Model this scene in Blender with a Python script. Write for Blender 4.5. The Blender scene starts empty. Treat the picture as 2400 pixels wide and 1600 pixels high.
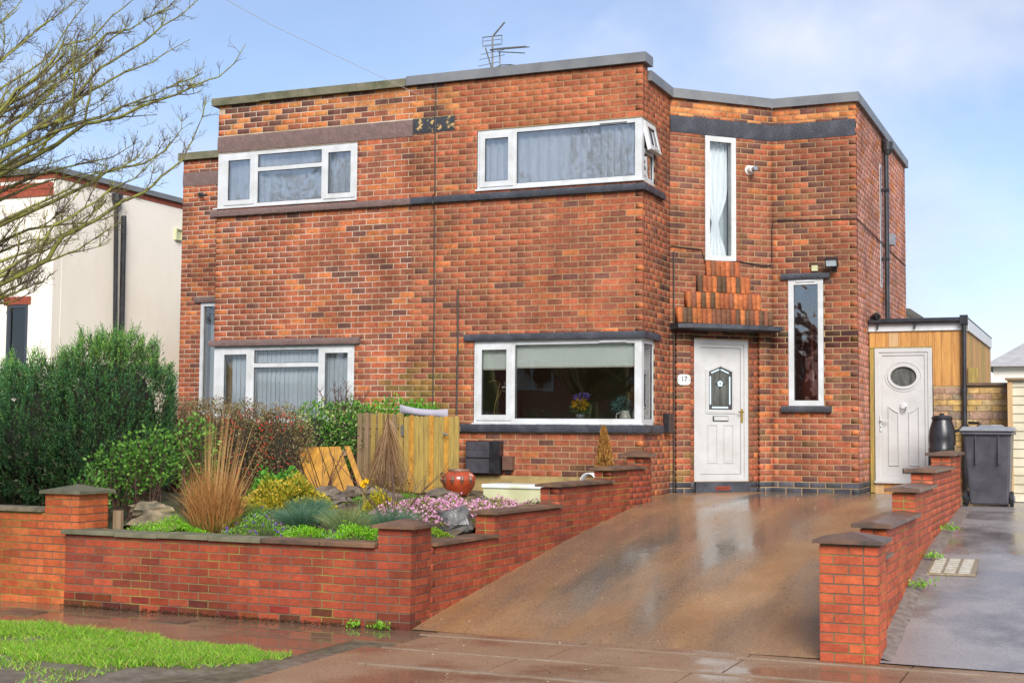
import bpy, math, random
import numpy as np
from mathutils import Vector

SC = bpy.context.scene
COL = SC.collection
RAD = math.radians

# ------------------------------------------------------------------ camera
cam_d = bpy.data.cameras.new("camera"); cam_d.sensor_width = 36.0
cam_d.lens = 3243.6 / 2400 * 36.0
cam_d.clip_end = 3000; cam_d.clip_start = 0.05
camera = bpy.data.objects.new("camera", cam_d); COL.objects.link(camera)
camera.location = (5.571, -17.385, 1.76)
from mathutils import Matrix
camera.matrix_world = (Matrix.Translation((5.571, -17.385, 1.76)) @ Matrix.Rotation(RAD(23.159), 4, 'Z')
                       @ Matrix.Rotation(RAD(93.7), 4, 'X') @ Matrix.Rotation(RAD(0.443), 4, 'Z'))
SC.camera = camera

# ------------------------------------------------------------------ sky and sun
SUN_EL, SUN_AZ = 33.0, 150.0        # azimuth clockwise from +Y: behind the camera, to its right
world = bpy.data.worlds.new("World"); SC.world = world; world.use_nodes = True
wn = world.node_tree; wn.nodes.clear()
def wnode(t, **k):
    n = wn.nodes.new(t)
    for a, v in k.items(): setattr(n, a, v)
    return n
w_out = wnode('ShaderNodeOutputWorld'); w_bg = wnode('ShaderNodeBackground')
w_sky = wnode('ShaderNodeTexSky', sky_type='NISHITA', sun_disc=False)
w_sky.sun_elevation = RAD(SUN_EL); w_sky.sun_rotation = RAD(SUN_AZ)
w_sky.altitude = 0; w_sky.air_density = 0.75; w_sky.dust_density = 0.25; w_sky.ozone_density = 2.2
SKYLOC = (3.77, -4.85, 5.09)
w_tc = wnode('ShaderNodeTexCoord'); w_map = wnode('ShaderNodeMapping')
w_map.inputs['Location'].default_value = SKYLOC
w_map.inputs['Scale'].default_value = (1.0, 1.0, 2.0)
w_no = wnode('ShaderNodeTexNoise'); w_no.inputs['Scale'].default_value = 2.1
w_no.inputs['Detail'].default_value = 8; w_no.inputs['Roughness'].default_value = 0.55; w_no.inputs['Distortion'].default_value = 0.3
w_rp = wnode('ShaderNodeValToRGB')
w_rp.color_ramp.elements[0].position = 0.44; w_rp.color_ramp.elements[1].position = 0.62
w_rp.color_ramp.elements[0].color = (0.26, 0.26, 0.26, 1); w_rp.color_ramp.elements[1].color = (0.9, 0.9, 0.9, 1)
w_n2 = wnode('ShaderNodeTexNoise'); w_n2.inputs['Scale'].default_value = 4.5; w_n2.inputs['Detail'].default_value = 6
w_r2 = wnode('ShaderNodeValToRGB'); w_r2.color_ramp.elements[0].position = 0.35; w_r2.color_ramp.elements[1].position = 0.65
w_cc = wnode('ShaderNodeMix', data_type='RGBA')
w_cc.inputs[6].default_value = (3.5, 4.0, 5.2, 1); w_cc.inputs[7].default_value = (5.2, 5.4, 6.1, 1)
w_mx = wnode('ShaderNodeMix', data_type='RGBA')
L = wn.links.new
L(w_tc.outputs['Generated'], w_map.inputs['Vector'])
L(w_map.outputs[0], w_no.inputs['Vector']); L(w_map.outputs[0], w_n2.inputs['Vector'])
L(w_no.outputs['Fac'], w_rp.inputs['Fac']); L(w_n2.outputs['Fac'], w_r2.inputs['Fac']); L(w_r2.outputs['Color'], w_cc.inputs[0])
L(w_rp.outputs['Color'], w_mx.inputs[0]); L(w_sky.outputs[0], w_mx.inputs[6]); L(w_cc.outputs[2], w_mx.inputs[7])
L(w_mx.outputs[2], w_bg.inputs['Color']); w_bg.inputs['Strength'].default_value = 0.064
L(w_bg.outputs[0], w_out.inputs[0])

sun_d = bpy.data.lights.new("sun", 'SUN'); sun_d.energy = 2.0; sun_d.angle = RAD(32); sun_d.color = (1.0, 0.95, 0.88)
sun = bpy.data.objects.new("sun", sun_d); COL.objects.link(sun)
_a, _e = RAD(SUN_AZ), RAD(SUN_EL)
_sd = Vector((math.sin(_a) * math.cos(_e), math.cos(_a) * math.cos(_e), math.sin(_e)))
sun.rotation_euler = _sd.to_track_quat('Z', 'Y').to_euler()

SC.view_settings.view_transform = 'Standard'; SC.view_settings.look = 'None'
SC.view_settings.gamma = 1.0; SC.view_settings.use_curve_mapping = False
SC.view_settings.exposure = 1.5
SC.render.engine = 'CYCLES'
SC.cycles.use_denoising = True
SC.cycles.max_bounces = 8; SC.cycles.transparent_max_bounces = 12

# ------------------------------------------------------------------ helpers
rng = random.Random(11)
npr = np.random.RandomState(5)
ORG = {}                                   # world origin of every object built

def thing(name, label, cat, loc=(0, 0, 0), group=None, kind=None):
    o = bpy.data.objects.new(name, None); COL.objects.link(o)
    o.empty_display_size = 0.1; o.location = loc
    o['label'] = label; o['category'] = cat
    if group: o['group'] = group
    if kind: o['kind'] = kind
    ORG[o] = np.array(loc, float)
    return o

def tag(o, label, cat=None, group=None, kind=None):
    o['label'] = label
    if cat: o['category'] = cat
    if group: o['group'] = group
    if kind: o['kind'] = kind
    return o

def mesh_obj(name, V, F, mat, parent=None, cols=None, smooth=False, kind=None):
    V = np.asarray(V, float).reshape(-1, 3)
    if parent is not None: org = ORG[parent]
    else: org = np.array([V[:, 0].mean(), V[:, 1].mean(), V[:, 2].min()])
    me = bpy.data.meshes.new(name)
    if isinstance(F, np.ndarray):
        n, k = F.shape
        me.vertices.add(len(V)); me.vertices.foreach_set('co', (V - org).astype(np.float32).ravel())
        me.loops.add(n * k); me.loops.foreach_set('vertex_index', F.astype(np.int32).ravel())
        me.polygons.add(n); me.polygons.foreach_set('loop_start', np.arange(0, n * k, k, dtype=np.int32))
        me.polygons.foreach_set('loop_total', np.full(n, k, dtype=np.int32))
        me.update(calc_edges=True)
    else:
        me.from_pydata((V - org).tolist(), [], F); me.update()
    if cols is not None:
        at = me.color_attributes.new('col', 'FLOAT_COLOR', 'POINT')
        c = np.ones((len(V), 4), np.float32); c[:, :3] = cols
        at.data.foreach_set('color', c.ravel())
    if smooth: me.polygons.foreach_set('use_smooth', [True] * len(me.polygons))
    if mat is not None: me.materials.append(mat)
    o = bpy.data.objects.new(name, me); COL.objects.link(o)
    if parent is not None: o.parent = parent; ORG[o] = org
    else: o.location = org; ORG[o] = org
    if kind: o['kind'] = kind
    return o

class MB:
    """collects boxes, tubes and lathes; build() links them as one mesh object"""
    def __init__(s): s.v = []; s.f = []
    def add(s, V, F):
        b = len(s.v); s.v += [tuple(map(float, p)) for p in V]; s.f += [[i + b for i in q] for q in F]; return s
    def box(s, x0, x1, y0, y1, z0, z1):
        return s.add([(x0,y0,z0),(x1,y0,z0),(x1,y1,z0),(x0,y1,z0),(x0,y0,z1),(x1,y0,z1),(x1,y1,z1),(x0,y1,z1)],
                     [(0,3,2,1),(4,5,6,7),(0,1,5,4),(1,2,6,5),(2,3,7,6),(3,0,4,7)])
    def fbox(s, fr, a0, a1, o0, o1, z0, z1):
        """box in a wall frame: along the wall a, outward o"""
        P = [fr.pt(a0,o1,z0), fr.pt(a1,o1,z0), fr.pt(a1,o0,z0), fr.pt(a0,o0,z0),
             fr.pt(a0,o1,z1), fr.pt(a1,o1,z1), fr.pt(a1,o0,z1), fr.pt(a0,o0,z1)]
        return s.add(P, [(0,3,2,1),(4,5,6,7),(0,1,5,4),(1,2,6,5),(2,3,7,6),(3,0,4,7)])
    def bars(s, fr, a0, a1, o0, o1, z0, z1, w, wb=None, wt=None, wl=None, wr=None):
        wb = wb or w; wt = wt or w; wl = wl or w; wr = wr or w
        s.fbox(fr, a0, a0+wl, o0, o1, z0, z1); s.fbox(fr, a1-wr, a1, o0, o1, z0, z1)
        s.fbox(fr, a0+wl, a1-wr, o0, o1, z0, z0+wb); s.fbox(fr, a0+wl, a1-wr, o0, o1, z1-wt, z1)
        return s
    def prism(s, poly, axis_pts):
        """poly: list of points in base, same count at the other end"""
        n = len(poly); V = list(poly) + list(axis_pts)
        F = [tuple(reversed(range(n))), tuple(range(n, 2*n))]
        F += [(i, (i+1) % n, n + (i+1) % n, n + i) for i in range(n)]
        return s.add(V, F)
    def tube(s, pts, r, n=6, cap=True):
        pts = [Vector(p) for p in pts]; m = len(pts)
        rr = r if isinstance(r, (list, tuple)) else [r] * m
        V = []; F = []
        up = Vector((0.13, 0.31, 0.94))
        for i, p in enumerate(pts):
            t = (pts[min(i+1, m-1)] - pts[max(i-1, 0)]).normalized()
            a = t.cross(up)
            if a.length < 1e-3: a = t.cross(Vector((1, 0, 0)))
            a.normalize(); b = t.cross(a)
            for k in range(n):
                q = 2 * math.pi * k / n
                V.append(p + (a * math.cos(q) + b * math.sin(q)) * rr[i])
        for i in range(m - 1):
            for k in range(n):
                F.append((i*n + k, i*n + (k+1) % n, (i+1)*n + (k+1) % n, (i+1)*n + k))
        if cap: F.append(tuple(range(n))[::-1]); F.append(tuple(range((m-1)*n, m*n)))
        return s.add(V, F)
    def lathe(s, c, prof, n=24, sx=1.0, sy=1.0):
        V = []; F = []; m = len(prof)
        for r, z in prof:
            for k in range(n):
                q = 2 * math.pi * k / n
                V.append((c[0] + r * math.cos(q) * sx, c[1] + r * math.sin(q) * sy, c[2] + z))
        for i in range(m - 1):
            for k in range(n):
                F.append((i*n + k, i*n + (k+1) % n, (i+1)*n + (k+1) % n, (i+1)*n + k))
        F.append(tuple(range(n))[::-1]); F.append(tuple(range((m-1)*n, m*n)))
        return s.add(V, F)
    def build(s, name, mat, parent=None, smooth=False, kind=None):
        return mesh_obj(name, s.v, s.f, mat, parent, smooth=smooth, kind=kind)

class Fr:
    """vertical wall frame: origin p0, unit direction d, outward normal = d turned clockwise"""
    def __init__(s, p0, d):
        s.p0 = np.array(p0, float); d = np.array(d, float); s.d = d / np.linalg.norm(d)
        s.n = np.array([s.d[1], -s.d[0]]); s.yaw = math.atan2(s.d[1], s.d[0])
    def pt(s, a, o, z):
        q = s.p0 + s.d * a + s.n * o
        return (q[0], q[1], z)

def smooth_by_angle(o, ang=35):
    me = o.data
    me.polygons.foreach_set('use_smooth', [True] * len(me.polygons))
    try:
        me.set_sharp_from_angle(angle=RAD(ang))
    except Exception: pass
    return o

# ------------------------------------------------------------------ materials
def newmat(name):
    m = bpy.data.materials.new(name); m.use_nodes = True
    nt = m.node_tree; b = nt.nodes['Principled BSDF']
    return m, nt, b

def nd(nt, t, **k):
    n = nt.nodes.new(t)
    for a, v in k.items(): setattr(n, a, v)
    return n

def noise(nt, scale, detail=4, rough=0.55, vec=None, stretch=None, coord='pos'):
    n = nd(nt, 'ShaderNodeTexNoise'); n.inputs['Scale'].default_value = scale
    n.inputs['Detail'].default_value = detail; n.inputs['Roughness'].default_value = rough
    src = nd(nt, 'ShaderNodeNewGeometry').outputs['Position']
    if stretch:
        mp = nd(nt, 'ShaderNodeMapping'); mp.inputs['Scale'].default_value = stretch
        nt.links.new(src, mp.inputs['Vector']); src = mp.outputs[0]
    nt.links.new(src, n.inputs['Vector'])
    return n.outputs['Fac']

def ramp(nt, fac, stops):
    r = nd(nt, 'ShaderNodeValToRGB'); e = r.color_ramp.elements
    while len(e) < len(stops): e.new(0.5)
    for el, (p, c) in zip(e, stops):
        el.position = p; el.color = (c, c, c, 1) if isinstance(c, (int, float)) else (*c, 1)
    nt.links.new(fac, r.inputs['Fac']); return r.outputs['Color']

def mixc(nt, fac, a, b, mode='MIX'):
    m = nd(nt, 'ShaderNodeMix', data_type='RGBA', blend_type=mode)
    for i, v in ((0, fac), (6, a), (7, b)):
        if hasattr(v, 'is_linked') or hasattr(v, 'links'): nt.links.new(v, m.inputs[i])
        elif isinstance(v, (int, float)): m.inputs[i].default_value = v
        else: m.inputs[i].default_value = (*v, 1)
    return m.outputs[2]

def bumpn(nt, b, height, strength, dist=0.01):
    bp = nd(nt, 'ShaderNodeBump'); bp.inputs['Strength'].default_value = strength
    bp.inputs['Distance'].default_value = dist
    nt.links.new(height, bp.inputs['Height']); nt.links.new(bp.outputs[0], b.inputs['Normal'])

def pbr(name, c1, c2=None, rough=0.6, scale=6.0, bump=0.0, bscale=60.0, metal=0.0, spec=0.5, stretch=None, lo=0.35, hi=0.65, coat=0.0):
    m, nt, b = newmat(name)
    if c2 is None: b.inputs['Base Color'].default_value = (*c1, 1)
    else:
        f = ramp(nt, noise(nt, scale, 6, 0.6, stretch=stretch), [(lo, 0.0), (hi, 1.0)])
        nt.links.new(mixc(nt, f, c1, c2), b.inputs['Base Color'])
    b.inputs['Roughness'].default_value = rough; b.inputs['Metallic'].default_value = metal
    b.inputs['Specular IOR Level'].default_value = spec
    b.inputs['Coat Weight'].default_value = coat
    if bump: bumpn(nt, b, noise(nt, bscale, 5), bump)
    return m

def brick_mat(name, single, moss=0.0, grime=0.35, spec=0.35, rough=0.75, mottle=1.0):
    m, nt, b = newmat(name)
    if single: src = nd(nt, 'ShaderNodeObjectInfo').outputs['Color']
    else: src = nd(nt, 'ShaderNodeAttribute', attribute_name='col').outputs['Color']
    f1 = ramp(nt, noise(nt, 38, 5, 0.7), [(0.3, 1 - 0.38*mottle), (0.55, 1.0), (0.75, 1 + 0.22*mottle)])
    c = mixc(nt, 1.0, src, f1, 'MULTIPLY')
    f5 = ramp(nt, noise(nt, 15, 4, 0.6, stretch=(1, 1, 1.6)), [(0.32, 1 - 0.30*mottle), (0.52, 1 + 0.05*mottle), (0.72, 1 + 0.32*mottle)])
    c = mixc(nt, 1.0, c, f5, 'MULTIPLY')
    f2 = ramp(nt, noise(nt, 1.1, 6, 0.65), [(0.38, 1.08), (0.66, 1.0 - grime)])
    f6 = ramp(nt, noise(nt, 1.0, 5, 0.6, stretch=(7, 7, 0.45)), [(0.45, 1.04), (0.70, 1 - 0.28*mottle)])
    c = mixc(nt, 1.0, c, f6, 'MULTIPLY')
    c = mixc(nt, 1.0, c, f2, 'MULTIPLY')
    f4 = ramp(nt, noise(nt, 9, 6, 0.7), [(0.62, 0.0), (0.75, 0.30*mottle)])
    c = mixc(nt, f4, c, (0.045, 0.032, 0.025))
    if moss:
        f3 = ramp(nt, noise(nt, 1.6, 5, 0.6), [(0.60, 0.0), (0.72, moss)])
        c = mixc(nt, f3, c, (0.16, 0.15, 0.03))
    nt.links.new(c, b.inputs['Base Color'])
    b.inputs['Roughness'].default_value = rough; b.inputs['Specular IOR Level'].default_value = spec
    bumpn(nt, b, noise(nt, 110, 5, 0.7), 0.5, 0.004)
    return m

def leaf_mat(name, trans=0.35, rough=0.5):
    m, nt, b = newmat(name)
    at = nd(nt, 'ShaderNodeAttribute', attribute_name='col').outputs['Color']
    nt.links.new(at, b.inputs['Base Color']); b.inputs['Roughness'].default_value = rough
    b.inputs['Specular IOR Level'].default_value = 0.35
    tr = nd(nt, 'ShaderNodeBsdfTranslucent'); nt.links.new(at, tr.inputs['Color'])
    mx = nd(nt, 'ShaderNodeMixShader'); mx.inputs[0].default_value = trans
    nt.links.new(b.outputs[0], mx.inputs[1]); nt.links.new(tr.outputs[0], mx.inputs[2])
    nt.links.new(mx.outputs[0], nt.nodes['Material Output'].inputs['Surface'])
    return m

def glass_mat(name, tint=(0.86, 0.9, 0.9), gain=1.6, wob=0.25, wscale=2.2, rough=0.0):
    m, nt, b = newmat(name); nt.nodes.remove(b)
    tr = nd(nt, 'ShaderNodeBsdfTransparent'); tr.inputs['Color'].default_value = (*tint, 1)
    gl = nd(nt, 'ShaderNodeBsdfGlossy'); gl.inputs['Roughness'].default_value = rough
    fr = nd(nt, 'ShaderNodeFresnel'); fr.inputs['IOR'].default_value = 1.5
    mu = nd(nt, 'ShaderNodeMath', operation='MULTIPLY'); mu.inputs[1].default_value = gain; mu.use_clamp = True
    nt.links.new(fr.outputs[0], mu.inputs[0])
    if wob:
        bp = nd(nt, 'ShaderNodeBump'); bp.inputs['Strength'].default_value = wob; bp.inputs['Distance'].default_value = 0.02
        nt.links.new(noise(nt, wscale, 2, 0.5), bp.inputs['Height'])
        nt.links.new(bp.outputs[0], gl.inputs['Normal'])
    mx = nd(nt, 'ShaderNodeMixShader')
    nt.links.new(mu.outputs[0], mx.inputs[0]); nt.links.new(tr.outputs[0], mx.inputs[1]); nt.links.new(gl.outputs[0], mx.inputs[2])
    nt.links.new(mx.outputs[0], nt.nodes['Material Output'].inputs['Surface'])
    return m

M = {}
M['brick1'] = brick_mat('house_brick', True, 0.0, 0.45, mottle=0.85)
M['brick2'] = brick_mat('house_brickwork', False, 0.22, 0.45, mottle=0.85)
M['gbrick1'] = brick_mat('wall_brick', True, 0.0, 0.32, 0.35, 0.6, 0.55)
M['gbrick2'] = brick_mat('wall_brickwork', False, 0.0, 0.32, 0.35, 0.6, 0.55)
M['mortar'] = pbr('house_mortar', (0.39, 0.275, 0.145), (0.26, 0.165, 0.085), 0.9, 2.2, 0.5, 120)
M['mortar_new'] = pbr('repointed_mortar', (0.54, 0.45, 0.35), (0.33, 0.22, 0.125), 0.9, 2.2, 0.5, 120)
M['mortar_grey'] = pbr('wall_mortar', (0.13, 0.095, 0.065), (0.30, 0.26, 0.04), 0.9, 1.4, 0.5, 120, lo=0.48, hi=0.66)
M['stone'] = pbr('coping_stone', (0.17, 0.155, 0.10), (0.085, 0.085, 0.045), 0.85, 5, 0.5, 70)
M['cope_dark'] = pbr('coping_concrete', (0.06, 0.040, 0.030), (0.19, 0.10, 0.055), 0.5, 3.5, 0.5, 70)
M['cope_wet'] = pbr('wet_coping', (0.065, 0.048, 0.04), (0.18, 0.095, 0.055), 0.34, 3.5, 0.25, 70)
M['metal_cap'] = pbr('roof_capping', (0.13, 0.135, 0.145), (0.18, 0.185, 0.19), 0.45, 3, 0.1, 40, spec=0.5)
M['brown_paint'] = pbr('brown_masonry_paint', (0.175, 0.112, 0.10), (0.13, 0.083, 0.075), 0.7, 9, 1.0, 22)
M['black_paint'] = pbr('black_masonry_paint', (0.030, 0.032, 0.042), (0.075, 0.08, 0.10), 0.55, 5, 0.7, 45, lo=0.45, hi=0.8)
M['black_peel'] = pbr('peeling_black_paint', (0.028, 0.03, 0.036), (0.46, 0.30, 0.11), 0.6, 11, 0.7, 45, lo=0.56, hi=0.61)
M['upvc'] = pbr('white_upvc', (0.58, 0.59, 0.61), (0.47, 0.48, 0.47), 0.3, 5.0, 0.0)
M['upvc_door'] = pbr('white_door_upvc', (0.49, 0.49, 0.485), (0.42, 0.415, 0.40), 0.34, 3.0, 0.0)
M['black_plastic'] = pbr('black_plastic', (0.012, 0.012, 0.014), (0.03, 0.03, 0.034), 0.3, 6, 0.1, 30)
M['bin_plastic'] = pbr('dark_grey_bin_plastic', (0.040, 0.038, 0.046), (0.075, 0.07, 0.085), 0.36, 4, 0.25, 25)
M['grey_plastic'] = pbr('grey_plastic', (0.16, 0.17, 0.19), (0.22, 0.23, 0.25), 0.35, 6)
M['dark_room'] = pbr('room_plaster', (0.34, 0.31, 0.27), (0.28, 0.25, 0.22), 0.9, 1.2)
M['white_plaster'] = pbr('white_plaster', (0.72, 0.70, 0.67), (0.66, 0.64, 0.60), 0.9, 1.2)
M['glass'] = glass_mat('window_glass', tint=(0.97, 0.98, 0.975), gain=2.4, wob=0.05, wscale=1.6)
M['glass_clear'] = glass_mat('clear_window_glass', tint=(0.96, 0.98, 0.98), gain=1.3, wob=0.05, wscale=1.6)
M['glass_up'] = glass_mat('wavy_window_glass', tint=(0.97, 0.98, 0.99), gain=4.0, wob=0.30, wscale=3.0)
M['glass_obs'] = glass_mat('textured_glass', tint=(0.80, 0.83, 0.84), gain=4.5, wob=0.2, wscale=4, rough=0.02)
M['brass'] = pbr('brass', (0.70, 0.44, 0.10), None, 0.25, metal=1.0)
M['render'] = pbr('cream_render', (0.80, 0.745, 0.655), (0.70, 0.63, 0.53), 0.9, 1.0, 0.35, 60, lo=0.4, hi=0.85, stretch=(1.2, 1.2, 0.6))
M['anthracite'] = pbr('anthracite_frame', (0.045, 0.052, 0.066), None, 0.4)
M['roof_felt'] = pbr('roof_felt', (0.06, 0.06, 0.065), (0.1, 0.1, 0.1), 0.8, 3, 0.4, 60)
M['cable'] = pbr('cable_sheath', (0.035, 0.026, 0.02), None, 0.6)
M['cable_pale'] = pbr('pale_wire', (0.55, 0.55, 0.52), None, 0.6)
M['steel'] = pbr('galvanised_steel', (0.42, 0.43, 0.44), (0.30, 0.30, 0.30), 0.4, 9, metal=0.8)
M['dull_metal'] = pbr('weathered_alloy', (0.10, 0.095, 0.08), (0.2, 0.19, 0.17), 0.5, 30, metal=0.4)
M['fabric_white'] = pbr('white_net', (0.88, 0.90, 0.92), (0.74, 0.78, 0.82), 0.9, 4, stretch=(9, 9, 0.6))
M['blind_green'] = pbr('pale_green_blind', (0.86, 0.92, 0.86), (0.80, 0.87, 0.80), 0.8, 3)
M['blind_blue'] = pbr('pale_blue_blind', (0.74, 0.78, 0.84), (0.68, 0.72, 0.78), 0.7, 3)
M['wood_new'] = pbr('new_larch_board', (0.52, 0.26, 0.065), (0.36, 0.16, 0.04), 0.55, 3.5, 0.3, 40, stretch=(7, 7, 0.7))
M['wood_pale'] = pbr('pale_board', (0.50, 0.33, 0.17), (0.40, 0.25, 0.11), 0.6, 3.5, 0.3, 40, stretch=(7, 7, 0.7))
M['wood_fence'] = pbr('treated_fence_board', (0.36, 0.25, 0.055), (0.22, 0.15, 0.04), 0.65, 4.0, 0.35, 40, stretch=(8, 8, 0.8))
M['wood_fence2'] = pbr('weathered_fence_board', (0.24, 0.15, 0.085), (0.16, 0.12, 0.06), 0.7, 4.0, 0.35, 40, stretch=(8, 8, 0.8))
M['wood_pallet'] = pbr('wet_pine_board', (0.50, 0.26, 0.04), (0.30, 0.14, 0.025), 0.4, 3.0, 0.3, 40, stretch=(5, 1.0, 2.0))
M['wood_shed'] = pbr('cream_shed_board', (0.55, 0.50, 0.38), (0.42, 0.38, 0.26), 0.65, 3.0, 0.3, 40)
M['bark'] = pbr('mossy_bark', (0.10, 0.078, 0.05), (0.21, 0.215, 0.035), 0.85, 14, 0.6, 40, lo=0.36, hi=0.58)
M['twig'] = pbr('twig_bark', (0.095, 0.068, 0.042), (0.22, 0.22, 0.03), 0.85, 6, lo=0.48, hi=0.62)
M['twig_red'] = pbr('reddish_twig', (0.10, 0.045, 0.03), (0.06, 0.035, 0.025), 0.7, 9)
M['soil'] = pbr('garden_soil', (0.055, 0.035, 0.02), (0.13, 0.10, 0.055), 0.9, 9, 0.8, 30)
M['rock'] = pbr('garden_rock', (0.17, 0.13, 0.09), (0.07, 0.055, 0.045), 0.6, 7, 0.8, 30)
M['rock_dark'] = pbr('dark_wet_rock', (0.06, 0.06, 0.062), (0.16, 0.15, 0.14), 0.3, 8, 0.8, 30)
M['slab_stone'] = pbr('sandy_stone', (0.30, 0.23, 0.14), (0.10, 0.09, 0.06), 0.8, 7, 0.7, 40)
M['leaf'] = leaf_mat('leaf')
M['conifer'] = leaf_mat('conifer_spray', 0.2, 0.6)
M['petal'] = leaf_mat('petal', 0.4, 0.6)
M['terracotta'] = pbr('glazed_red_pot', (0.36, 0.06, 0.02), (0.25, 0.035, 0.012), 0.22, 6, 0.2, 30, coat=0.4)
M['pot_rim'] = pbr('pot_rim_brown', (0.13, 0.075, 0.05), (0.2, 0.10, 0.06), 0.45, 9, 0.3, 40)
M['ceramic'] = pbr('cream_ceramic', (0.62, 0.60, 0.50), None, 0.3)
M['rust'] = pbr('rusty_brown', (0.10, 0.05, 0.035), (0.14, 0.08, 0.05), 0.5, 6)
M['white_box'] = pbr('old_white_box', (0.66, 0.70, 0.66), (0.48, 0.50, 0.32), 0.35, 4, lo=0.5, hi=0.8)
M['white_box_side'] = pbr('old_cream_box', (0.52, 0.53, 0.33), (0.42, 0.42, 0.24), 0.45, 4)
M['concrete_strip'] = pbr('stained_concrete', (0.36, 0.26, 0.10), (0.22, 0.15, 0.06), 0.6, 4, 0.4, 40)
M['number_ink'] = pbr('number_ink', (0.03, 0.03, 0.04), None, 0.5)
M['cushion'] = pbr('lilac_cushion', (0.36, 0.34, 0.40), (0.30, 0.28, 0.34), 0.9, 6)
M['slate_roof'] = pbr('far_roof', (0.30, 0.29, 0.29), (0.38, 0.37, 0.37), 0.5, 4, 0.3, 40)
# ------------------------------------------------------------------ bricks
BV = np.array([(-.5,.5,-.5),(.5,.5,-.5),(.5,.5,.5),(-.5,.5,.5),
               (-.5,-.485,-.5),(.5,-.485,-.5),(.5,-.485,.5),(-.5,-.485,.5),
               (-.494,-.5,-.478),(.494,-.5,-.478),(.494,-.5,.478),(-.494,-.5,.478)])
BF = np.array([(8,9,10,11),(4,5,9,8),(5,6,10,9),(6,7,11,10),(7,4,8,11),(0,1,5,4),(1,2,6,5),(2,3,7,6),(3,0,4,7),(0,3,2,1)])
CAMP = np.array([5.571, -17.385, 1.76])
_unit = {}
def unit_brick(mat):
    if mat.name not in _unit:
        me = bpy.data.meshes.new('brick'); me.from_pydata(BV.tolist(), [], BF.tolist()); me.update()
        me.materials.append(mat); _unit[mat.name] = me
    return _unit[mat.name]

class Bricks:
    def __init__(s): s.items = []
    def put(s, fr, a0, a1, z0, z1, proud, depth, col, vis=1.0):
        if a1 - a0 < 0.022 or z1 - z0 < 0.014: return
        s.items.append((fr, a0, a1, z0, z1, proud + rng.uniform(-0.0012, 0.0012), depth, col, vis))
    def rows(s, fr, A0, A1, Z0, Z1, tone, holes=(), course=0.0827, mod=0.225, joint=0.0115, zref=0.0,
             own0=None, own1=None, depth=0.10, proud=0.0, aref=None, vis=1.0, upright=False):
        if upright: course, mod = 0.235, 0.0765
        aref = A0 if aref is None else aref
        i = int(math.floor((Z0 - zref) / course)) - 1
        while zref + i * course < Z1:
            zl, zh = zref + i*course, zref + (i+1)*course - joint
            zl, zh = max(zl, Z0), min(zh, Z1)
            if zh - zl > 0.014:
                p = i % 2
                st = A0 + (depth + joint if own0 is not None and p != own0 else 0.0)
                en = A1 - (depth + joint if own1 is not None and p != own1 else 0.0)
                off = 0.0 if upright else p * mod / 2
                cuts = [st]; k = int(math.floor((st - aref - off) / mod)) + 1
                while aref + off + k*mod < en - 0.045:
                    if aref + off + k*mod > st + 0.045: cuts.append(aref + off + k*mod)
                    k += 1
                cuts.append(en)
                for q0, q1 in zip(cuts, cuts[1:]):
                    b0 = q0 + (joint/2 if q0 > st else 0.0); b1 = q1 - (joint/2 if q1 < en else 0.0)
                    pieces = [(b0, b1, zl, zh)]
                    for (h0, h1, y0, y1) in holes:
                        nx = []
                        for (q0, q1, r0, r1) in pieces:
                            if q1 <= h0 or q0 >= h1 or r1 <= y0 or r0 >= y1: nx.append((q0, q1, r0, r1)); continue
                            if q0 < h0: nx.append((q0, h0, r0, r1))
                            if q1 > h1: nx.append((h1, q1, r0, r1))
                            m0, m1 = max(q0, h0), min(q1, h1)
                            if r0 < y0: nx.append((m0, m1, r0, y0))
                            if r1 > y1: nx.append((m0, m1, y1, r1))
                        pieces = nx
                    c = tone(fr.pt((b0+b1)/2, 0, (zl+zh)/2))
                    for (q0, q1, r0, r1) in pieces: s.put(fr, q0, q1, r0, r1, proud, depth, c, vis)
            i += 1
    def emit(s, parent, m_single, m_mass, limit=290, keep=lambda it: True):
        its = [it for it in s.items if keep(it)]
        def score(it):
            fr, a0, a1, z0, z1, pr, dp, c, vis = it
            p = np.array(fr.pt((a0+a1)/2, 0, (z0+z1)/2)); v = CAMP - p; d = np.linalg.norm(v)
            return vis * (a1-a0) * (z1-z0) * max(0.0, (fr.n[0]*v[0] + fr.n[1]*v[1]) / d) / d**2
        its.sort(key=score, reverse=True)
        org = ORG[parent]
        for fr, a0, a1, z0, z1, pr, dp, c, vis in its[:limit]:
            o = bpy.data.objects.new('brick', unit_brick(m_single)); COL.objects.link(o)
            o.parent = parent
            o.location = np.array(fr.pt((a0+a1)/2, pr - dp/2, (z0+z1)/2)) - org
            o.rotation_euler = (0, 0, fr.yaw); o.scale = (a1-a0, dp, z1-z0); o.color = (*c, 1)
        rest = its[limit:]
        if rest:
            V = []; F = []; C = []
            for i, (fr, a0, a1, z0, z1, pr, dp, c, vis) in enumerate(rest):
                q = BV * np.array([a1-a0, dp, z1-z0])
                w = np.empty_like(q)
                a = (a0+a1)/2 + q[:, 0]; o = pr - dp/2 - q[:, 1]
                w[:, :2] = fr.p0 + a[:, None]*fr.d + o[:, None]*fr.n; w[:, 2] = (z0+z1)/2 + q[:, 2]
                V.append(w); F.append(BF + 12*i); C.append(np.tile(c, (12, 1)))
            mesh_obj('brickwork', np.concatenate(V), np.concatenate(F), m_mass, parent, cols=np.concatenate(C), kind='stuff')

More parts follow.
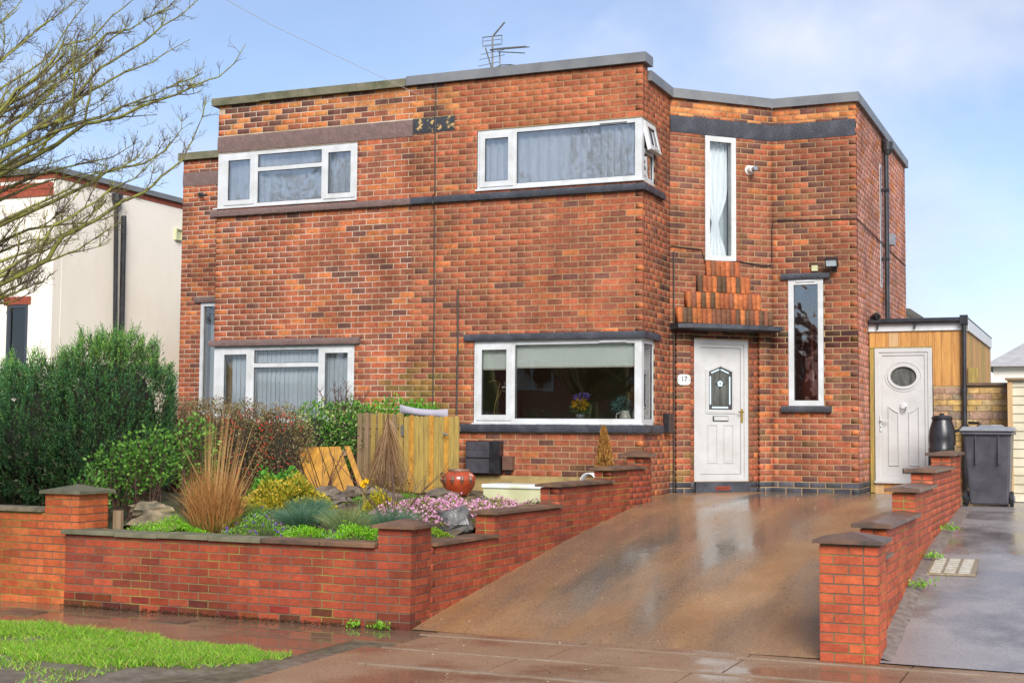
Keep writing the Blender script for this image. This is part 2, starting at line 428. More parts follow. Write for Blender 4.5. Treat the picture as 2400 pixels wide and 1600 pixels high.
def core(mb, fr, A0, A1, Z0, Z1, holes=(), o0=-0.22, o1=-0.0032):
    sa = sorted({A0, A1, *[min(max(h[i], A0), A1) for h in holes for i in (0, 1)]})
    sz = sorted({Z0, Z1, *[min(max(h[i], Z0), Z1) for h in holes for i in (2, 3)]})
    for x0, x1 in zip(sa, sa[1:]):
        run = None
        for y0, y1 in zip(sz, sz[1:]):
            cx, cy = (x0+x1)/2, (y0+y1)/2
            inside = any(h[0] < cx < h[1] and h[2] < cy < h[3] for h in holes)
            if not inside:
                if run and abs(run[1]-y0) < 1e-9: run = (run[0], y1)
                else:
                    if run: mb.fbox(fr, x0, x1, o0, o1, *run)
                    run = (y0, y1)
        if run: mb.fbox(fr, x0, x1, o0, o1, *run)

def pick(pal):
    r = rng.random() * sum(w for _, w in pal)
    for c, w in pal:
        r -= w
        if r <= 0: break
    k = rng.uniform(0.86, 1.14)
    return tuple(min(0.9, x * k * rng.uniform(0.96, 1.04)) for x in c)

ORANGE, RED, BROWN, DARK = (0.50, 0.155, 0.050), (0.385, 0.105, 0.046), (0.275, 0.088, 0.046), (0.16, 0.064, 0.045)
PAL_TOP = [((0.58, 0.22, 0.07), 4), (ORANGE, 4), (DARK, 3.5), (BROWN, 2)]
PAL_NEW = [((0.44, 0.125, 0.05), 6), ((0.40, 0.11, 0.046), 3), ((0.34, 0.09, 0.042), 1)]
PAL_LEFT = [(ORANGE, 1.5), (RED, 5.5), (BROWN, 4.2), (DARK, 0.8)]
PAL_MID = [(ORANGE, 0.6), (RED, 5), (BROWN, 5.5), (DARK, 0.45)]
PAL_LOW = [(ORANGE, 0.8), (RED, 4), (BROWN, 5), (DARK, 1.2), ((0.19, 0.09, 0.042), 0.6)]
PAL_E = [(ORANGE, 0.7), (RED, 3.0), (BROWN, 7.0), (DARK, 1.7), ((0.24, 0.095, 0.045), 0.8)]
PAL_S = [((0.52, 0.225, 0.165), 6), ((0.46, 0.17, 0.11), 3), (ORANGE, 1.4)]
PAL_BLUE = [((0.055, 0.058, 0.072), 3), ((0.085, 0.085, 0.10), 2), ((0.04, 0.04, 0.05), 1)]

def tone_f1(p):
    x, y, z = p
    if z > 5.94 and x > -2.75: return pick(PAL_NEW)
    if z > 6.15: return pick(PAL_TOP)
    if x < -3.43: c = pick(PAL_LEFT if z > 2.6 else PAL_MID)
    else: c = pick(PAL_MID if z > 2.0 else PAL_LOW)
    d = math.hypot((x + 3.35) / 0.8, (z - 2.15) / 0.55)          # lichen growing low on the wall by the party line
    if d < 1 and rng.random() < 1.15 - d:
        k = 0.75 * (1 - d * 0.5); c = tuple(a*(1-k) + b*k for a, b in zip(c, (0.23, 0.19, 0.03)))
    return c
def tone_r(p):
    if p[2] > 5.94: return pick(PAL_NEW)
    c = pick(PAL_MID)
    if p[1] > 0.75 and 2.9 < p[2] < 4.3 and rng.random() < 0.5: c = tuple(a*0.55 for a in c)      # scattered darker bricks towards the inner corner
    return c
def tone_e(p):
    if p[2] < 1.076: return pick(PAL_BLUE)
    if p[2] > 6.2: return pick(PAL_TOP)
    c = pick(PAL_E if p[2] > 2.6 else PAL_LOW)
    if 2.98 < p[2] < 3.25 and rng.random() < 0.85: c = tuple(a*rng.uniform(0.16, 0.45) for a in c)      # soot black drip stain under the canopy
    if p[2] < 1.45 and p[0] < 0.4 and rng.random() < 0.6: c = tuple(a*0.5 + b*0.5 for a, b in zip(c, (0.17, 0.15, 0.03)))
    return c
def tone_s(p):
    if p[1] < 2.6: return tone_e(p)
    return pick(PAL_BLUE) if p[2] < 1.076 else pick(PAL_S)

# ------------------------------------------------------------------ the pair of houses
XP = -3.43                                  # party line between the two houses
F1 = Fr((0, 0), (1, 0)); RW = Fr((0, 0), (0, 1)); EW = Fr((0, 1.265), (1, 1))
F2 = Fr((1.185, 2.45), (1, 0)); SW = Fr((2.39, 2.45), (0, 1))
WG = Fr((-9.21, 2.45), (1, 0)); EL = Fr((-7.94, 2.45), (1, -1)); RL = Fr((-6.755, 1.265), (0, -1))
LX = -6.755
TOP1, TOP2 = 6.66, 6.49
UR = (-2.42, 0.0, 5.09, 5.94); GR = (-2.44, 0.0, 1.856, 2.995)
UL = (-6.752, -4.33, 5.08, 5.93); GL = (-6.752, -4.33, 1.86, 2.99)
RU = (0.0, 0.552, 5.09, 5.94); RG = (0.0, 0.552, 1.856, 2.995)
TALL = (0.56, 1.072, 4.202, 5.997); DOOR = (0.383, 1.272, 1.078, 3.078)
SIDE = (0.226, 0.732, 2.149, 3.967); WWIN = (0.43, 0.94, 2.0, 3.93)

house_r = thing('semi_detached_house', 'red brick flat roofed house with white front door, number 17', 'house', (-0.6, 1.0, 0.9), 'pair of semi detached houses')
house_l = thing('semi_detached_house', 'left half of the brick pair, with brown painted bands and stone roof coping', 'house', (-5.2, 1.0, 0.9), 'pair of semi detached houses')

# wall cores (the mortar between the bricks) with real openings
mb = MB(); core(mb, F1, XP, -0.005, 0.55, TOP1, [UR, GR])
core(mb, RW, 0.22, 1.265, 0.55, TOP2, [RU, RG])
core(mb, EW, 0.0, 1.676, 0.55, TOP2, [TALL, DOOR]); core(mb, F2, 0.0, 1.200, 0.55, TOP2, [SIDE])
core(mb, SW, 0.22, 5.3, 0.55, TOP2 - 0.003)
mb.box(XP, 2.38, 7.53, 7.74, 0.55, TOP2 - 0.006)
mb.build('wall', M['mortar'], house_r)
mb = MB(); core(mb, F1, LX + 0.006, XP, 0.55, TOP1, [UL, GL])
core(mb, RL, 0.0, 1.045, 0.55, TOP2); core(mb, EL, 0.0, 1.676, 0.55, TOP2 - 0.003)
core(mb, WG, 0.005, 1.27, 0.55, 6.44, [WWIN])
mb.box(-9.20, -8.99, 2.66, 7.74, 0.55, 6.43); mb.box(-8.99, XP, 7.53, 7.74, 0.55, 6.43)
mb.build('wall', M['mortar_new'], house_l)
# inside: floors, party wall, partitions, ceiling, roof
mb = MB()
mb.box(XP + 0.1, -0.25, 0.25, 7.5, 0.98, 1.06); mb.box(XP + 0.1, -0.25, 0.25, 7.5, 3.5, 3.6); mb.box(-0.25, 2.1, 2.75, 7.5, 0.98, 1.06)
mb.build('inner_floor', M['wood_pale'], house_r)
mb = MB(); mb.box(XP + 0.1, -0.3, 3.9, 4.0, 1.06, 3.5); mb.box(XP + 0.1, -0.3, 3.0, 3.1, 3.6, 6.28); mb.box(-0.29, -0.2, 1.3, 7.4, 1.06, 6.28)
mb.box(XP + 0.02, XP + 0.1, 0.25, 7.5, 1.06, 6.28)
mb.build('partition_wall', M['dark_room'], house_r)
mb = MB(); mb.box(XP + 0.01, -0.2, 0.23, 7.5, 6.30, 6.42); mb.box(-0.2, 2.15, 2.75, 7.5, 6.30, 6.416)
mb.add([(-0.2, 1.6, 6.3), (0.95, 2.75, 6.3), (-0.2, 2.75, 6.3), (-0.2, 1.6, 6.4), (0.95, 2.75, 6.4), (-0.2, 2.75, 6.4)], [(0,2,1),(3,4,5),(0,1,4,3)])
mb.build('flat_roof', M['roof_felt'], house_r)
mb = MB(); mb.box(-6.5, XP - 0.1, 0.25, 7.5, 0.98, 1.06); mb.box(-6.5, XP - 0.1, 0.25, 7.5, 3.5, 3.6)
mb.build('inner_floor', M['wood_pale'], house_l)
mb = MB(); mb.box(-6.5, XP - 0.1, 2.6, 2.7, 1.06, 6.28); mb.box(XP - 0.1, XP - 0.02, 0.25, 7.5, 1.06, 6.28); mb.box(-8.9, -6.6, 3.6, 3.7, 0.9, 6.2)
mb.build('partition_wall', M['dark_room'], house_l)
mb = MB(); mb.box(-6.6, XP - 0.01, 0.23, 7.5, 6.30, 6.42); mb.box(-8.98, -6.6, 2.70, 7.5, 6.25, 6.38)
mb.build('flat_roof', M['roof_felt'], house_l)

# brick skins
BL = Bricks(); BR_ = Bricks()
SILL1 = (LX - 0.2, 0.1, 4.955, 5.05)
holes1 = [UR, GR, UL, GL, SILL1, (LX, XP, 5.94, 6.185), (XP, -2.77, 5.97, 6.19),
          (-2.57, 0.1, 2.995, 3.09), (LX - 0.1, -4.23, 2.99, 3.09), (-2.67, 0.1, 1.745, 1.856), (LX - 0.1, -4.2, 1.76, 1.86)]
S1 = Bricks()
S1.rows(F1, LX, 0.0, 0.62, TOP1, tone_f1, holes1, own0=0, own1=0, aref=-6.755)
for it in S1.items:
    p = it[0].pt((it[1]+it[2])/2, 0, 0)
    v = it[8]
    if p[0] < XP:
        zc = (it[3]+it[4])/2
        BL.items.append(it[:8] + ((1.0 if zc > 2.3 else 0.0),))
    else: BR_.items.append(it[:8] + ((1.0 if (it[3] > 1.2 and not (p[0] < -2.2 and it[3] < 2.0)) else 0.0),))
BR_.rows(RW, 0.0, 1.265, 0.62, TOP2, tone_r, [RU, RG, (-0.1, 0.87, 4.955, 5.05), (-0.1, 0.69, 2.995, 3.09), (-0.1, 0.8, 1.745, 1.856)], own0=1)
BR_.rows(RW, 0.0, 0.215, TOP2, TOP1, tone_r, own0=1)
BR_.rows(EW, 0.0, 1.676, 0.62, TOP2, tone_e, [TALL, (0.37, 1.285, 0.9, 3.25), (0.0, 1.68, 6.0, 6.24)], aref=0.03)
BR_.rows(F2, 0.0, 1.205, 0.62, TOP2, tone_e, [SIDE, (0.0, 1.21, 6.0, 6.24), (0.13, 0.83, 3.967, 4.055), (0.13, 0.84, 2.06, 2.149)], own1=0, aref=0.07)
BR_.rows(SW, 0.0, 5.3, 0.62, TOP2, tone_s, [], own0=1)
# pilasters beside the door, and the brick strips that close the recess
ep = Fr(EW.pt(0, 0.055, 0)[:2], (1, 1))
BR_.rows(ep, 0.075, 0.30, 0.62, 3.20, tone_e, mod=0.235, proud=0.0, aref=0.075)
BR_.rows(ep, 1.42, 1.60, 0.62, 3.20, tone_e, mod=0.19, aref=1.42)
BR_.rows(EW, 0.30, 0.378, 0.62, 3.20, tone_e, mod=0.08, aref=0.30, proud=0.012)
BR_.rows(EW, 1.277, 1.41, 0.62, 3.20, tone_e, mod=0.14, aref=1.275, proud=0.012)
BR_.rows(EW, 0.39, 1.265, 3.095, 3.20, tone_e, aref=0.39, proud=0.004)
mb = MB(); mb.fbox(ep, 0.08, 0.295, -0.10, -0.0032, 0.62, 3.19); mb.fbox(ep, 1.425, 1.595, -0.10, -0.0032, 0.62, 3.19); mb.build('pilaster_core', M['mortar'], house_r)
# stepped soldier courses over the canopy
def tone_sold(p):
    return pick([((0.52, 0.16, 0.045), 3), ((0.42, 0.12, 0.04), 3), ((0.24, 0.09, 0.045), 4), ((0.13, 0.07, 0.035), 3)])
for (a0, a1, z0, z1, pr) in ((0.06, 1.61, 3.292, 3.505, 0.125), (0.22, 1.43, 3.513, 3.735, 0.098), (0.41, 1.26, 3.743, 3.972, 0.072), (0.56, 1.10, 3.98, 4.195, 0.046)):
    n = int(round((a1-a0)/0.0765))
    for k in range(n):
        BR_.put(EW, a0 + k*(a1-a0)/n + 0.004, a0 + (k+1)*(a1-a0)/n - 0.004, z0, z1, pr, pr + 0.02, tone_sold(None))
BL.rows(WG, 0.0, 1.27, 0.62, 6.44, lambda p: pick(PAL_LEFT), [WWIN, (0.0, 1.3, 5.98, 6.23), (0.32, 1.05, 3.93, 4.03)])
BL.rows(EL, 0.0, 1.676, 0.62, TOP2, lambda p: pick(PAL_LEFT), vis=0); BL.rows(RL, 0.0, 1.265, 0.62, TOP2, lambda p: pick(PAL_LEFT), [(0.9, 1.3, 5.08, 5.93), (0.9, 1.3, 1.86, 2.99)], own1=1, vis=0)
BR_.emit(house_r, M['brick1'], M['brick2']); BL.emit(house_l, M['brick1'], M['brick2'])

# painted bands, lintels and sills
def fpart(name, fr, a0, a1, o0, o1, z0, z1, mat, parent):
    return MB().fbox(fr, a0, a1, o0, o1, z0, z1).build(name, mat, parent)
def rough_slab(name, fr, a0, a1, o1, z0, z1, mat, parent, amp=0.0028, seg=0.05):
    """render or concrete band with an uneven face and wandering edges"""
    n = max(2, int((a1-a0)/seg)); m = 5; V = []; F = []
    r0 = [rng.uniform(-amp, amp) for _ in range(n+1)]; r1 = [rng.uniform(-amp, amp) for _ in range(n+1)]
    for i in range(n+1):
        a = a0 + (a1-a0)*i/n
        for j in range(m):
            t = j/(m-1); z = z0 + r0[i] + (z1 + r1[i] - z0 - r0[i])*t
            V.append(fr.pt(a, o1 + rng.uniform(-amp, amp)*0.8 - (0.006 if j in (0, m-1) else 0), z))
        V.append(fr.pt(a, -0.05, z1 + r1[i])); V.append(fr.pt(a, -0.05, z0 + r0[i]))
    k = m + 2
    for i in range(n):
        for j in range(k):
            F.append((i*k + j, (i+1)*k + j, (i+1)*k + (j+1) % k, i*k + (j+1) % k))
    F.append(tuple(range(k))); F.append(tuple(reversed(range(n*k, n*k+k))))
    return smooth_by_angle(mesh_obj(name, V, F, mat, parent), 40)
rough_slab('lintel_band', F1, LX - 0.004, XP, 0.012, 5.943, 6.183, M['brown_paint'], house_l)
rough_slab('lintel_band', F1, XP + 0.003, -2.772, 0.010, 5.975, 6.188, M['black_peel'], house_r)
rough_slab('sill', F1, LX - 0.075, XP, 0.065, 4.957, 5.048, M['brown_paint'], house_l, 0.003)
rough_slab('sill', F1, XP + 0.003, 0.06, 0.065, 4.957, 5.048, M['black_paint'], house_r, 0.003)
rough_slab('sill', RW, 0.0, 0.87, 0.058, 4.959, 5.046, M['black_paint'], house_r, 0.003)
rough_slab('lintel', F1, -2.57, 0.045, 0.05, 2.998, 3.088, M['black_paint'], house_r, 0.002)
rough_slab('lintel', RW, -0.04, 0.69, 0.044, 3.0, 3.086, M['black_paint'], house_r, 0.002)
rough_slab('lintel', F1, LX - 0.06, -4.23, 0.06, 2.995, 3.088, M['brown_paint'], house_l, 0.002)
rough_slab('sill', F1, -2.67, 0.06, 0.065, 1.748, 1.852, M['black_paint'], house_r, 0.004)
rough_slab('sill', RW, 0.0, 0.80, 0.058, 1.75, 1.85, M['black_paint'], house_r, 0.004)
rough_slab('sill', F1, LX - 0.05, -4.2, 0.065, 1.762, 1.857, M['brown_paint'], house_l, 0.003)
rough_slab('lintel_band', EW, 0.0, 1.676, 0.012, 6.0, 6.24, M['black_paint'], house_r)
rough_slab('lintel_band', F2, 0.004, 1.20, 0.012, 6.0, 6.24, M['black_paint'], house_r)
rough_slab('lintel', F2, 0.13, 0.83, 0.045, 3.97, 4.052, M['black_paint'], house_r, 0.002)
rough_slab('sill', F2, 0.13, 0.84, 0.07, 2.063, 2.146, M['black_paint'], house_r, 0.004)
rough_slab('lintel_band', WG, 0.0, 1.27, 0.012, 5.983, 6.228, M['brown_paint'], house_l)
rough_slab('lintel', WG, 0.32, 1.05, 0.05, 3.933, 4.028, M['brown_paint'], house_l, 0.002)
rough_slab('plinth_band', F1, -2.62, 0.012, 0.035, 0.62, 1.155, M['concrete_strip'], house_r, 0.004)
MB().fbox(EW, 0.385, 1.27, -0.06, 0.05, 0.90, 1.07).build('door_step', M['black_paint'], house_r)
vb = MB().fbox(EW, 0.70, 0.93, 0.0, 0.058, 0.955, 1.005).build('air_brick', M['terracotta'], house_r)
mh = MB()
for k in range(7): mh.fbox(EW, 0.72 + k*0.029, 0.735 + k*0.029, 0.04, 0.060, 0.965, 0.995)
mh.build('air_hole', M['black_plastic'], vb)

# roof copings
for a, b in zip([-6.842, -5.98, -5.23, -4.32, -3.52], [-5.985, -5.235, -4.325, -3.525]):
    dz = rng.uniform(-0.008, 0.006)
    MB().fbox(F1, a, b, -0.25, 0.07, TOP1 + 0.002 + dz, 6.776 + dz).build('coping_stone', M['stone'], house_l)
for a, b in ((-9.28, -8.30), (-8.295, -7.30)):
    MB().box(a, b, 2.38, 2.70, 6.445, 6.57).build('coping_stone', M['stone'], house_l)
MB().fbox(EL, 0.0, 1.676, -0.25, 0.06, TOP2 + .002, 6.60).build('coping_stone', M['stone'], house_l)
mb = MB(); mb.fbox(F1, -3.52, 0.06, -0.27, 0.065, TOP1 + 0.01, 6.802)
mb.build('roof_capping', M['metal_cap'], house_r)
def capping(fr, a0, a1, z, ext0=0.0, ext1=0.0):
    V = [fr.pt(a0+ext0, 0.055, z), fr.pt(a1+ext1, 0.055, z), fr.pt(a1-ext1*3, -0.24, z), fr.pt(a0-ext0*3, -0.24, z)]
    V += [(x, y, zz + 0.135) for x, y, zz in V]
    return MB().add(V, [(0,3,2,1),(4,5,6,7),(0,1,5,4),(1,2,6,5),(2,3,7,6),(3,0,4,7)]).build('roof_capping', M['metal_cap'], house_r)
capping(RW, 0.225, 1.265 - 0.023, 6.482)
capping(EW, 0.023, 1.676 - 0.023, 6.484)
capping(F2, 0.023, 1.205 + 0.05, 6.482)
capping(SW, 0.25, 5.36, 6.480)

# ------------------------------------------------------------------ windows
def pane(fr, a0, a1, z0, z1, o, mat, parent): return MB().fbox(fr, a0, a1, o - 0.006, o, z0, z1).build('pane', mat, parent)
def sash(fr, a0, a1, z0, z1, parent, gm, fwid=0.07, o1=0.0):
    s = MB().bars(fr, a0, a1, o1 - 0.055, o1, z0, z1, fwid).build('sash', M['upvc'], parent)
    g = MB().bars(fr, a0+fwid-0.004, a1-fwid+0.004, o1-0.02, o1-0.012, z0+fwid-0.004, z1-fwid+0.004, 0.009)
    g.build('glazing_seal', M['black_plastic'], parent)
    pane(fr, a0 + fwid, a1 - fwid, z0 + fwid, z1 - fwid, o1 - 0.025, gm, parent)
def fixed(fr, a0, a1, z0, z1, parent, gm, o=-0.035):
    MB().bars(fr, a0-0.004, a1+0.004, o + 0.003, o + 0.01, z0-0.004, z1+0.004, 0.011).build('glazing_seal', M['black_plastic'], parent)
    pane(fr, a0, a1, z0, z1, o, gm, parent)

def corner_window(W, RWd, gm, vent_open):
    a0, a1, z0, z1 = W
    mb = MB()
    mb.fbox(F1, a0+.004, a0+0.05, -0.09, -0.015, z0, z1)                       # left jamb
    mb.fbox(F1, a0+0.05, -0.11, -0.09, -0.015, z0, z0+0.075); mb.fbox(F1, a0+0.05, -0.11, -0.09, -0.015, z1-0.06, z1)
    mb.fbox(F1, -1.875, -1.825, -0.09, -0.015, z0+0.075, z1-0.06)               # mullion
    mb.fbox(F1, -0.11, -0.012, -0.11, -0.012, z0, z1)                           # corner post
    mb.fbox(RW, 0.11, 0.50, -0.09, -0.015, z0, z0+0.075); mb.fbox(RW, 0.11, 0.50, -0.09, -0.015, z1-0.06, z1)
    mb.fbox(RW, 0.50, 0.548, -0.09, -0.015, z0, z1)
    if vent_open: mb.fbox(RW, 0.11, 0.50, -0.09, -0.015, (z0+z1)/2 - 0.03, (z0+z1)/2 + 0.03)
    mb.fbox(F1, a0 - 0.01, 0.03, -0.02, 0.03, z0 - 0.004, z0 + 0.016)           # projecting sill bead
    w = mb.build('window', M['upvc'], house_r)
    sash(F1, a0+0.045, -1.872, z0+0.05, z1-0.045, w, gm, 0.075, 0.0)
    fixed(F1, -1.825, -0.11, z0+0.075, z1-0.06, w, gm)
    MB().fbox(F1, -0.60, -0.22, -0.015, 0.008, z1-0.045, z1-0.025).build('trickle_vent', M['upvc'], w)
    if vent_open:
        fixed(RW, 0.11, 0.50, z0+0.075, (z0+z1)/2 - 0.03, w, gm)
        # top hung vent, swung outwards on its upper edge
        t = RAD(13); zt = z1 - 0.03; h = 0.40
        class VF:                               # tilted frame for the open vent
            def pt(s, a, o, z):
                dz = zt - z
                q = RW.p0 + RW.d * a + RW.n * (0.01 + o*math.cos(t) + dz*math.sin(t)); return (q[0], q[1], zt - dz*math.cos(t) + o*math.sin(t))
        v = VF(); mb = MB(); mb.bars(v, 0.075, 0.53, -0.055, 0.0, zt-h, zt, 0.068)
        mb.build('vent_sash', M['upvc'], w)
        MB().bars(v, 0.139, 0.466, -0.02, -0.012, zt-h+0.064, zt-0.064, 0.010).build('glazing_seal', M['black_plastic'], w)
        pane(v, 0.143, 0.462, zt-h+0.068, zt-0.068, -0.025, gm, w)
        mb = MB(); mb.tube([v.pt(0.2, 0.012, zt-h+0.02), v.pt(0.4, 0.012, zt-h+0.02)], 0.006); mb.build('handle', M['upvc'], w)
    else: fixed(RW, 0.11, 0.50, z0+0.075, z1-0.06, w, gm)
    return w
corner_window(UR, RU, M['glass_up'], True)
corner_window(GR, RG, M['glass'], False)

def left_window(W, gm):
    a0, a1, z0, z1 = W
    tz = z1 - 0.285
    mb = MB(); mb.fbox(F1, a0, a0+0.12, -0.12, -0.012, z0, z1); mb.fbox(F1, a1-0.05, a1-.004, -0.09, -0.015, z0, z1)
    mb.fbox(F1, a0+0.12, a1-0.05, -0.09, -0.015, z0, z0+0.06); mb.fbox(F1, a0+0.12, a1-0.05, -0.09, -0.015, z1-0.06, z1)
    mb.fbox(F1, -6.105, -6.045, -0.09, -0.015, z0+0.06, z1-0.06); mb.fbox(F1, -4.935, -4.885, -0.09, -0.015, z0+0.06, z1-0.06)
    mb.fbox(F1, -6.045, -4.935, -0.09, -0.015, tz-0.03, tz+0.03)
    mb.fbox(F1, a0 - 0.06, a1, -0.02, 0.025, z0 - 0.003, z0 + 0.015); mb.fbox(RL, 0.9, 1.14, -0.10, -0.012, z0, z1)
    w = mb.build('window', M['upvc'], house_l)
    sash(F1, a0+0.115, -6.10, z0+0.05, z1-0.05, w, gm, 0.07); sash(F1, -4.89, a1-0.04, z0+0.05, z1-0.05, w, gm, 0.07)
    fixed(F1, -6.045, -4.935, z0+0.06, tz-0.03, w, gm); fixed(F1, -6.045, -4.935, tz+0.03, z1-0.06, w, gm)
left_window(UL, M['glass_up']); left_window(GL, M['glass_clear'])

def plain_window(fr, W, parent, gm, fw=0.075, vent=False):
    a0, a1, z0, z1 = W
    mb = MB().bars(fr, a0+.004, a1-.004, -0.08, 0.006, z0+.003, z1-.003, fw)
    w = mb.build('window', M['upvc'], parent)
    fixed(fr, a0+fw, a1-fw, z0+fw, z1-fw, w, gm)
    if vent: MB().fbox(fr, a0+0.12, a1-0.12, 0.006, 0.022, z1-0.04, z1-0.018).build('trickle_vent', M['upvc'], w)
plain_window(EW, TALL, house_r, M['glass_clear']); plain_window(F2, SIDE, house_r, M['glass_obs'], vent=True)
plain_window(WG, WWIN, house_l, M['glass'], 0.06)
# narrow window in the side wall beside the rainwater pipe
sb = MB().fbox(SW, 2.26, 2.40, -0.02, 0.006, 4.05, 6.0).build('window', M['upvc'], house_r)
MB().fbox(SW, 2.29, 2.37, 0.006, 0.010, 4.1, 5.95).build('pane', M['glass'], sb)

# ------------------------------------------------------------------ canopy and front door
V = []; prof = [(0.0, 0.24), (0.18, 0.34), (0.5, 0.40), (1.0, 0.40), (1.45, 0.36), (1.66, 0.28)]
for a, o in prof: V += [EW.pt(a, -0.02, 3.185), EW.pt(a, o, 3.208), EW.pt(a, o, 3.268), EW.pt(a, -0.02, 3.29)]
F = []
for i in range(len(prof)-1):
    for j in range(4): F.append((i*4+j, (i+1)*4+j, (i+1)*4+(j+1) % 4, i*4+(j+1) % 4))
F += [(0,1,2,3), tuple(reversed(range(len(V)-4, len(V))))]
mesh_obj('canopy', V, F, M['black_paint'], house_r)

d0, d1, dz0, dz1 = DOOR
mb = MB().bars(EW, d0+.004, d1-.004, -0.10, -0.012, dz0, dz1, 0.062, wb=0.05)
door = mb.build('door', M['upvc_door'], house_r)
MB().bars(EW, d0+0.066, d1-0.066, -0.10, -0.028, dz0+0.05, dz1-0.062, 0.05, wb=0.045).build('inner_frame', M['upvc_door'], door)
la0, la1, lz0, lz1 = d0+0.12, d1-0.12, dz0+0.10, dz1-0.118
lw = la1 - la0; lc = (la0+la1)/2
gw, gz0, gz1, gap = 0.19, 2.085, 2.62, 0.075       # glazed panel: half width, bottom, shoulder, apex rise
# leaf with a five sided glazed opening
def poly_ring(fr, outer, inner, o0, o1, name, mat, parent):
    n = len(outer); V = [fr.pt(a, o1, z) for a, z in outer] + [fr.pt(a, o1, z) for a, z in inner] + [fr.pt(a, o0, z) for a, z in outer] + [fr.pt(a, o0, z) for a, z in inner]
    F = []
    for i in range(n):
        j = (i+1) % n
        F += [(i, j, n+j, n+i), (2*n+j, 2*n+i, 3*n+i, 3*n+j), (i, 2*n+i, 2*n+j, j), (n+j, 3*n+j, 3*n+i, n+i)]
    return mesh_obj(name, V, F, mat, parent)
def penta(k): return [(lc-gw-k, gz0-k), (lc+gw+k, gz0-k), (lc+gw+k, gz1+k*0.6), (lc, gz1+gap+k), (lc-gw-k, gz1+k*0.6)]
poly_ring(EW, [(la0, lz0), (la1, lz0), (la1, lz1), (lc, lz1), (la0, lz1)], penta(0), -0.075, -0.038, 'leaf', M['upvc_door'], door)
poly_ring(EW, penta(0.055), penta(0.0), -0.05, -0.026, 'moulding', M['upvc_door'], door)
poly_ring(EW, penta(0.035), penta(0.012), -0.03, -0.020, 'moulding', M['upvc_door'], door)
M['door_glass'] = pbr('leaded_obscure_glass', (0.05, 0.052, 0.046), (0.12, 0.12, 0.11), 0.30, 7, 0.8, 16, stretch=(3, 3, 0.5), spec=0.3)
M['door_strip'] = pbr('pale_blue_leaded_glass', (0.50, 0.60, 0.66), None, 0.15)
M['lead'] = pbr('lead_came', (0.035, 0.04, 0.045), None, 0.5)
M['green_glass'] = pbr('green_leaded_glass', (0.01, 0.06, 0.035), None, 0.2)
V = [EW.pt(a, o, z) for o in (-0.05, -0.058) for a, z in penta(-0.002)]
mesh_obj('pane', V, [(0,1,2,3,4), (9,8,7,6,5)] + [(i, 5+i, 5+(i+1) % 5, (i+1) % 5) for i in range(5)], M['door_glass'], door)
def strip(p, q, w, mat, name, o=(-0.050, -0.044)):
    (a, z), (b, y) = p, q; dx, dz = b-a, y-z; l = math.hypot(dx, dz); nx, nz = -dz/l*w/2, dx/l*w/2
    pts = [(a+nx, z+nz), (b+nx, y+nz), (b-nx, y-nz), (a-nx, z-nz)]
    V = [EW.pt(s, o[1], t) for s, t in pts] + [EW.pt(s, o[0], t) for s, t in pts]
    mesh_obj(name, V, [(3,2,1,0), (4,5,6,7), (0,1,5,4), (1,2,6,5), (2,3,7,6), (3,0,4,7)], mat, door)
P0_, P1_ = penta(-0.012), penta(-0.048)
for i in range(5):
    j = (i+1) % 5
    strip(P0_[i], P0_[j], 0.016, M['lead'], 'lead_strip', (-0.05, -0.043))
    mid0 = [(P0_[i][k]*0.5 + P1_[i][k]*0.5) for k in (0, 1)]; mid1 = [(P0_[j][k]*0.5 + P1_[j][k]*0.5) for k in (0, 1)]
    sh = lambda p, q, t: (p[0] + (q[0]-p[0])*t, p[1] + (q[1]-p[1])*t)
    strip(sh(mid0, mid1, 0.09), sh(mid0, mid1, 0.91), 0.03, M['door_strip'], 'border_glass', (-0.05, -0.044))
    strip(P1_[i], P1_[j], 0.007, M['lead'], 'lead_strip', (-0.05, -0.0425))
strip((lc, gz0+0.05), (lc, gz1+gap-0.05), 0.008, M['lead'], 'lead_strip', (-0.05, -0.0435))
cz = 2.455
for k in range(5):
    q = math.pi/2 + k*2*math.pi/5; c_ = (lc + 0.028*math.cos(q), cz + 0.028*math.sin(q))
    V = [EW.pt(c_[0] + 0.019*math.cos(t), o, c_[1] + 0.019*math.sin(t)) for o in (-0.038, -0.05) for t in [i*math.pi/5 for i in range(10)]]
    mesh_obj('petal_glass', V, [tuple(range(10)), tuple(reversed(range(10, 20)))] + [(i, 10+i, 10+(i+1) % 10, (i+1) % 10) for i in range(10)], M['door_strip'], door)
for q in (0, math.pi/2, math.pi, 1.5*math.pi):
    c_ = (lc + 0.062*math.cos(q), cz + 0.062*math.sin(q))
    V = [EW.pt(c_[0] + 0.021*math.cos(q+t), o, c_[1] + 0.021*math.sin(q+t)) for o in (-0.039, -0.05) for t in (0, 2.1, 4.2)]
    mesh_obj('leaf_glass', V, [(0,1,2), (5,4,3), (0,3,4,1), (1,4,5,2), (2,5,3,0)], M['green_glass'], door)
for s in (-1, 1):
    a = lc + s*0.13
    MB().bars(EW, a-0.085, a+0.085, -0.045, -0.028, 1.33, 1.88, 0.016).build('moulding', M['upvc_door'], door)
    MB().fbox(EW, a-0.06, a+0.06, -0.045, -0.033, 1.36, 1.85).build('panel', M['upvc_door'], door)
lb = MB().fbox(EW, lc-0.125, lc+0.125, -0.045, -0.024, 1.925, 1.995).build('letter_slot', M['black_plastic'], door)
MB().fbox(EW, lc-0.112, lc+0.118, -0.03, -0.018, 1.935, 1.987).build('letter_flap', M['upvc_door'], door)
hp = MB().fbox(EW, la1+0.005, la1+0.035, -0.05, -0.018, 1.905, 2.10).build('handle', M['brass'], door)
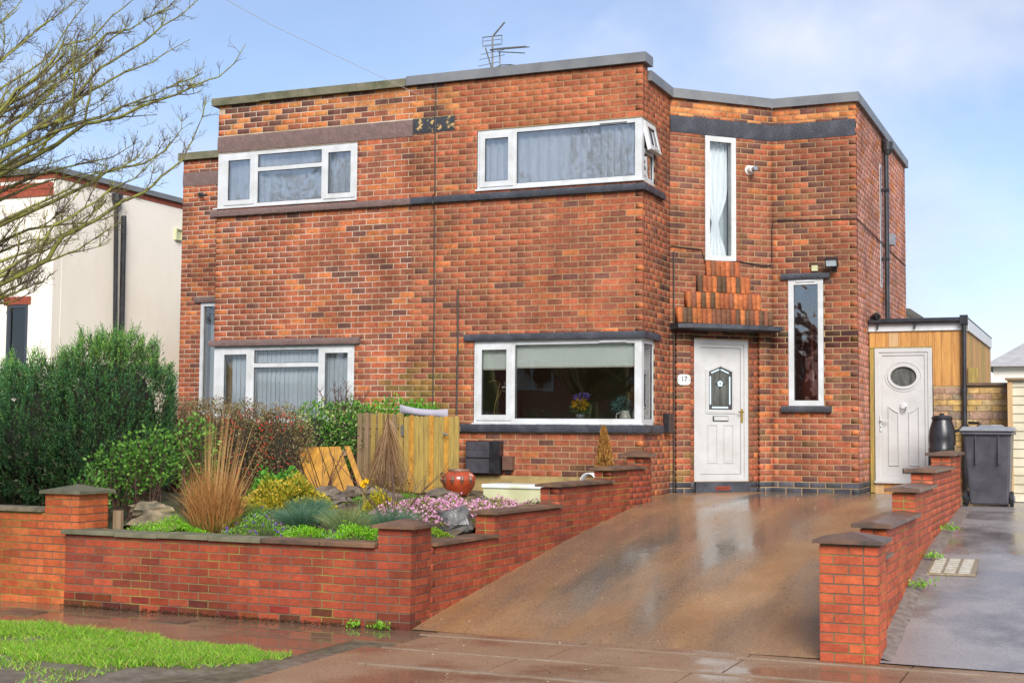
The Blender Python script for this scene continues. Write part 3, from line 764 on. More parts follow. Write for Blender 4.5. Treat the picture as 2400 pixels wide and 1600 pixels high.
MB().tube([EW.pt(la1+0.02, -0.018, 2.06), EW.pt(la1+0.02, 0.03, 2.06), EW.pt(la1-0.07, 0.035, 2.055)], 0.010, 8).build('handle', M['brass'], door)
MB().fbox(EW, la0-0.002, la1+0.002, -0.07, -0.022, dz0+0.05, dz0+0.088).build('weather_bar', M['upvc_door'], door)
# ------------------------------------------------------------------ things fixed to the houses
def text_mesh(txt, size, name, mat, parent, fr, a, o, z, ext=0.002):
    cu = bpy.data.curves.new('t', 'FONT'); cu.body = txt; cu.size = size; cu.extrude = ext; cu.align_x = 'CENTER'; cu.align_y = 'CENTER'
    ob = bpy.data.objects.new('t', cu); COL.objects.link(ob)
    dg = bpy.context.evaluated_depsgraph_get(); me = bpy.data.meshes.new_from_object(ob.evaluated_get(dg))
    V = [fr.pt(a + v.co.x, o + v.co.z, z + v.co.y) for v in me.vertices]; F = [tuple(p.vertices) for p in me.polygons]
    bpy.data.objects.remove(ob); bpy.data.curves.remove(cu); bpy.data.meshes.remove(me)
    return mesh_obj(name, V, F, mat, parent)
t = thing('house_number_plate', 'white oval number plate reading 17 beside the front door', 'sign', EW.pt(0.187, 0.06, 2.44))
pts = []
for k in range(32):
    q = 2*math.pi*k/32; c, s_ = math.cos(q), math.sin(q)
    pts.append((0.187 + 0.105*math.copysign(min(1, abs(c)**0.45), c), 2.495 + 0.076*math.copysign(abs(s_)**0.8, s_)))
V = [EW.pt(a, o, z) for o in (0.068, 0.056) for a, z in pts]
mesh_obj('plate', V, [tuple(range(32)), tuple(reversed(range(32, 64)))] + [(i, 32+i, 32+(i+1) % 32, (i+1) % 32) for i in range(32)], M['upvc'], t)
text_mesh('17', 0.10, 'numeral', M['number_ink'], t, EW, 0.187, 0.0685, 2.503)
for s_ in (-1, 1):
    MB().lathe((0, 0, 0), [(0.007, 0), (0.004, 0.004)], 8)
    MB().fbox(EW, 0.187 + s_*0.09 - 0.006, 0.187 + s_*0.09 + 0.006, 0.066, 0.072, 2.489, 2.501).build('screw', M['steel'], t)

def lathe_out(fr, a, z, prof, n=20, o0=0.0):
    """a body turned about the outward normal of a wall; prof = (radius, outward)"""
    V = []; F = []
    for r, o in prof:
        for k in range(n):
            q = 2*math.pi*k/n; V.append(fr.pt(a + r*math.cos(q), o0 + o, z + r*math.sin(q)))
    for i in range(len(prof)-1):
        for k in range(n): F.append((i*n+k, i*n+(k+1) % n, (i+1)*n+(k+1) % n, (i+1)*n+k))
    F += [tuple(reversed(range(n))), tuple(range((len(prof)-1)*n, len(prof)*n))]
    return V, F
t = thing('boiler_flue', 'round white boiler flue sticking out beside the tall stair window', 'flue', EW.pt(1.30, 0.0, 5.52))
V, F = lathe_out(EW, 1.29, 5.545, [(0.072, 0.0), (0.072, 0.012), (0.055, 0.02), (0.05, 0.10), (0.046, 0.11)]); mesh_obj('collar', V, F, M['white_plaster'], t, smooth=False)
V, F = lathe_out(EW, 1.29, 5.545, [(0.034, 0.10), (0.034, 0.16), (0.040, 0.162), (0.040, 0.18), (0.03, 0.19)]); mesh_obj('nozzle', V, F, M['steel'], t)

t = thing('floodlight', 'black security floodlight on the wall above the right hand window', 'floodlight', F2.pt(0.86, 0.0, 4.08))
class TF:
    def pt(s, a, o, z):
        th_ = RAD(-32); zz = z - 4.18; oo = 0.14 + o*math.cos(th_) - zz*math.sin(th_)*1.0
        return F2.pt(a, oo, 4.18 + o*math.sin(th_) + zz*math.cos(th_))
tf = TF(); MB().fbox(tf, 0.79, 0.96, -0.045, 0.02, 4.12, 4.24).build('housing', M['black_plastic'], t)
MB().bars(tf, 0.785, 0.965, 0.015, 0.032, 4.115, 4.245, 0.014).build('bezel', M['black_plastic'], t)
MB().fbox(tf, 0.80, 0.95, 0.018, 0.024, 4.13, 4.23).build('lens', M['door_strip'], t)
MB().tube([F2.pt(0.89, 0, 4.08), F2.pt(0.89, 0.05, 4.08), F2.pt(0.885, 0.12, 4.14)], 0.014).build('bracket', M['black_plastic'], t)
MB().fbox(F2, 0.85, 0.93, 0.0, 0.03, 4.065, 4.13).build('wall_plate', M['black_plastic'], t)
tag(MB().fbox(F2, 0.575, 0.66, 0.0, 0.05, 4.075, 4.155).build('junction_box', M['white_box_side']), 'small cream junction box above the right hand window', 'junction box')

tag(MB().box(0.006, 0.09, 0.93, 1.14, 1.76, 2.02).build('post_box', M['black_plastic']), 'black box fixed in the corner beside the ground floor window', 'post box')
t = thing('meter_cabinet', 'black gas meter cabinet low on the front wall', 'meter cabinet', (-2.23, -0.05, 1.17))
MB().fbox(F1, -2.48, -1.98, -0.01, 0.14, 1.18, 1.625).build('cabinet', M['black_plastic'], t)
MB().fbox(F1, -2.475, -2.13, 0.14, 0.152, 1.19, 1.38).build('door', M['bin_plastic'], t)
MB().fbox(F1, -2.475, -2.13, 0.14, 0.150, 1.40, 1.615).build('door', M['bin_plastic'], t)
for k in range(9): MB().fbox(F1, -2.46 + k*0.036, -2.445 + k*0.036, 0.150, 0.158, 1.50, 1.605).build('rib', M['bin_plastic'], t)
t = thing('meter_box', 'small brown metal box beside the black meter cabinet', 'box', (-1.88, -0.05, 1.2))
MB().fbox(F1, -1.955, -1.81, 0.0, 0.09, 1.235, 1.42).build('box_body', M['rust'], t)
MB().fbox(F1, -1.93, -1.84, 0.0, 0.06, 1.19, 1.232).build('box_base', M['black_plastic'], t)

def cable(name, pts, r, mat, label):
    return tag(MB().tube(pts, r, 5).build(name, mat), label, 'cable')
cable('wall_cable', [F1.pt(-3.06, 0.012, 6.655), F1.pt(-3.07, 0.014, 6.2), F1.pt(-3.055, 0.02, 5.10), F1.pt(-3.06, 0.085, 5.06), F1.pt(-3.06, 0.085, 4.94), F1.pt(-3.065, 0.014, 4.88), F1.pt(-3.05, 0.012, 3.5), F1.pt(-3.06, 0.012, 1.3)], 0.010, M['cable'], 'dark cable running down the brick front between the two houses')
cable('wall_conduit', [F1.pt(-2.69, 0.012, 3.72), F1.pt(-2.68, 0.012, 2.9), F1.pt(-2.69, 0.012, 1.9), F1.pt(-2.69, 0.08, 1.84), F1.pt(-2.69, 0.08, 1.7), F1.pt(-2.69, 0.012, 1.64)], 0.014, M['cable'], 'short dark conduit on the wall left of the ground floor window')
cable('wall_cable', [RW.pt(1.2, 0.012, 4.36), EW.pt(0.03, 0.012, 4.37), EW.pt(0.5, 0.012, 4.345), EW.pt(0.55, 0.012, 4.18), EW.pt(1.12, 0.012, 4.21), EW.pt(1.5, 0.012, 4.17), EW.pt(1.645, 0.014, 4.18), EW.pt(1.66, 0.014, 4.26), EW.pt(1.66, 0.014, 4.76), F2.pt(0.02, 0.012, 4.82), F2.pt(0.06, 0.010, 4.835), F2.pt(1.21, 0.010, 4.80), SW.pt(0.02, 0.014, 4.80), SW.pt(2.3, 0.012, 4.76), SW.pt(5.2, 0.012, 4.72)], 0.008, M['cable'], 'thin black cable looping over the entrance wall and round the corner')
cable('telephone_wire', [F1.pt(-3.02, 0.06, 6.40), (-3.05, -0.5, 6.38), (-3.2, -4.0, 6.42), (-3.45, -9, 6.75), (-3.8, -15, 7.6)], 0.0035, M['cable_pale'], 'thin pale telephone wire stretching from the house front into the sky')
cable('corner_pipe', [EW.pt(0.045, 0.03, 4.3), EW.pt(0.045, 0.03, 3.3), EW.pt(0.045, 0.03, 0.94)], 0.011, M['cable'], 'thin black pipe in the corner left of the front door')
t = thing('downpipe', 'black rainwater downpipe with hopper on the side wall of the right hand house', 'downpipe', SW.pt(2.5, 0.06, 3.5))
MB().tube([SW.pt(2.5, 0.07, 6.22), SW.pt(2.5, 0.07, 5.0), SW.pt(2.48, 0.07, 3.45)], 0.038, 10).build('pipe', M['black_plastic'], t)
MB().lathe(SW.pt(2.5, 0.09, 6.18), [(0.05, 0), (0.085, 0.08), (0.09, 0.2), (0.08, 0.2)], 12).build('hopper', M['black_plastic'], t)
for z in (5.6, 4.5): MB().fbox(SW, 2.44, 2.56, 0.0, 0.12, z, z + 0.035).build('bracket', M['black_plastic'], t)
MB().tube([SW.pt(2.5, -0.05, 6.42), SW.pt(2.5, 0.05, 6.4), SW.pt(2.5, 0.08, 6.3)], 0.03, 8).build('outlet', M['black_plastic'], t)
tag(MB().fbox(SW, 3.05, 3.25, 0.0, 0.10, 4.82, 5.0).build('wall_vent', M['grey_plastic']), 'small grey vent on the side wall behind the downpipe', 'vent')

# television aerials on the roof
t = thing('television_aerial', 'tangled old television aerial on two masts above the parapet', 'aerial', (-2.95, 1.8, 6.42))
def al(p): return p
A0 = np.array([-2.98, 1.8])
MB().tube([(-2.98, 1.8, 6.4), (-2.985, 1.8, 7.0), (-3.0, 1.8, 7.45), (-3.0, 1.8, 7.83)], 0.013, 6).build('mast', M['dull_metal'], t)
MB().tube([(-2.72, 1.85, 6.4), (-2.72, 1.85, 6.8), (-2.715, 1.85, 7.36)], [0.035, 0.03, 0.016], 6).build('mast', M['dull_metal'], t)
MB().tube([(-3.12, 1.8, 7.66), (-2.99, 1.8, 7.25), (-2.97, 1.8, 7.16)], 0.012, 5).build('boom', M['dull_metal'], t)
MB().tube([(-3.0, 1.8, 7.83), (-2.9, 1.8, 7.93), (-2.8, 1.8, 8.03)], 0.014, 5).build('boom', M['dull_metal'], t)
b2 = MB().tube([(-3.04, 1.8, 7.62), (-2.85, 1.72, 7.60), (-2.32, 1.5, 7.52)], 0.014, 5).build('boom', M['dull_metal'], t)
MB().tube([(-2.9, 1.78, 7.57), (-2.6, 1.66, 7.50), (-2.36, 1.56, 7.44)], 0.008, 5).build('boom', M['dull_metal'], t)
for k in range(15):
    u = k/14; x, y, z = -2.88 + u*0.56, 1.74 - u*0.24, 7.60 - u*0.085
    MB().tube([(x-0.03, y-0.07, z-0.02), (x+0.03, y+0.07, z+0.015)], 0.008, 4).build('element', M['dull_metal'], t)
for k, (z, l) in enumerate(((7.83, 0.17), (7.77, 0.16), (7.70, 0.14), (7.58, 0.2), (7.50, 0.22), (7.40, 0.24), (7.30, 0.26), (7.20, 0.26), (7.12, 0.24))):
    MB().tube([(-3.0-l, 1.8, z-0.015*(k > 2)), (-3.0+l*(0.95 if k < 5 else 0.5), 1.8, z+0.02*(k > 2))], 0.0055 if k > 0 else 0.009, 4).build('element', M['dull_metal'], t)
MB().tube([(-3.0, 1.8, 7.32), (-2.86, 1.82, 7.37), (-2.72, 1.85, 7.37), (-2.6, 1.85, 7.34)], 0.010, 5).build('arm', M['dull_metal'], t)
MB().tube([(-2.88, 1.8, 7.58), (-2.87, 1.8, 7.36)], 0.010, 5).build('arm', M['dull_metal'], t)
MB().bars(Fr((-3.0, 1.8), (1, 0)), -0.17, 0.16, -0.004, 0.004, 7.68, 7.83, 0.007).build('reflector', M['dull_metal'], t)
MB().bars(Fr((-2.72, 1.85), (1, 0)), -0.18, 0.16, -0.02, 0.02, 6.42, 6.90, 0.015).build('base_frame', M['dull_metal'], t)

# ------------------------------------------------------------------ curtains and blinds
def drape(name, fr, a0, a1, z0, z1, o, waves, amp, mat, label, cat, group=None, sweep=None):
    nx, nz = max(12, int(waves*10)), 10; V = []; F = []
    for j in range(nz+1):
        t = j/nz; z = z1 + (z0-z1)*t
        for i in range(nx+1):
            s = i/nx
            aa0, aa1 = a0, a1
            if sweep: w = sweep(t); aa0, aa1 = w
            V.append(fr.pt(aa0 + (aa1-aa0)*s, o + amp*math.sin(s*waves*2*math.pi + 0.6*math.sin(3*t)) + 0.004*math.sin(9*t + 5*s), z))
    k = nx+1
    for j in range(nz):
        for i in range(nx): F.append((j*k+i, j*k+i+1, (j+1)*k+i+1, (j+1)*k+i))
    m = len(V); V += [(x + fr.n[0]*-0.004, y + fr.n[1]*-0.004, z) for x, y, z in V]
    F += [tuple(m + q for q in reversed(f)) for f in F]
    o_ = mesh_obj(name, V, F, mat, smooth=True); return tag(o_, label, cat, group)
drape('curtain', F1, -0.62, -0.15, 5.10, 5.92, -0.125, 5, 0.022, M['fabric_white'], 'white curtain at the right edge of the upstairs corner window', 'curtain')
drape('curtain', F1, -2.36, -2.0, 5.10, 5.92, -0.125, 3.5, 0.022, M['fabric_white'], 'white curtain at the left edge of the upstairs corner window', 'curtain')
drape('curtain', F1, -6.36, -5.98, 5.09, 5.92, -0.125, 4, 0.02, M['fabric_white'], 'white curtain at the left end of the far left upstairs window', 'curtain')
drape('curtain', F1, -4.80, -4.38, 5.09, 5.92, -0.125, 4, 0.02, M['fabric_white'], 'white curtain at the right end of the far left upstairs window', 'curtain')
def swp(t):
    c = 0.816; w = 0.20*(1 - 0.72*math.exp(-((t-0.72)/0.16)**2)) if t > 0.2 else 0.20
    return (c - w, c + w)
drape('curtain', EW, 0.6, 1.03, 4.25, 5.98, -0.16, 5, 0.02, M['fabric_white'], 'white net curtain tied in behind the tall stair window', 'curtain', sweep=swp)
for W_, lab in ((UR, 'white net curtain right across the upstairs corner window'), (UL, 'white net curtain right across the far left upstairs window')):
    drape('net_curtain', F1, W_[0] + 0.1, W_[1] - 0.13, W_[2] + 0.02, W_[3] - 0.03, -0.15, 14, 0.012, M['fabric_white'], lab, 'curtain')
M['net_back'] = pbr('grey_net_curtain', (0.46, 0.51, 0.53), (0.38, 0.43, 0.46), 0.9, 3, stretch=(6, 6, 0.8))
drape('net_curtain', EW, 0.58, 1.06, 4.22, 5.99, -0.24, 6, 0.012, M['net_back'], 'grey net curtain hanging behind the tied one in the tall window', 'curtain')
t = thing('roller_blind', 'pale green roller blind half drawn in the ground floor corner window', 'blind', (-1.25, 0.14, 2.64))
MB().fbox(F1, -2.37, -1.9, -0.110, -0.105, 2.62, 2.97).build('blind_cloth', M['blind_green'], t)
MB().fbox(F1, -1.83, -0.12, -0.110, -0.105, 2.64, 2.97).build('blind_cloth', M['blind_green'], t)
MB().fbox(F1, -2.37, -1.9, -0.117, -0.100, 2.60, 2.622).build('bottom_rail', M['ceramic'], t); MB().fbox(F1, -1.83, -0.12, -0.117, -0.100, 2.62, 2.642).build('bottom_rail', M['ceramic'], t)
t = thing('vertical_blind', 'pale blue vertical blind in the ground floor window of the left house', 'blind', (-5.5, 0.16, 1.87))
MB().fbox(F1, -6.5, -4.36, -0.18, -0.13, 2.93, 2.965).build('head_rail', M['upvc'], t)
for k in range(28):
    a = -6.48 + k*0.077; an = RAD(rng.uniform(8, 15)); w = 0.043
    dx, dy = math.cos(an)*w, math.sin(an)*w
    V = [(a-dx, 0.15+dy, 1.88), (a+dx, 0.15-dy, 1.88), (a+dx, 0.15-dy, 2.93), (a-dx, 0.15+dy, 2.93)]
    V += [(x, y+0.003, z) for x, y, z in V]
    mesh_obj('slat', V, [(0,1,2,3), (7,6,5,4), (0,4,5,1), (1,5,6,2), (2,6,7,3), (3,7,4,0)], M['blind_blue'], t)
MB()
tag(MB().fbox(Fr((-8.5, 2.45), (1, 0)), -0.26, 0.22, -0.30, -0.28, 2.0, 3.9).build('net_curtain', M['net_back']), 'grey net curtain behind the narrow window of the left wing', 'curtain')

# ------------------------------------------------------------------ things on the window sill
def leaves(name, P, D, Ln, Wd, cols, mat, parent, kind='stuff', flat=None):
    P = np.asarray(P, float); D = np.asarray(D, float); n = len(P)
    D = D / np.maximum(1e-6, np.linalg.norm(D, axis=1))[:, None]
    r = npr.normal(size=(n, 3)) if flat is None else np.tile(flat, (n, 1)) + npr.normal(size=(n, 3))*0.25
    S = np.cross(D, r); S /= np.maximum(1e-6, np.linalg.norm(S, axis=1))[:, None]
    N = np.cross(S, D)
    Ln = np.broadcast_to(np.asarray(Ln, float), (n,))[:, None]; Wd = np.broadcast_to(np.asarray(Wd, float), (n,))[:, None]
    V = np.stack([P, P + D*Ln*0.5 + S*Wd*0.5 + N*Ln*0.06, P + D*Ln - N*Ln*0.08, P + D*Ln*0.5 - S*Wd*0.5 + N*Ln*0.06], 1).reshape(-1, 3)
    F = np.arange(4*n).reshape(n, 4)
    C = np.repeat(np.asarray(cols, float), 4, axis=0)
    return mesh_obj(name, V, F, mat, parent, cols=C, kind=kind)
def colmix(n, *cs, j=0.18):
    cs = np.array(cs); a = cs[npr.randint(len(cs), size=n)]; b = cs[npr.randint(len(cs), size=n)]; t = npr.rand(n, 1)
    return np.clip((a*t + b*(1-t)) * (1 + npr.uniform(-j, j, (n, 1))), 0.002, 0.95)
def ball(c, r, n): 
    d = npr.normal(size=(n, 3)); d /= np.linalg.norm(d, axis=1)[:, None]
    return np.array(c) + d*np.array(r)*(npr.rand(n, 1)**0.4), d
t = thing('window_board', 'white inner sill board of the ground floor corner window', 'shelf', (-1.2, 0.3, 1.8))
MB().box(-2.43, -0.23, 0.10, 0.45, 1.825, 1.862).build('board', M['upvc'], t)
t = thing('flower_vase', 'glass vase of yellow and purple flowers on the window sill', 'vase', (-0.93, 0.17, 1.862))
MB().lathe((-0.93, 0.18, 1.863), [(0.06, 0), (0.055, 0.01), (0.025, 0.03), (0.06, 0.09), (0.07, 0.13), (0.066, 0.13)], 16).build('vase_body', M['grey_plastic'], t, smooth=True)
P, D = ball((-0.93, 0.18, 2.07), (0.13, 0.08, 0.08), 260); leaves('foliage', P, D, 0.05, 0.016, colmix(260, (0.06, 0.16, 0.04), (0.12, 0.25, 0.06)), M['leaf'], t)
P, D = ball((-0.92, 0.13, 2.13), (0.11, 0.04, 0.07), 120); leaves('yellow_petal', P, D, 0.035, 0.03, colmix(120, (0.85, 0.55, 0.02), (0.8, 0.45, 0.01)), M['petal'], t)
P, D = ball((-0.90, 0.15, 2.23), (0.11, 0.05, 0.035), 60); leaves('purple_petal', P, D, 0.04, 0.025, colmix(60, (0.20, 0.13, 0.55), (0.28, 0.2, 0.62)), M['petal'], t)
t = thing('cream_jug', 'cream jug with handle on the right of the window sill', 'jug', (-0.30, 0.20, 1.862))
MB().lathe((-0.30, 0.20, 1.863), [(0.075, 0), (0.085, 0.03), (0.08, 0.09), (0.05, 0.16), (0.055, 0.18), (0.05, 0.18)], 18).build('jug_body', M['ceramic'], t, smooth=True)
MB().tube([(-0.36, 0.20, 2.02), (-0.42, 0.20, 2.0), (-0.43, 0.20, 1.95), (-0.38, 0.20, 1.90)], 0.009, 6).build('handle', M['ceramic'], t)
t = thing('blue_leaved_plant', 'blue green bushy house plant behind the cream jug', 'plant', (-0.36, 0.33, 1.862))
MB().lathe((-0.36, 0.35, 1.863), [(0.05, 0), (0.065, 0.1), (0.06, 0.1)], 14).build('pot', M['ceramic'], t)
P, D = ball((-0.36, 0.33, 2.10), (0.16, 0.12, 0.12), 420); leaves('foliage', P, D, 0.045, 0.014, colmix(420, (0.22, 0.38, 0.38), (0.12, 0.26, 0.26)), M['leaf'], t)
t = thing('dried_flower_vase', 'white vase of dried brown stems at the window corner', 'vase', (-0.17, 0.28, 1.862))
MB().lathe((-0.17, 0.30, 1.863), [(0.055, 0), (0.065, 0.12), (0.05, 0.2), (0.045, 0.2)], 14).build('vase_body', M['ceramic'], t, smooth=True)
P, D = ball((-0.18, 0.30, 2.2), (0.09, 0.07, 0.16), 240); D[:, 2] += 1.2; leaves('dried_stem', P, D, 0.06, 0.014, colmix(240, (0.35, 0.22, 0.08), (0.25, 0.14, 0.05)), M['leaf'], t)
t = thing('orchid', 'orchid with arching stem at the left of the window sill', 'plant', (-2.2, 0.2, 1.862))
MB().lathe((-2.24, 0.2, 1.863), [(0.045, 0), (0.055, 0.06), (0.05, 0.06)], 14).build('pot', M['ceramic'], t)
MB().tube([(-2.22, 0.2, 1.9), (-2.2, 0.2, 2.15), (-2.1, 0.2, 2.32), (-2.0, 0.2, 2.30), (-1.97, 0.2, 2.18), (-1.985, 0.2, 2.07)], 0.006, 5).build('stem', M['wood_fence'], t)
MB().tube([(-2.19, 0.2, 2.15), (-2.13, 0.2, 2.42), (-2.22, 0.2, 2.46), (-2.3, 0.2, 2.44)], 0.005, 5).build('stem', M['wood_fence'], t)
leaves('leaf', [(-2.24, 0.2, 1.92)]*5, [(-1, 0.2, 0.7), (1, -0.2, 0.6), (-0.6, -0.6, 0.8), (0.6, 0.6, 0.9), (0.9, 0.1, 0.2)], 0.14, 0.06, colmix(5, (0.10, 0.16, 0.03), (0.2, 0.2, 0.04)), M['leaf'], t)
P, D = ball((-2.02, 0.19, 2.36), (0.06, 0.03, 0.07), 26); leaves('blossom', P, D, 0.04, 0.035, colmix(26, (0.7, 0.72, 0.72), (0.6, 0.62, 0.55)), M['petal'], t)
t = thing('terracotta_vase', 'tall terracotta vase standing behind the textured right hand window', 'vase', (1.7, 2.75, 2.15))
MB().lathe((1.70, 2.74, 2.16), [(0.09, 0), (0.16, 0.15), (0.17, 0.32), (0.10, 0.52), (0.045, 0.75), (0.05, 1.1), (0.06, 1.2)], 18).build('vase_body', M['terracotta'], t, smooth=True)
P, D = ball((1.70, 2.74, 3.45), (0.10, 0.05, 0.14), 120); leaves('dried_stem', P, D, 0.08, 0.02, colmix(120, (0.35, 0.25, 0.1), (0.5, 0.4, 0.2)), M['leaf'], t)
MB().box(1.40, 1.92, 2.66, 2.95, 2.08, 2.148).build('inner_sill', M['upvc'], house_r)

t = thing('wall_fitting', 'small dark bracket and lamp high on the left wing of the house', 'light fitting', WG.pt(0.42, 0.0, 5.75))
MB().fbox(WG, 0.36, 0.44, 0.0, 0.06, 5.80, 5.85).build('wall_plate', M['black_plastic'], t)
MB().tube([WG.pt(0.44, 0.05, 5.82), WG.pt(0.50, 0.12, 5.78), WG.pt(0.60, 0.14, 5.78)], 0.02, 6).build('lamp_body', M['black_plastic'], t)
tag(MB().tube([(-0.50 + 0.10*math.cos(q)*(1 + 0.02*math.sin(5*q)), -0.55 - 0.01*q, 1.12 + 0.11*math.sin(q)) for q in [i*0.35 for i in range(52)]], 0.010, 5).build('coiled_hose', M['upvc']), 'coil of white hose behind the upper end of the stepped wall', 'hose')
# ------------------------------------------------------------------ timber lean-to at the side of the house
LY, LZ = 3.45, 0.90
lt = thing('timber_lean_to', 'timber clad lean-to with white fascia against the side of the house', 'lean-to', (3.1, 4.5, LZ))
LF = Fr((2.39, LY), (1, 0)); LR = Fr((3.775, LY), (0, 1))
MB().fbox(LF, 0.02, 1.36, -0.20, -0.12, LZ - 0.1, 3.26).build('frame', M['wood_fence2'], lt)
def lboards(fr, edges, z0, z1, mats, o=0.0):
    for a, b in zip(edges, edges[1:]):
        MB().fbox(fr, a + 0.0015, b - 0.0015, -0.022, o + rng.uniform(-0.003, 0.003), z0 + rng.uniform(-.004, .004), z1).build('board', M[rng.choice(mats)] if isinstance(mats, list) else M[mats], lt)
lboards(LF, [0.012, 0.10, 0.25, 0.29], 3.035, 3.262, ['wood_new']); lboards(LF, [0.29, 0.43], 3.035, 3.262, 'wood_pale')
lboards(LF, [0.43, 0.465, 0.61, 0.705, 0.85], 3.035, 3.262, ['wood_new'])
lboards(LF, [0.905, 0.935, 1.035, 1.175, 1.29, 1.365], 2.465, 3.262, ['wood_new'])
lboards(LF, [0.85, 0.905], 2.9, 3.262, ['wood_new'])
lboards(LF, [0.012, 0.075], LZ, 3.03, ['wood_fence'])
lboards(LF, [0.075, 0.20, 0.33, 0.47, 0.60, 0.74, 0.90], LZ - 0.02, 1.06, ['wood_pale', 'wood_pale', 'wood_new'])
MB().fbox(LF, 0.012, 0.90, -0.02, 0.012, 3.018, 3.036).build('trim', M['wood_fence'], lt)
e = [0.0]
while e[-1] < 4.4: e.append(e[-1] + rng.choice([0.14, 0.14, 0.12, 0.16, 0.05]))
lboards(LR, e, 2.40, 3.27, ['wood_new', 'wood_new', 'wood_fence'])
MB().fbox(LR, 0.03, 4.4, -0.12, -0.025, LZ - 0.1, 3.26).build('frame', M['wood_fence2'], lt)
MB().fbox(LF, 0.005, 1.40, 0.0, 0.03, 3.262, 3.385).build('fascia', M['upvc'], lt); MB().fbox(LR, -0.03, 4.45, 0.004, 0.028, 3.25, 3.41).build('fascia', M['upvc'], lt)
MB().box(2.40, 3.80, LY - 0.02, LY + 4.5, 3.412, 3.44).build('roof', M['roof_felt'], lt)
MB().tube([(2.41, LY - 0.075, 3.405), (3.80, LY - 0.075, 3.402)], 0.042, 10).build('gutter', M['black_plastic'], lt)
for x in (2.52, 3.05): MB().box(x, x+0.02, LY - 0.08, LY - 0.03, 3.30, 3.40).build('gutter_bracket', M['black_plastic'], lt)
MB().box(3.69, 3.80, LY - 0.13, LY - 0.02, 3.34, 3.47).build('gutter_outlet', M['black_plastic'], lt)
MB().tube([(3.745, LY - 0.075, 3.34), (3.74, LY - 0.07, 2.6), (3.735, LY - 0.07, 0.95)], 0.034, 10).build('downpipe', M['black_plastic'], lt)
for z in (2.36, 1.82): MB().lathe((3.738, LY - 0.07, z), [(0.045, 0), (0.045, 0.09)], 12).build('pipe_collar', M['black_plastic'], lt)
MB().tube([(2.45, LY - 0.02, 3.46), (2.53, LY - 0.1, 3.50), (2.55, LY - 0.14, 3.47)], 0.045, 8).build('pipe_shoe', M['black_plastic'], lt)
# its white door
DA, DB, DZ0, DZ1 = 0.085, 0.90, 1.065, 3.015
dr = MB().bars(LF, DA, DB, -0.09, 0.008, DZ0, DZ1, 0.06, wb=0.05).build('door', M['upvc_door'], lt)
MB().bars(LF, DA+0.06, DB-0.06, -0.09, -0.006, DZ0+0.05, DZ1-0.06, 0.045).build('inner_frame', M['upvc_door'], dr)
A_, B_, Z_, Y_ = DA+0.106, DB-0.106, DZ0+0.096, DZ1-0.106
mc, oz = (A_+B_)/2, 2.60
n = 40
def ell(rx, rz): return [(mc + rx*math.cos(2*math.pi*k/n - 3*math.pi/4), oz + rz*math.sin(2*math.pi*k/n - 3*math.pi/4)) for k in range(n)]
sq = []
for k in range(n):
    u = k/n*4; i = int(u); f = u - i
    c = [(A_, Z_), (B_, Z_), (B_, Y_), (A_, Y_)]
    p, q = c[i], c[(i+1) % 4]; sq.append((p[0] + (q[0]-p[0])*f, p[1] + (q[1]-p[1])*f))
poly_ring(LF, sq, ell(0.185, 0.145), -0.07, -0.02, 'leaf', M['upvc_door'], dr)
poly_ring(LF, ell(0.225, 0.185), ell(0.185, 0.145), -0.04, -0.004, 'moulding', M['upvc_door'], dr)
poly_ring(LF, ell(0.262, 0.222), ell(0.245, 0.205), -0.03, -0.012, 'moulding', M['upvc_door'], dr)
V = [LF.pt(a, o, z) for o in (-0.04, -0.05) for a, z in ell(0.186, 0.146)]
mesh_obj('pane', V, [tuple(range(n)), tuple(reversed(range(n, 2*n)))] + [(i, n+i, n+(i+1) % n, (i+1) % n) for i in range(n)], M['door_glass'], dr)
for s in (-1, 1):
    x0, x1 = (mc-0.22, mc-0.07) if s < 0 else (mc+0.07, mc+0.22)
    def crv(x): return 2.10 + 0.10*((x-mc)/0.22)**2 - 0.03
    out = [(x0, 1.30), (x1, 1.30)] + [(x1 + (x0-x1)*i/6, crv(x1 + (x0-x1)*i/6)) for i in range(7)]
    cx, cy = (x0+x1)/2, 1.7
    inn = [(cx + (a-cx)*0.84, cy + (z-cy)*0.965) for a, z in out]
    poly_ring(LF, out, inn, -0.03, -0.006, 'moulding', M['upvc_door'], dr)
V, F = lathe_out(LF, mc, 2.17, [(0.045, -0.02), (0.045, 0.002), (0.03, 0.006)]); mesh_obj('knocker', V, F, M['upvc'], dr)
MB().tube([LF.pt(mc-0.035, 0.012, 2.16), LF.pt(mc-0.03, 0.018, 2.10), LF.pt(mc, 0.02, 2.08), LF.pt(mc+0.03, 0.018, 2.10), LF.pt(mc+0.035, 0.012, 2.16)], 0.008, 6).build('knocker_ring', M['steel'], dr)
MB().fbox(LF, mc-0.02, mc+0.20, -0.02, 0.004, 1.20, 1.265).build('letter_slot', M['black_plastic'], dr); MB().fbox(LF, mc-0.005, mc+0.185, -0.01, 0.010, 1.21, 1.258).build('letter_flap', M['upvc'], dr)
MB().fbox(LF, A_-0.04, A_-0.012, -0.01, 0.014, 1.80, 2.03).build('handle', M['upvc'], dr)
MB().tube([LF.pt(A_-0.026, 0.014, 1.96), LF.pt(A_-0.026, 0.05, 1.96), LF.pt(A_+0.09, 0.05, 1.945)], 0.010, 8).build('handle', M['upvc'], dr)
MB().fbox(LF, A_-0.032, A_-0.02, 0.010, 0.0165, 1.85, 1.87).build('keyhole', M['black_plastic'], dr)
MB().fbox(LF, DA-0.01, DB+0.01, 0.0, 0.05, DZ0-0.02, DZ0+0.012).build('threshold', M['upvc_door'], dr)

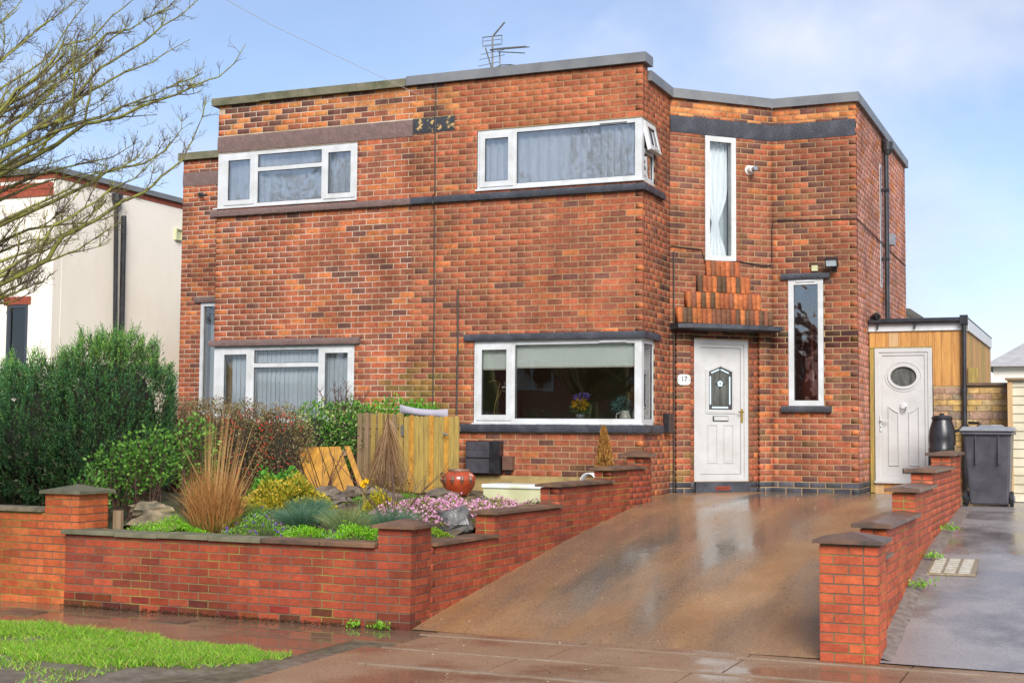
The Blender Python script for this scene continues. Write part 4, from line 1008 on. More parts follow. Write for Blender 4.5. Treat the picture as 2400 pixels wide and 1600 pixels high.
# ------------------------------------------------------------------ sandstone wall beside the lean-to
sw = thing('sandstone_wall', 'low yellow sandstone wall behind the water butt and wheelie bin', 'wall', (3.85, LY, 0.8))
SF = Fr((3.30, LY - 0.012), (1, 0))
MB().fbox(SF, 0.0, 1.06, -0.2, -0.012, 0.7, 2.46).build('mortar', M['mortar'], sw)
SB = Bricks(); z = 0.75
PAL_STONE = [((0.46, 0.30, 0.11), 4), ((0.40, 0.25, 0.15), 3), ((0.34, 0.22, 0.15), 2), ((0.25, 0.19, 0.13), 1.5), ((0.5, 0.36, 0.18), 2)]
while z < 2.45:
    h = rng.choice([0.085, 0.10, 0.115]); a = 0.0
    while a < 1.06:
        l = rng.uniform(0.16, 0.34)
        if a < 0.6 or True: SB.put(SF, a + 0.004, min(a + l, 1.06) - 0.004, z, min(z + h, 2.455) - 0.009, 0.0, 0.12, pick(PAL_STONE), 1)
        a += l
    z += h
SB.emit(sw, brick_mat('sandstone', True, 0, 0.3), M['gbrick2'])
MB().fbox(SF, 0.47, 1.08, -0.26, 0.04, 2.462, 2.50).build('coping', M['cope_wet'], sw)
tag(MB().box(3.79, 3.93, LY - 0.02, LY + 0.14, 2.47, 2.72).build('post', M['wood_fence']), 'short square timber post standing on the sandstone wall', 'post')
sh = thing('garden_shed', 'cream horizontal board shed cut off by the right edge of the picture', 'shed', (5.0, 3.6, 0.8))
HF = Fr((4.36, 3.05), (1, 0))
MB().box(4.38, 5.9, 3.08, 5.2, 0.75, 2.50).build('shed_body', M['wood_shed'], sh)
for k in range(14):
    z = 0.84 + k*0.122
    V = [HF.pt(0.045, 0.0, z), HF.pt(1.55, 0.0, z), HF.pt(1.55, -0.03, z), HF.pt(0.045, -0.03, z), HF.pt(0.045, -0.02, z+0.128), HF.pt(1.55, -0.02, z+0.128), HF.pt(1.55, -0.031, z+0.128), HF.pt(0.045, -0.031, z+0.128)]
    MB().add(V, [(0,3,2,1),(4,5,6,7),(0,1,5,4),(1,2,6,5),(2,3,7,6),(3,0,4,7)]).build('board', M['wood_shed'], sh)
MB().fbox(HF, -0.02, 0.045, -0.04, 0.02, 0.78, 2.53).build('corner_post', M['wood_pale'], sh)
V = [(4.31, 2.98, 2.52), (6.0, 2.98, 2.52), (6.0, 5.3, 2.56), (4.31, 5.3, 2.56)]; V += [(x, y, z+0.03) for x, y, z in V]
MB().add(V, [(0,3,2,1),(4,5,6,7),(0,1,5,4),(1,2,6,5),(2,3,7,6),(3,0,4,7)]).build('roof', M['wood_fence2'], sh)

# ------------------------------------------------------------------ water butt and wheelie bin
t = thing('water_butt', 'black plastic water butt with domed lid beside the white side door', 'water butt', (3.50, 2.75, 0.85))
MB().lathe((3.49, 2.75, 0.9), [(0.17, 0), (0.175, 0.35), (0.185, 0.62), (0.19, 0.66), (0.178, 0.68), (0.185, 0.80), (0.175, 0.92), (0.135, 1.05), (0.13, 1.07), (0.10, 1.07)], 24).build('barrel', M['black_plastic'], t, smooth=True)
MB().lathe((3.49, 2.75, 1.965), [(0.14, 0), (0.145, 0.03), (0.12, 0.055), (0.03, 0.065), (0.03, 0.09), (0.0, 0.09)], 24).build('lid', M['black_plastic'], t)
for k in range(18):
    q = 2*math.pi*k/18; MB().box(3.49 + 0.183*math.cos(q) - 0.005, 3.49 + 0.183*math.cos(q) + 0.005, 2.75 + 0.183*math.sin(q) - 0.005, 2.75 + 0.183*math.sin(q) + 0.005, 1.15, 1.50).build('rib', M['black_plastic'], t)
tag(MB().tube([(3.63, 2.75, 1.80), (3.75, 2.8, 1.83), (3.90, 2.85, 1.84), (3.98, 3.0, 1.88), (3.95, 3.2, 1.92), (3.80, 3.36, 1.93)], 0.022, 8).build('overflow_hose', M['black_plastic']), 'black corrugated hose joining the water butt to the downpipe', 'hose')

t = thing('wheelie_bin', 'dark grey wheelie bin with closed lid on the wet neighbouring drive', 'bin', (4.17, 1.9, 0.83))
bz = 0.83
def taper(x0, x1, y0, y1, X0, X1, Y0, Y1, z0, z1):
    return [(x0,y0,z0),(x1,y0,z0),(x1,y1,z0),(x0,y1,z0),(X0,Y0,z1),(X1,Y0,z1),(X1,Y1,z1),(X0,Y1,z1)], [(0,3,2,1),(4,5,6,7),(0,1,5,4),(1,2,6,5),(2,3,7,6),(3,0,4,7)]
def bevel(o, w=0.012, seg=2):
    m = o.modifiers.new('bevel', 'BEVEL'); m.width = w; m.segments = seg; m.limit_method = 'ANGLE'; return o
bevel(MB().add(*taper(3.93, 4.42, 1.72, 2.22, 3.87, 4.46, 1.60, 2.30, bz+0.02, bz+0.95)).build('body', M['bin_plastic'], t), 0.03, 3)
bevel(MB().add(*taper(3.84, 4.49, 1.56, 2.34, 3.85, 4.48, 1.57, 2.33, bz+0.93, bz+0.975)).build('rim', M['bin_plastic'], t))
V, F = taper(3.82, 4.51, 1.53, 2.36, 3.86, 4.47, 1.60, 2.30, bz+0.978, bz+1.035)
bevel(MB().add(V, F).build('lid', M['grey_plastic'], t), 0.015)
bevel(MB().add(*taper(4.05, 4.36, 1.66, 2.1, 4.07, 4.34, 1.7, 2.08, bz+1.03, bz+1.055)).build('lid_panel', M['grey_plastic'], t), 0.008)
MB().box(4.22, 4.34, 1.70, 1.80, bz+1.054, bz+1.058).build('sticker', M['upvc'], t)
for x in (3.905, 4.47):
    V = []; F = []; n = 20
    for (r, xx) in ((0.09, -0.025), (0.10, -0.015), (0.10, 0.015), (0.09, 0.025)):
        for k in range(n): q = 2*math.pi*k/n; V.append((x + xx - 0.02, 1.80 + r*math.cos(q), bz + 0.10 + r*math.sin(q)))
    for i in range(3):
        for k in range(n): F.append((i*n+k, i*n+(k+1) % n, (i+1)*n+(k+1) % n, (i+1)*n+k))
    F += [tuple(reversed(range(n))), tuple(range(3*n, 4*n))]
    w_ = mesh_obj('wheel', V, F, M['black_plastic'], t)
    MB().tube([(x-0.06, 1.80, bz+0.10), (x+0.02, 1.80, bz+0.10)], 0.04, 10).build('hub', M['grey_plastic'], w_)
MB().tube([(3.90, 2.36, bz+1.0), (3.92, 2.42, bz+1.0), (4.4, 2.42, bz+1.0), (4.43, 2.36, bz+1.0)], 0.014, 6).build('handle', M['bin_plastic'], t)
for x in (4.02, 4.30): MB().box(x, x+0.015, 1.585, 1.70, bz+0.55, bz+0.93).build('rib', M['bin_plastic'], t)
tag(MB().add(*taper(3.86, 3.88, 1.2, 1.3, 3.79, 3.81, 1.3, 1.4, 0.86, 1.62)).build('leaning_board', M['wood_fence2']), 'weathered board leaning between wheelie bin and stepped wall', 'board')

# ------------------------------------------------------------------ rendered house on the left, roofs behind
nh = thing('rendered_house', 'cream rendered neighbouring house with dark flat roof edge', 'house', (-14, 4, 0.8))
NX = -12.09; NF = Fr((NX, 2.5), (1, 0)); NS = Fr((NX, 2.5), (0, 1))
mb = MB(); core(mb, NF, -6.0, -0.004, 0.6, 6.34, [(-1.06, -0.56, 2.3, 4.02)], -0.22, 0.0); core(mb, NS, 0.22, 6.5, 0.6, 6.34, [], -0.22, 0.0); mb.box(-18, NX - 0.2, 8.8, 9.0, 0.6, 6.3)
mb.build('wall', M['render'], nh)
mb = MB(); mb.fbox(NF, -6.0, 0.012, -0.2, 0.012, 6.342, 6.44); mb.build('brick_band', M['gbrick2'] if False else pbr('red_brick_band', (0.33, 0.07, 0.03), (0.22, 0.05, 0.025), 0.7, 12, 0.4, 40), nh)
MB().fbox(NS, -0.01, 6.5, -0.2, 0.014, 6.343, 6.441).build('brick_band', bpy.data.materials['red_brick_band'], nh)
MB().fbox(NF, -6.0, 0.07, -0.3, 0.07, 6.442, 6.54).build('roof_capping', M['metal_cap'], nh); MB().fbox(NS, -0.06, 6.55, -0.3, 0.075, 6.444, 6.545).build('roof_capping', M['metal_cap'], nh)
MB().box(-18, NX - 0.25, 2.7, 8.9, 6.2, 6.3).build('flat_roof', M['roof_felt'], nh)
mb = MB(); mb.fbox(NF, -3.0, -0.04, 0.0, 0.02, 6.02, 6.15); mb.fbox(NF, -3.0, -0.06, 0.0, 0.028, 6.152, 6.27); mb.build('brick_panel', bpy.data.materials['red_brick_band'], nh)
for k in range(8): MB().fbox(NF, -1.13 + k*0.08, -1.056 + k*0.08, 0.0, 0.022, 4.025, 4.17).build('soldier_brick', bpy.data.materials['red_brick_band'], nh)
w = MB().bars(NF, -1.06, -0.56, -0.08, 0.006, 2.3, 4.02, 0.06).build('window', M['anthracite'], nh)
MB().fbox(NF, -1.0, -0.62, -0.05, -0.04, 2.36, 3.96).build('pane', M['glass'], w)
MB().fbox(NF, -1.02, -0.60, -0.30, -0.28, 2.3, 4.0).build('blind', M['white_plaster'], nh)
MB().tube([NS.pt(1.62, 0.07, 6.1), NS.pt(1.72, 0.07, 2.0)], 0.045, 8).build('downpipe', M['black_plastic'], nh); MB().tube([NS.pt(1.84, 0.08, 5.9), NS.pt(1.88, 0.08, 2.0)], 0.055, 8).build('downpipe', M['black_plastic'], nh)
MB().lathe(NS.pt(1.62, 0.09, 6.05), [(0.06, 0), (0.1, 0.1), (0.11, 0.25), (0.1, 0.25)], 10).build('hopper', M['black_plastic'], nh)
mb = MB(); mb.bars(NS, 3.55, 3.78, 0.0, 0.06, 5.66, 5.90, 0.03); mb.fbox(NS, 3.58, 3.75, 0.0, 0.03, 5.69, 5.87); mb.build('wall_vent', M['white_box_side'], nh)
tag(MB().box(-12.0, -9.25, 6.4, 6.5, 0.6, 3.60).build('link_wall', M['mortar']), 'low wall closing the gap between the two houses on the left', 'wall')
MB().box(-12.0, -9.25, 6.35, 6.55, 3.60, 3.66)

def far_house(cx, cy, wx, wy, z0, zr, label, wallm):
    t = thing('distant_house', label, 'house', (cx, cy, 0.5))
    MB().box(cx-wx, cx+wx, cy-wy, cy+wy, 0.4, z0).build('wall', wallm, t)
    V = [(cx-wx-0.3, cy-wy-0.3, z0), (cx+wx+0.3, cy-wy-0.3, z0), (cx+wx+0.3, cy+wy+0.3, z0), (cx-wx-0.3, cy+wy+0.3, z0), (cx-wx*0.35, cy, zr), (cx+wx*0.35, cy, zr)]
    MB().add(V, [(0,1,5,4), (1,2,5), (2,3,4,5), (3,0,4), (0,3,2,1)]).build('roof', M['slate_roof'], t)
    return t
far_house(6.2, 29.0, 3.6, 3.5, 3.75, 5.6, 'grey hipped roof of a house far behind the shed', M['render'])
far_house(0.1, 15.0, 1.38, 1.5, 4.45, 4.72, 'roof corner showing just behind the side wall of the brick house', M['render'])
# ------------------------------------------------------------------ ground, pavement, drives
def drive_z(y): return float(np.interp(y, [-6.45, -6.34, -4.64, -2.88, -0.82, -0.08, 1.3, 2.45, 3.5], [0.0, 0.012, 0.284, 0.554, 0.82, 0.873, 0.925, 0.935, 0.90]))
def side_z(y): return float(np.interp(y, [-6.45, -6.2, -4.2, -2.5, 0.7, 2.4, 5], [0.0, 0.02, 0.37, 0.60, 0.83, 0.83, 0.83]))
def garden_z(x, y): return float(np.interp(y, [-6.3, -5.4, -4, -1, 0.2], [0.655, 0.72, 0.80, 0.93, 0.95]))
def sheet(name, xs, ys, zf, mat, kind='structure', jitter=0.0):
    V = [(x, y, zf(x, y) + (rng.uniform(-jitter, jitter) if jitter else 0)) for y in ys for x in xs]; k = len(xs)
    F = [(j*k+i, j*k+i+1, (j+1)*k+i+1, (j+1)*k+i) for j in range(len(ys)-1) for i in range(k-1)]
    o = mesh_obj(name, V, F, mat, smooth=True); o['kind'] = kind; return o
def lin(a, b, n): return [a + (b-a)*i/n for i in range(n+1)]

def wet(name, c1, c2, c3, r_lo, r_hi, wet_scale, wet_lo, wet_hi, stretch=None, grain=240, speck=0.25, bump=0.25, macro=0.0):
    """wet paving: dark damp colour with drier, rougher patches"""
    m, nt, b = newmat(name)
    w = ramp(nt, noise(nt, wet_scale, 5, 0.55, stretch=stretch), [(wet_lo, 0.0), (wet_hi, 1.0)])
    f = ramp(nt, noise(nt, 1.3, 6, 0.6), [(0.35, 0.0), (0.65, 1.0)])
    c = mixc(nt, f, c1, c2)
    c = mixc(nt, w, c, c3)
    g = ramp(nt, noise(nt, grain, 3, 0.7), [(0.3, 1.0 - speck), (0.7, 1.0 + speck)])
    c = mixc(nt, 1.0, c, g, 'MULTIPLY')
    nt.links.new(c, b.inputs['Base Color'])
    r = mixc(nt, w, (r_hi,)*3, (r_lo,)*3); nt.links.new(r, b.inputs['Roughness'])
    b.inputs['Specular IOR Level'].default_value = 0.5
    hh = nd(nt, 'ShaderNodeMix', data_type='FLOAT'); nt.links.new(w, hh.inputs[0])
    nt.links.new(noise(nt, grain*0.7, 4, 0.7), hh.inputs[2]); nt.links.new(noise(nt, 6, 2), hh.inputs[3])
    bumpn(nt, b, hh.outputs[0], bump, 0.004)
    return m
M['drive'] = wet('wet_drive_concrete', (0.245, 0.125, 0.05), (0.31, 0.18, 0.088), (0.145, 0.11, 0.08), 0.10, 0.36, 0.75, 0.40, 0.66, (1.9, 0.34, 1.0), 55, 0.45, 0.45)
M['pave'] = wet('wet_pavement', (0.25, 0.165, 0.105), (0.19, 0.125, 0.08), (0.15, 0.10, 0.066), 0.045, 0.20, 0.8, 0.40, 0.52, None, 200, 0.15, 0.10)
M['cross'] = wet('wet_crossover_concrete', (0.28, 0.18, 0.11), (0.23, 0.135, 0.078), (0.17, 0.105, 0.068), 0.08, 0.38, 0.9, 0.48, 0.62, None, 48, 0.45, 0.4)
M['side_drive'] = wet('wet_grey_concrete', (0.27, 0.25, 0.245), (0.22, 0.20, 0.195), (0.12, 0.10, 0.09), 0.09, 0.28, 1.1, 0.46, 0.62, None, 55, 0.25, 0.4)
M['joint'] = pbr('joint_filler', (0.20, 0.13, 0.085), (0.26, 0.21, 0.16), 0.3, 4, 0.3, 60)
M['asphalt'] = pbr('wet_asphalt', (0.045, 0.045, 0.048), (0.06, 0.058, 0.058), 0.25, 3, 0.4, 200)
M['mud'] = pbr('wet_mud', (0.085, 0.06, 0.038), (0.17, 0.135, 0.10), 0.42, 7, 1.0, 22)
M['lawn'] = pbr('rough_grass_ground', (0.05, 0.085, 0.02), (0.07, 0.06, 0.03), 0.95, 4, 0.5, 30)

sheet('ground', [-900, -300, -100, -40, 0, 40, 100, 300, 900], [-900, -300, -100, -60, -40, -20, 0, 20, 60, 300, 900], lambda x, y: -0.05, M['lawn'])
sheet('road', lin(-120, 120, 24), [-21.0, -18, -15, -12.2], lambda x, y: -0.036, M['asphalt'])
kerb = thing('kerb', 'kerb stones along the road', 'kerb', (0, -12.1, -0.03)); kerb['kind'] = 'structure'
for k in range(-12, 14): MB().box(k*0.9, k*0.9 + 0.892, -12.2, -12.07, -0.05, 0.035 if not (0 < k < 6) else -0.005).build('kerb_stone', M['cope_dark'], kerb)

# pavement: flags of different lengths, with their joints
pv = thing('pavement', 'wet brown concrete pavement flags', 'pavement', (-3, -7, 0)); pv['kind'] = 'structure'
sheet('pavement_bed', lin(-14, 12, 20), lin(-12.07, -6.3, 8), lambda x, y: -0.016, M['soil'])
def flag(x0, x1, y0, y1, m, skew=0.0, dz=0.0):
    g = 0.006; t = [rng.uniform(-0.003, 0.003) for _ in range(4)]
    V = [(x0+g, y0+g, -0.04), (x1-g, y0+g, -0.04), (x1-g+skew, y1-g, -0.04), (x0+g+skew, y1-g, -0.04), (x0+g, y0+g, dz+t[0]), (x1-g, y0+g, dz+t[1]), (x1-g+skew, y1-g, dz+t[2]), (x0+g+skew, y1-g, dz+t[3])]
    MB().add(V, [(0,3,2,1),(4,5,6,7),(0,1,5,4),(1,2,6,5),(2,3,7,6),(3,0,4,7)]).build('paving_flag', m, pv)
xs = [-9.0, -7.9, -6.6, -5.5, -4.35, -3.25, -2.12, -0.95, 0.18]
for a, b in zip(xs, xs[1:]):
    flag(a, b, -7.06, -6.34, M['pave']); flag(a - 0.45, b - 0.45, -7.95, -7.06, M['pave'])
xs = [0.18, 1.55, 2.95, 4.2, 5.6, 7.2]
for a, b in zip(xs, xs[1:]):
    flag(a, b, -6.56, -6.34, M['cross']); flag(a, b, -7.34, -6.56, M['cross'])
    flag(a - 0.2, b - 0.2, -8.06, -7.34, M['cross']); flag(a - 0.2, b - 0.2, -10.1, -8.06, M['cross'], -0.0); flag(a - 0.2, b - 0.2, -12.05, -10.1, M['cross'])
flag(-0.27, 0.18, -8.06, -7.06, M['cross']) if False else None
mb = MB()
for y, x0, x1, w in ((-6.56, 0.1, 7.0, 0.014), (-7.34, 0.15, 7.0, 0.009), (-8.06, 0.35, 7.0, 0.03)):
    mb.box(x0, x1, y - w, y + w, -0.03, 0.0075)
mb.build('joint_strip', M['joint'], pv)
for x, y, lab in ((-3.95, -6.93, 'worn square utility cover in the pavement near the left edge'), (-2.30, -6.82, 'small dark utility cover in the pavement below the brick wall')):
    t = thing('utility_cover', lab, 'cover', (x, y, 0.0))
    MB().bars(Fr((x, y), (1, 0)), -0.2, 0.2, -0.16, 0.0, -0.01, 0.009, 0.02)
    mb = MB(); mb.box(x-0.2, x+0.2, y-0.11, y+0.11, -0.02, 0.0095); mb.build('cover_frame', M['cope_dark'], t)
    MB().box(x-0.17, x+0.17, y-0.085, y+0.085, -0.02, 0.0135).build('cover_plate', M['rust'], t)
# drive and neighbour's drive
o = sheet('driveway', lin(-0.25, 3.75, 40), lin(-6.36, 3.5, 80), lambda x, y: drive_z(y) - 0.012*math.sin((x+0.2)/3.9*math.pi) , M['drive'])
o = sheet('side_driveway', lin(3.80, 9.0, 30), lin(-6.36, 8, 60), lambda x, y: side_z(y), M['side_drive'])
sheet('back_yard', lin(3.3, 12, 6), lin(3.4, 30, 8), lambda x, y: 0.80, M['side_drive'])
V = []; F = []                                           # gritty fillet along the foot of the stepped wall
for k in range(41):
    y = -6.3 + k*0.175; w = 0.10 + rng.uniform(-.01,.01); V += [(3.88, y, side_z(y) + 0.03), (3.93 + w*0.5, y, side_z(y) + 0.016), (3.95 + w, y, side_z(y) - 0.006)]
for k in range(40): F += [(k*3, k*3+1, k*3+4, k*3+3), (k*3+1, k*3+2, k*3+5, k*3+4)]
M['grit'] = pbr('wet_grit', (0.13, 0.10, 0.085), (0.22, 0.19, 0.16), 0.4, 14, 0.9, 60); o = mesh_obj('gravel_edge', V, F, M['grit'], smooth=True); tag(o, 'gritty dark strip along the foot of the right stepped wall', 'gravel', kind='stuff')
M['rust_steel'] = pbr('rusty_steel', (0.30, 0.27, 0.20), (0.22, 0.15, 0.08), 0.5, 20, metal=0.2); M['steel_pale'] = pbr('pale_worn_steel', (0.52, 0.51, 0.46), (0.40, 0.36, 0.28), 0.4, 20, metal=0.2)
t = thing('inspection_cover', 'ribbed steel inspection cover on the neighbouring drive by the stepped wall', 'cover', (4.17, -3.5, side_z(-3.5)))
def onside(x, y, h): return (x, y, side_z(y) + h)
V = [onside(4.0, -3.72, .004), onside(4.44, -3.70, .004), onside(4.42, -3.02, .004), onside(4.0, -3.04, .004)]; V += [(x, y, z+0.016) for x, y, z in V]
MB().add(V, [(0,3,2,1),(4,5,6,7),(0,1,5,4),(1,2,6,5),(2,3,7,6),(3,0,4,7)]).build('plate', M['rust_steel'], t)
for k in range(7):
    for j in range(3):
        y0 = -3.68 + k*0.09; x0 = 4.025 + j*0.13
        V = [onside(x0, y0, .018), onside(x0+0.1, y0, .018), onside(x0+0.1, y0+0.045, .018), onside(x0, y0+0.045, .018)]; V += [(x, y, z+0.012) for x, y, z in V]
        MB().add(V, [(0,3,2,1),(4,5,6,7),(0,1,5,4),(1,2,6,5),(2,3,7,6),(3,0,4,7)]).build('rib', M['steel_pale'], t)
# garden beds
sheet('garden_soil', lin(-3.95, -0.28, 34), lin(-6.25, 0.1, 50), lambda x, y: garden_z(x, y) + 0.025*math.sin(x*5.1)*math.sin(y*4.3), M['soil'], jitter=0.012)
sheet('neighbour_garden', lin(-16, -3.95, 30), lin(-6.25, 2.6, 30), lambda x, y: garden_z(x, y) + 0.01, M['lawn'], jitter=0.015)
sheet('rear_ground', [-30, 2.4], [7.7, 30], lambda x, y: 0.6, M['lawn'])
sheet('gap_ground', lin(-12.1, -9.2, 4), lin(2.4, 7.8, 4), lambda x, y: 0.85, M['soil'])

# ------------------------------------------------------------------ garden walls
RB = [((0.305, 0.058, 0.025), 5), ((0.26, 0.050, 0.023), 3), ((0.34, 0.070, 0.029), 2)]
OB = [((0.54, 0.13, 0.04), 5), ((0.46, 0.10, 0.032), 3), ((0.56, 0.15, 0.045), 2)]
def tone_rb(p):
    c = pick(RB); x, y, z = p
    if y < -6.2:                                             # soot and damp at the foot, older bricks at the left end
        if z < 0.13 and rng.random() < 0.8: c = tuple(a*rng.uniform(0.4, 0.75) for a in c)
        if x < -2.6 and rng.random() < 0.6: c = (c[0]*0.78, c[1]*0.85, c[2]*1.0)
    return c
def cap_pyr(name, x0, x1, y0, y1, z, e, rise, mat, parent):
    V = [(x0,y0,z),(x1,y0,z),(x1,y1,z),(x0,y1,z),(x0,y0,z+e),(x1,y0,z+e),(x1,y1,z+e),(x0,y1,z+e),((x0+x1)/2,(y0+y1)/2,z+e+rise)]
    return MB().add(V, [(0,3,2,1),(0,1,5,4),(1,2,6,5),(2,3,7,6),(3,0,4,7),(4,5,8),(5,6,8),(6,7,8),(7,4,8)]).build(name, mat, parent)
def cap_saddle(name, fr, a0, a1, o0, o1, z, e, rise, mat, parent):
    om = (o0+o1)/2
    P = [(o1, z), (o1, z+e), (om, z+e+rise), (o0, z+e), (o0, z)]
    return MB().prism([fr.pt(a0, o, zz) for o, zz in P], [fr.pt(a1, o, zz) for o, zz in P]).build(name, mat, parent)

fw = thing('front_garden_wall', 'low dark red brick front wall with capped corner pier by the drive', 'wall', (-2, -6.3, 0.0))
FW = Fr((-3.93, -6.40), (1, 0)); FE = 3.845                 # front face; its right end meets the drive wall
FS = Fr((-0.085, -6.40), (0, 1))                          # drive face of the corner pier
B = Bricks()
B.rows(FW, 0.0, FE, -0.03, 0.705, tone_rb, course=0.075, own1=0, aref=FE - 0.225*18)
B.rows(FW, FE - 0.33, FE, 0.705, 0.885, tone_rb, course=0.075, own1=0, aref=FE - 0.225*18)
B.rows(FS, 0.0, 0.404, -0.03, 0.885, tone_rb, course=0.075, own0=1)
B.emit(fw, M['gbrick1'], M['gbrick2'], 300)
mb = MB(); mb.fbox(FW, 0.004, FE - 0.006, -0.21, -0.005, -0.05, 0.702); mb.box(-0.41, -0.092, -6.395, -6.01, 0.70, 0.882); mb.box(-0.41, -0.092, -6.18, -6.01, 0.0, 0.70); mb.build('mortar', M['mortar_grey'], fw)
e = [0.0 - 0.03, 0.62, 1.13, 1.72, 2.30, 2.93, FE - 0.345]
for a, b in zip(e, e[1:]):
    dz = rng.uniform(-0.004, 0.004); bevel(MB().fbox(FW, a + 0.003, b - 0.003, -0.25, 0.045, 0.707 + dz, 0.752 + dz).build('coping_stone', M['stone'] if a < 2 else M['cope_dark'], fw), 0.006)
cap_pyr('pier_cap', -0.455, -0.03, -6.45, -5.95, 0.887, 0.028, 0.055, M['cope_dark'], fw)

lw_ = thing('stepped_brick_wall', 'stepped red brick wall between the flower bed and the drive', 'wall', (0, -3, 0.2))
LW = Fr((-0.1, -6.34), (0.25, 6.24))                        # its face towards the drive
B = Bricks(); mb = MB()
secs = [(0.336, 1.654, 0.705), (1.654, 3.235, 0.9255), (3.235, 4.82, 1.146), (4.82, 5.93, 1.293), (5.93, 6.25, 1.44)]
for i, (a0, a1, top) in enumerate(secs):
    zb = secs[i-1][2] if i else 0.0
    B.rows(LW, a0 + (0.006 if i == 0 else 0), 6.25, zb, top, tone_rb, course=0.0735, zref=0.0435, aref=-0.02, own0=0 if i else None)
    if i:                                                    # the end of each step that faces the pavement
        q = LW.pt(a0, -0.215, 0); sf = Fr(q[:2], LW.n)
        B.rows(sf, 0.0, 0.215, zb, top, tone_rb, course=0.0735, zref=0.0435, own1=1)
    mb.fbox(LW, a0 + 0.005, 6.245, -0.206, -0.005, zb - 0.004, top - 0.004)
B.emit(lw_, M['gbrick1'], M['gbrick2'], 300)
mb.build('mortar', M['mortar_grey'], lw_)
for i, (a0, a1, top) in enumerate(secs):
    if i == 4: 
        p = LW.pt((a0+a1)/2, -0.11, 0); cap_pyr('pier_cap', p[0]-0.19, p[0]+0.18, p[1]-0.22, p[1]+0.2, top + 0.003, 0.035, 0.05, M['cope_wet'], lw_)
    else: cap_saddle('coping_stone', LW, a0 - (0.05 if i else -0.025), a1 + (0.04 if i else 0.03), -0.26, 0.045, top + 0.003, 0.028, 0.02 if i else 0.0005, M['cope_dark'], lw_)

rw = thing('stepped_brick_wall', 'stepped red brick wall with square front pier on the right of the drive', 'wall', (3.8, -3, 0.2))
RWf = Fr((3.95, -6.42), (0, 1)); RF = Fr((3.505, -6.42), (1, 0))
B = Bricks()
TR = [((0.42, 0.082, 0.03), 5), ((0.47, 0.10, 0.034), 3), ((0.37, 0.07, 0.028), 2)]
tr = lambda p: pick(TR)
B.rows(RF, 0.0, 0.445, -0.02, 0.905, tr, course=0.075, own1=0, aref=-0.115)
B.rows(RWf, 0.0, 0.445, -0.02, 0.905, tr, course=0.075, own0=1, aref=0.0)
mb = MB(); mb.box(3.510, 3.945, -6.415, -5.98, -0.04, 0.902)
secs = [(0.445, 0.84, 0.755), (0.84, 2.74, 0.98), (2.74, 4.16, 1.205), (4.16, 6.04, 1.355), (6.04, 7.3, 1.505)]
for i, (a0, a1, top) in enumerate(secs):
    zb = secs[i-1][2] if i else 0.0
    B.rows(RWf, a0 + 0.006 if i == 0 else a0, 7.3, zb, top, tr, course=0.075, zref=0.005, aref=0.0, own0=0 if i else None, proud=-0.05)
    if i:
        sf = Fr((3.90 - 0.215, -6.42 + a0), (1, 0)); B.rows(sf, 0.0, 0.215, zb, top, tr, course=0.075, zref=0.005, own1=1)
    mb.box(3.694, 3.895, -6.42 + a0 + 0.005, -6.42 + 7.295, zb - 0.004, top - 0.004)
B.emit(rw, M['gbrick1'], M['gbrick2'], 300)
mb.build('mortar', M['mortar_grey'], rw)
for i, (a0, a1, top) in enumerate(secs): cap_saddle('coping_stone', RWf, a0 - (0.06 if i else -0.02), a1 + 0.03, -0.33, 0.0, top + 0.003, 0.032, 0.02, M['cope_wet'], rw)
cap_pyr('pier_cap', 3.46, 3.995, -6.475, -5.93, 0.908, 0.028, 0.055, M['cope_wet'], rw)

ow = thing('orange_brick_wall', 'bright orange brick wall with mossy capped pier at the far left', 'wall', (-5, -6.3, 0.0))
OF = Fr((-8.0, -6.33), (1, 0)); OS = Fr((-3.84, -6.33), (0, 1))
B = Bricks(); to = lambda p: pick(OB)
B.rows(OF, 0.0, 3.73, -0.03, 0.905, to, course=0.075, aref=0.05); B.rows(OF, 3.736, 4.16, -0.03, 1.095, to, course=0.075, own1=0, aref=3.62)
B.rows(OS, 0.0, 0.45, 0.2, 1.095, to, course=0.075, own0=1)
B.emit(ow, M['gbrick1'], M['gbrick2'], 300, keep=lambda it: True)
mb = MB(); mb.fbox(OF, 0.0, 3.74, -0.21, -0.005, -0.05, 0.902); mb.box(-4.26, -3.845, -6.325, -5.9, -0.05, 1.092); mb.build('mortar', M['mortar_grey'], ow)
for k in range(4): bevel(MB().fbox(OF, -0.4 + k*1.03, -0.4 + (k+1)*1.03 - 0.006, -0.25, 0.04, 0.908, 0.952).build('coping_stone', M['slab_stone'], ow), 0.006)
cap_pyr('pier_cap', -4.30, -3.79, -6.38, -5.83, 1.098, 0.03, 0.06, M['stone'], ow)
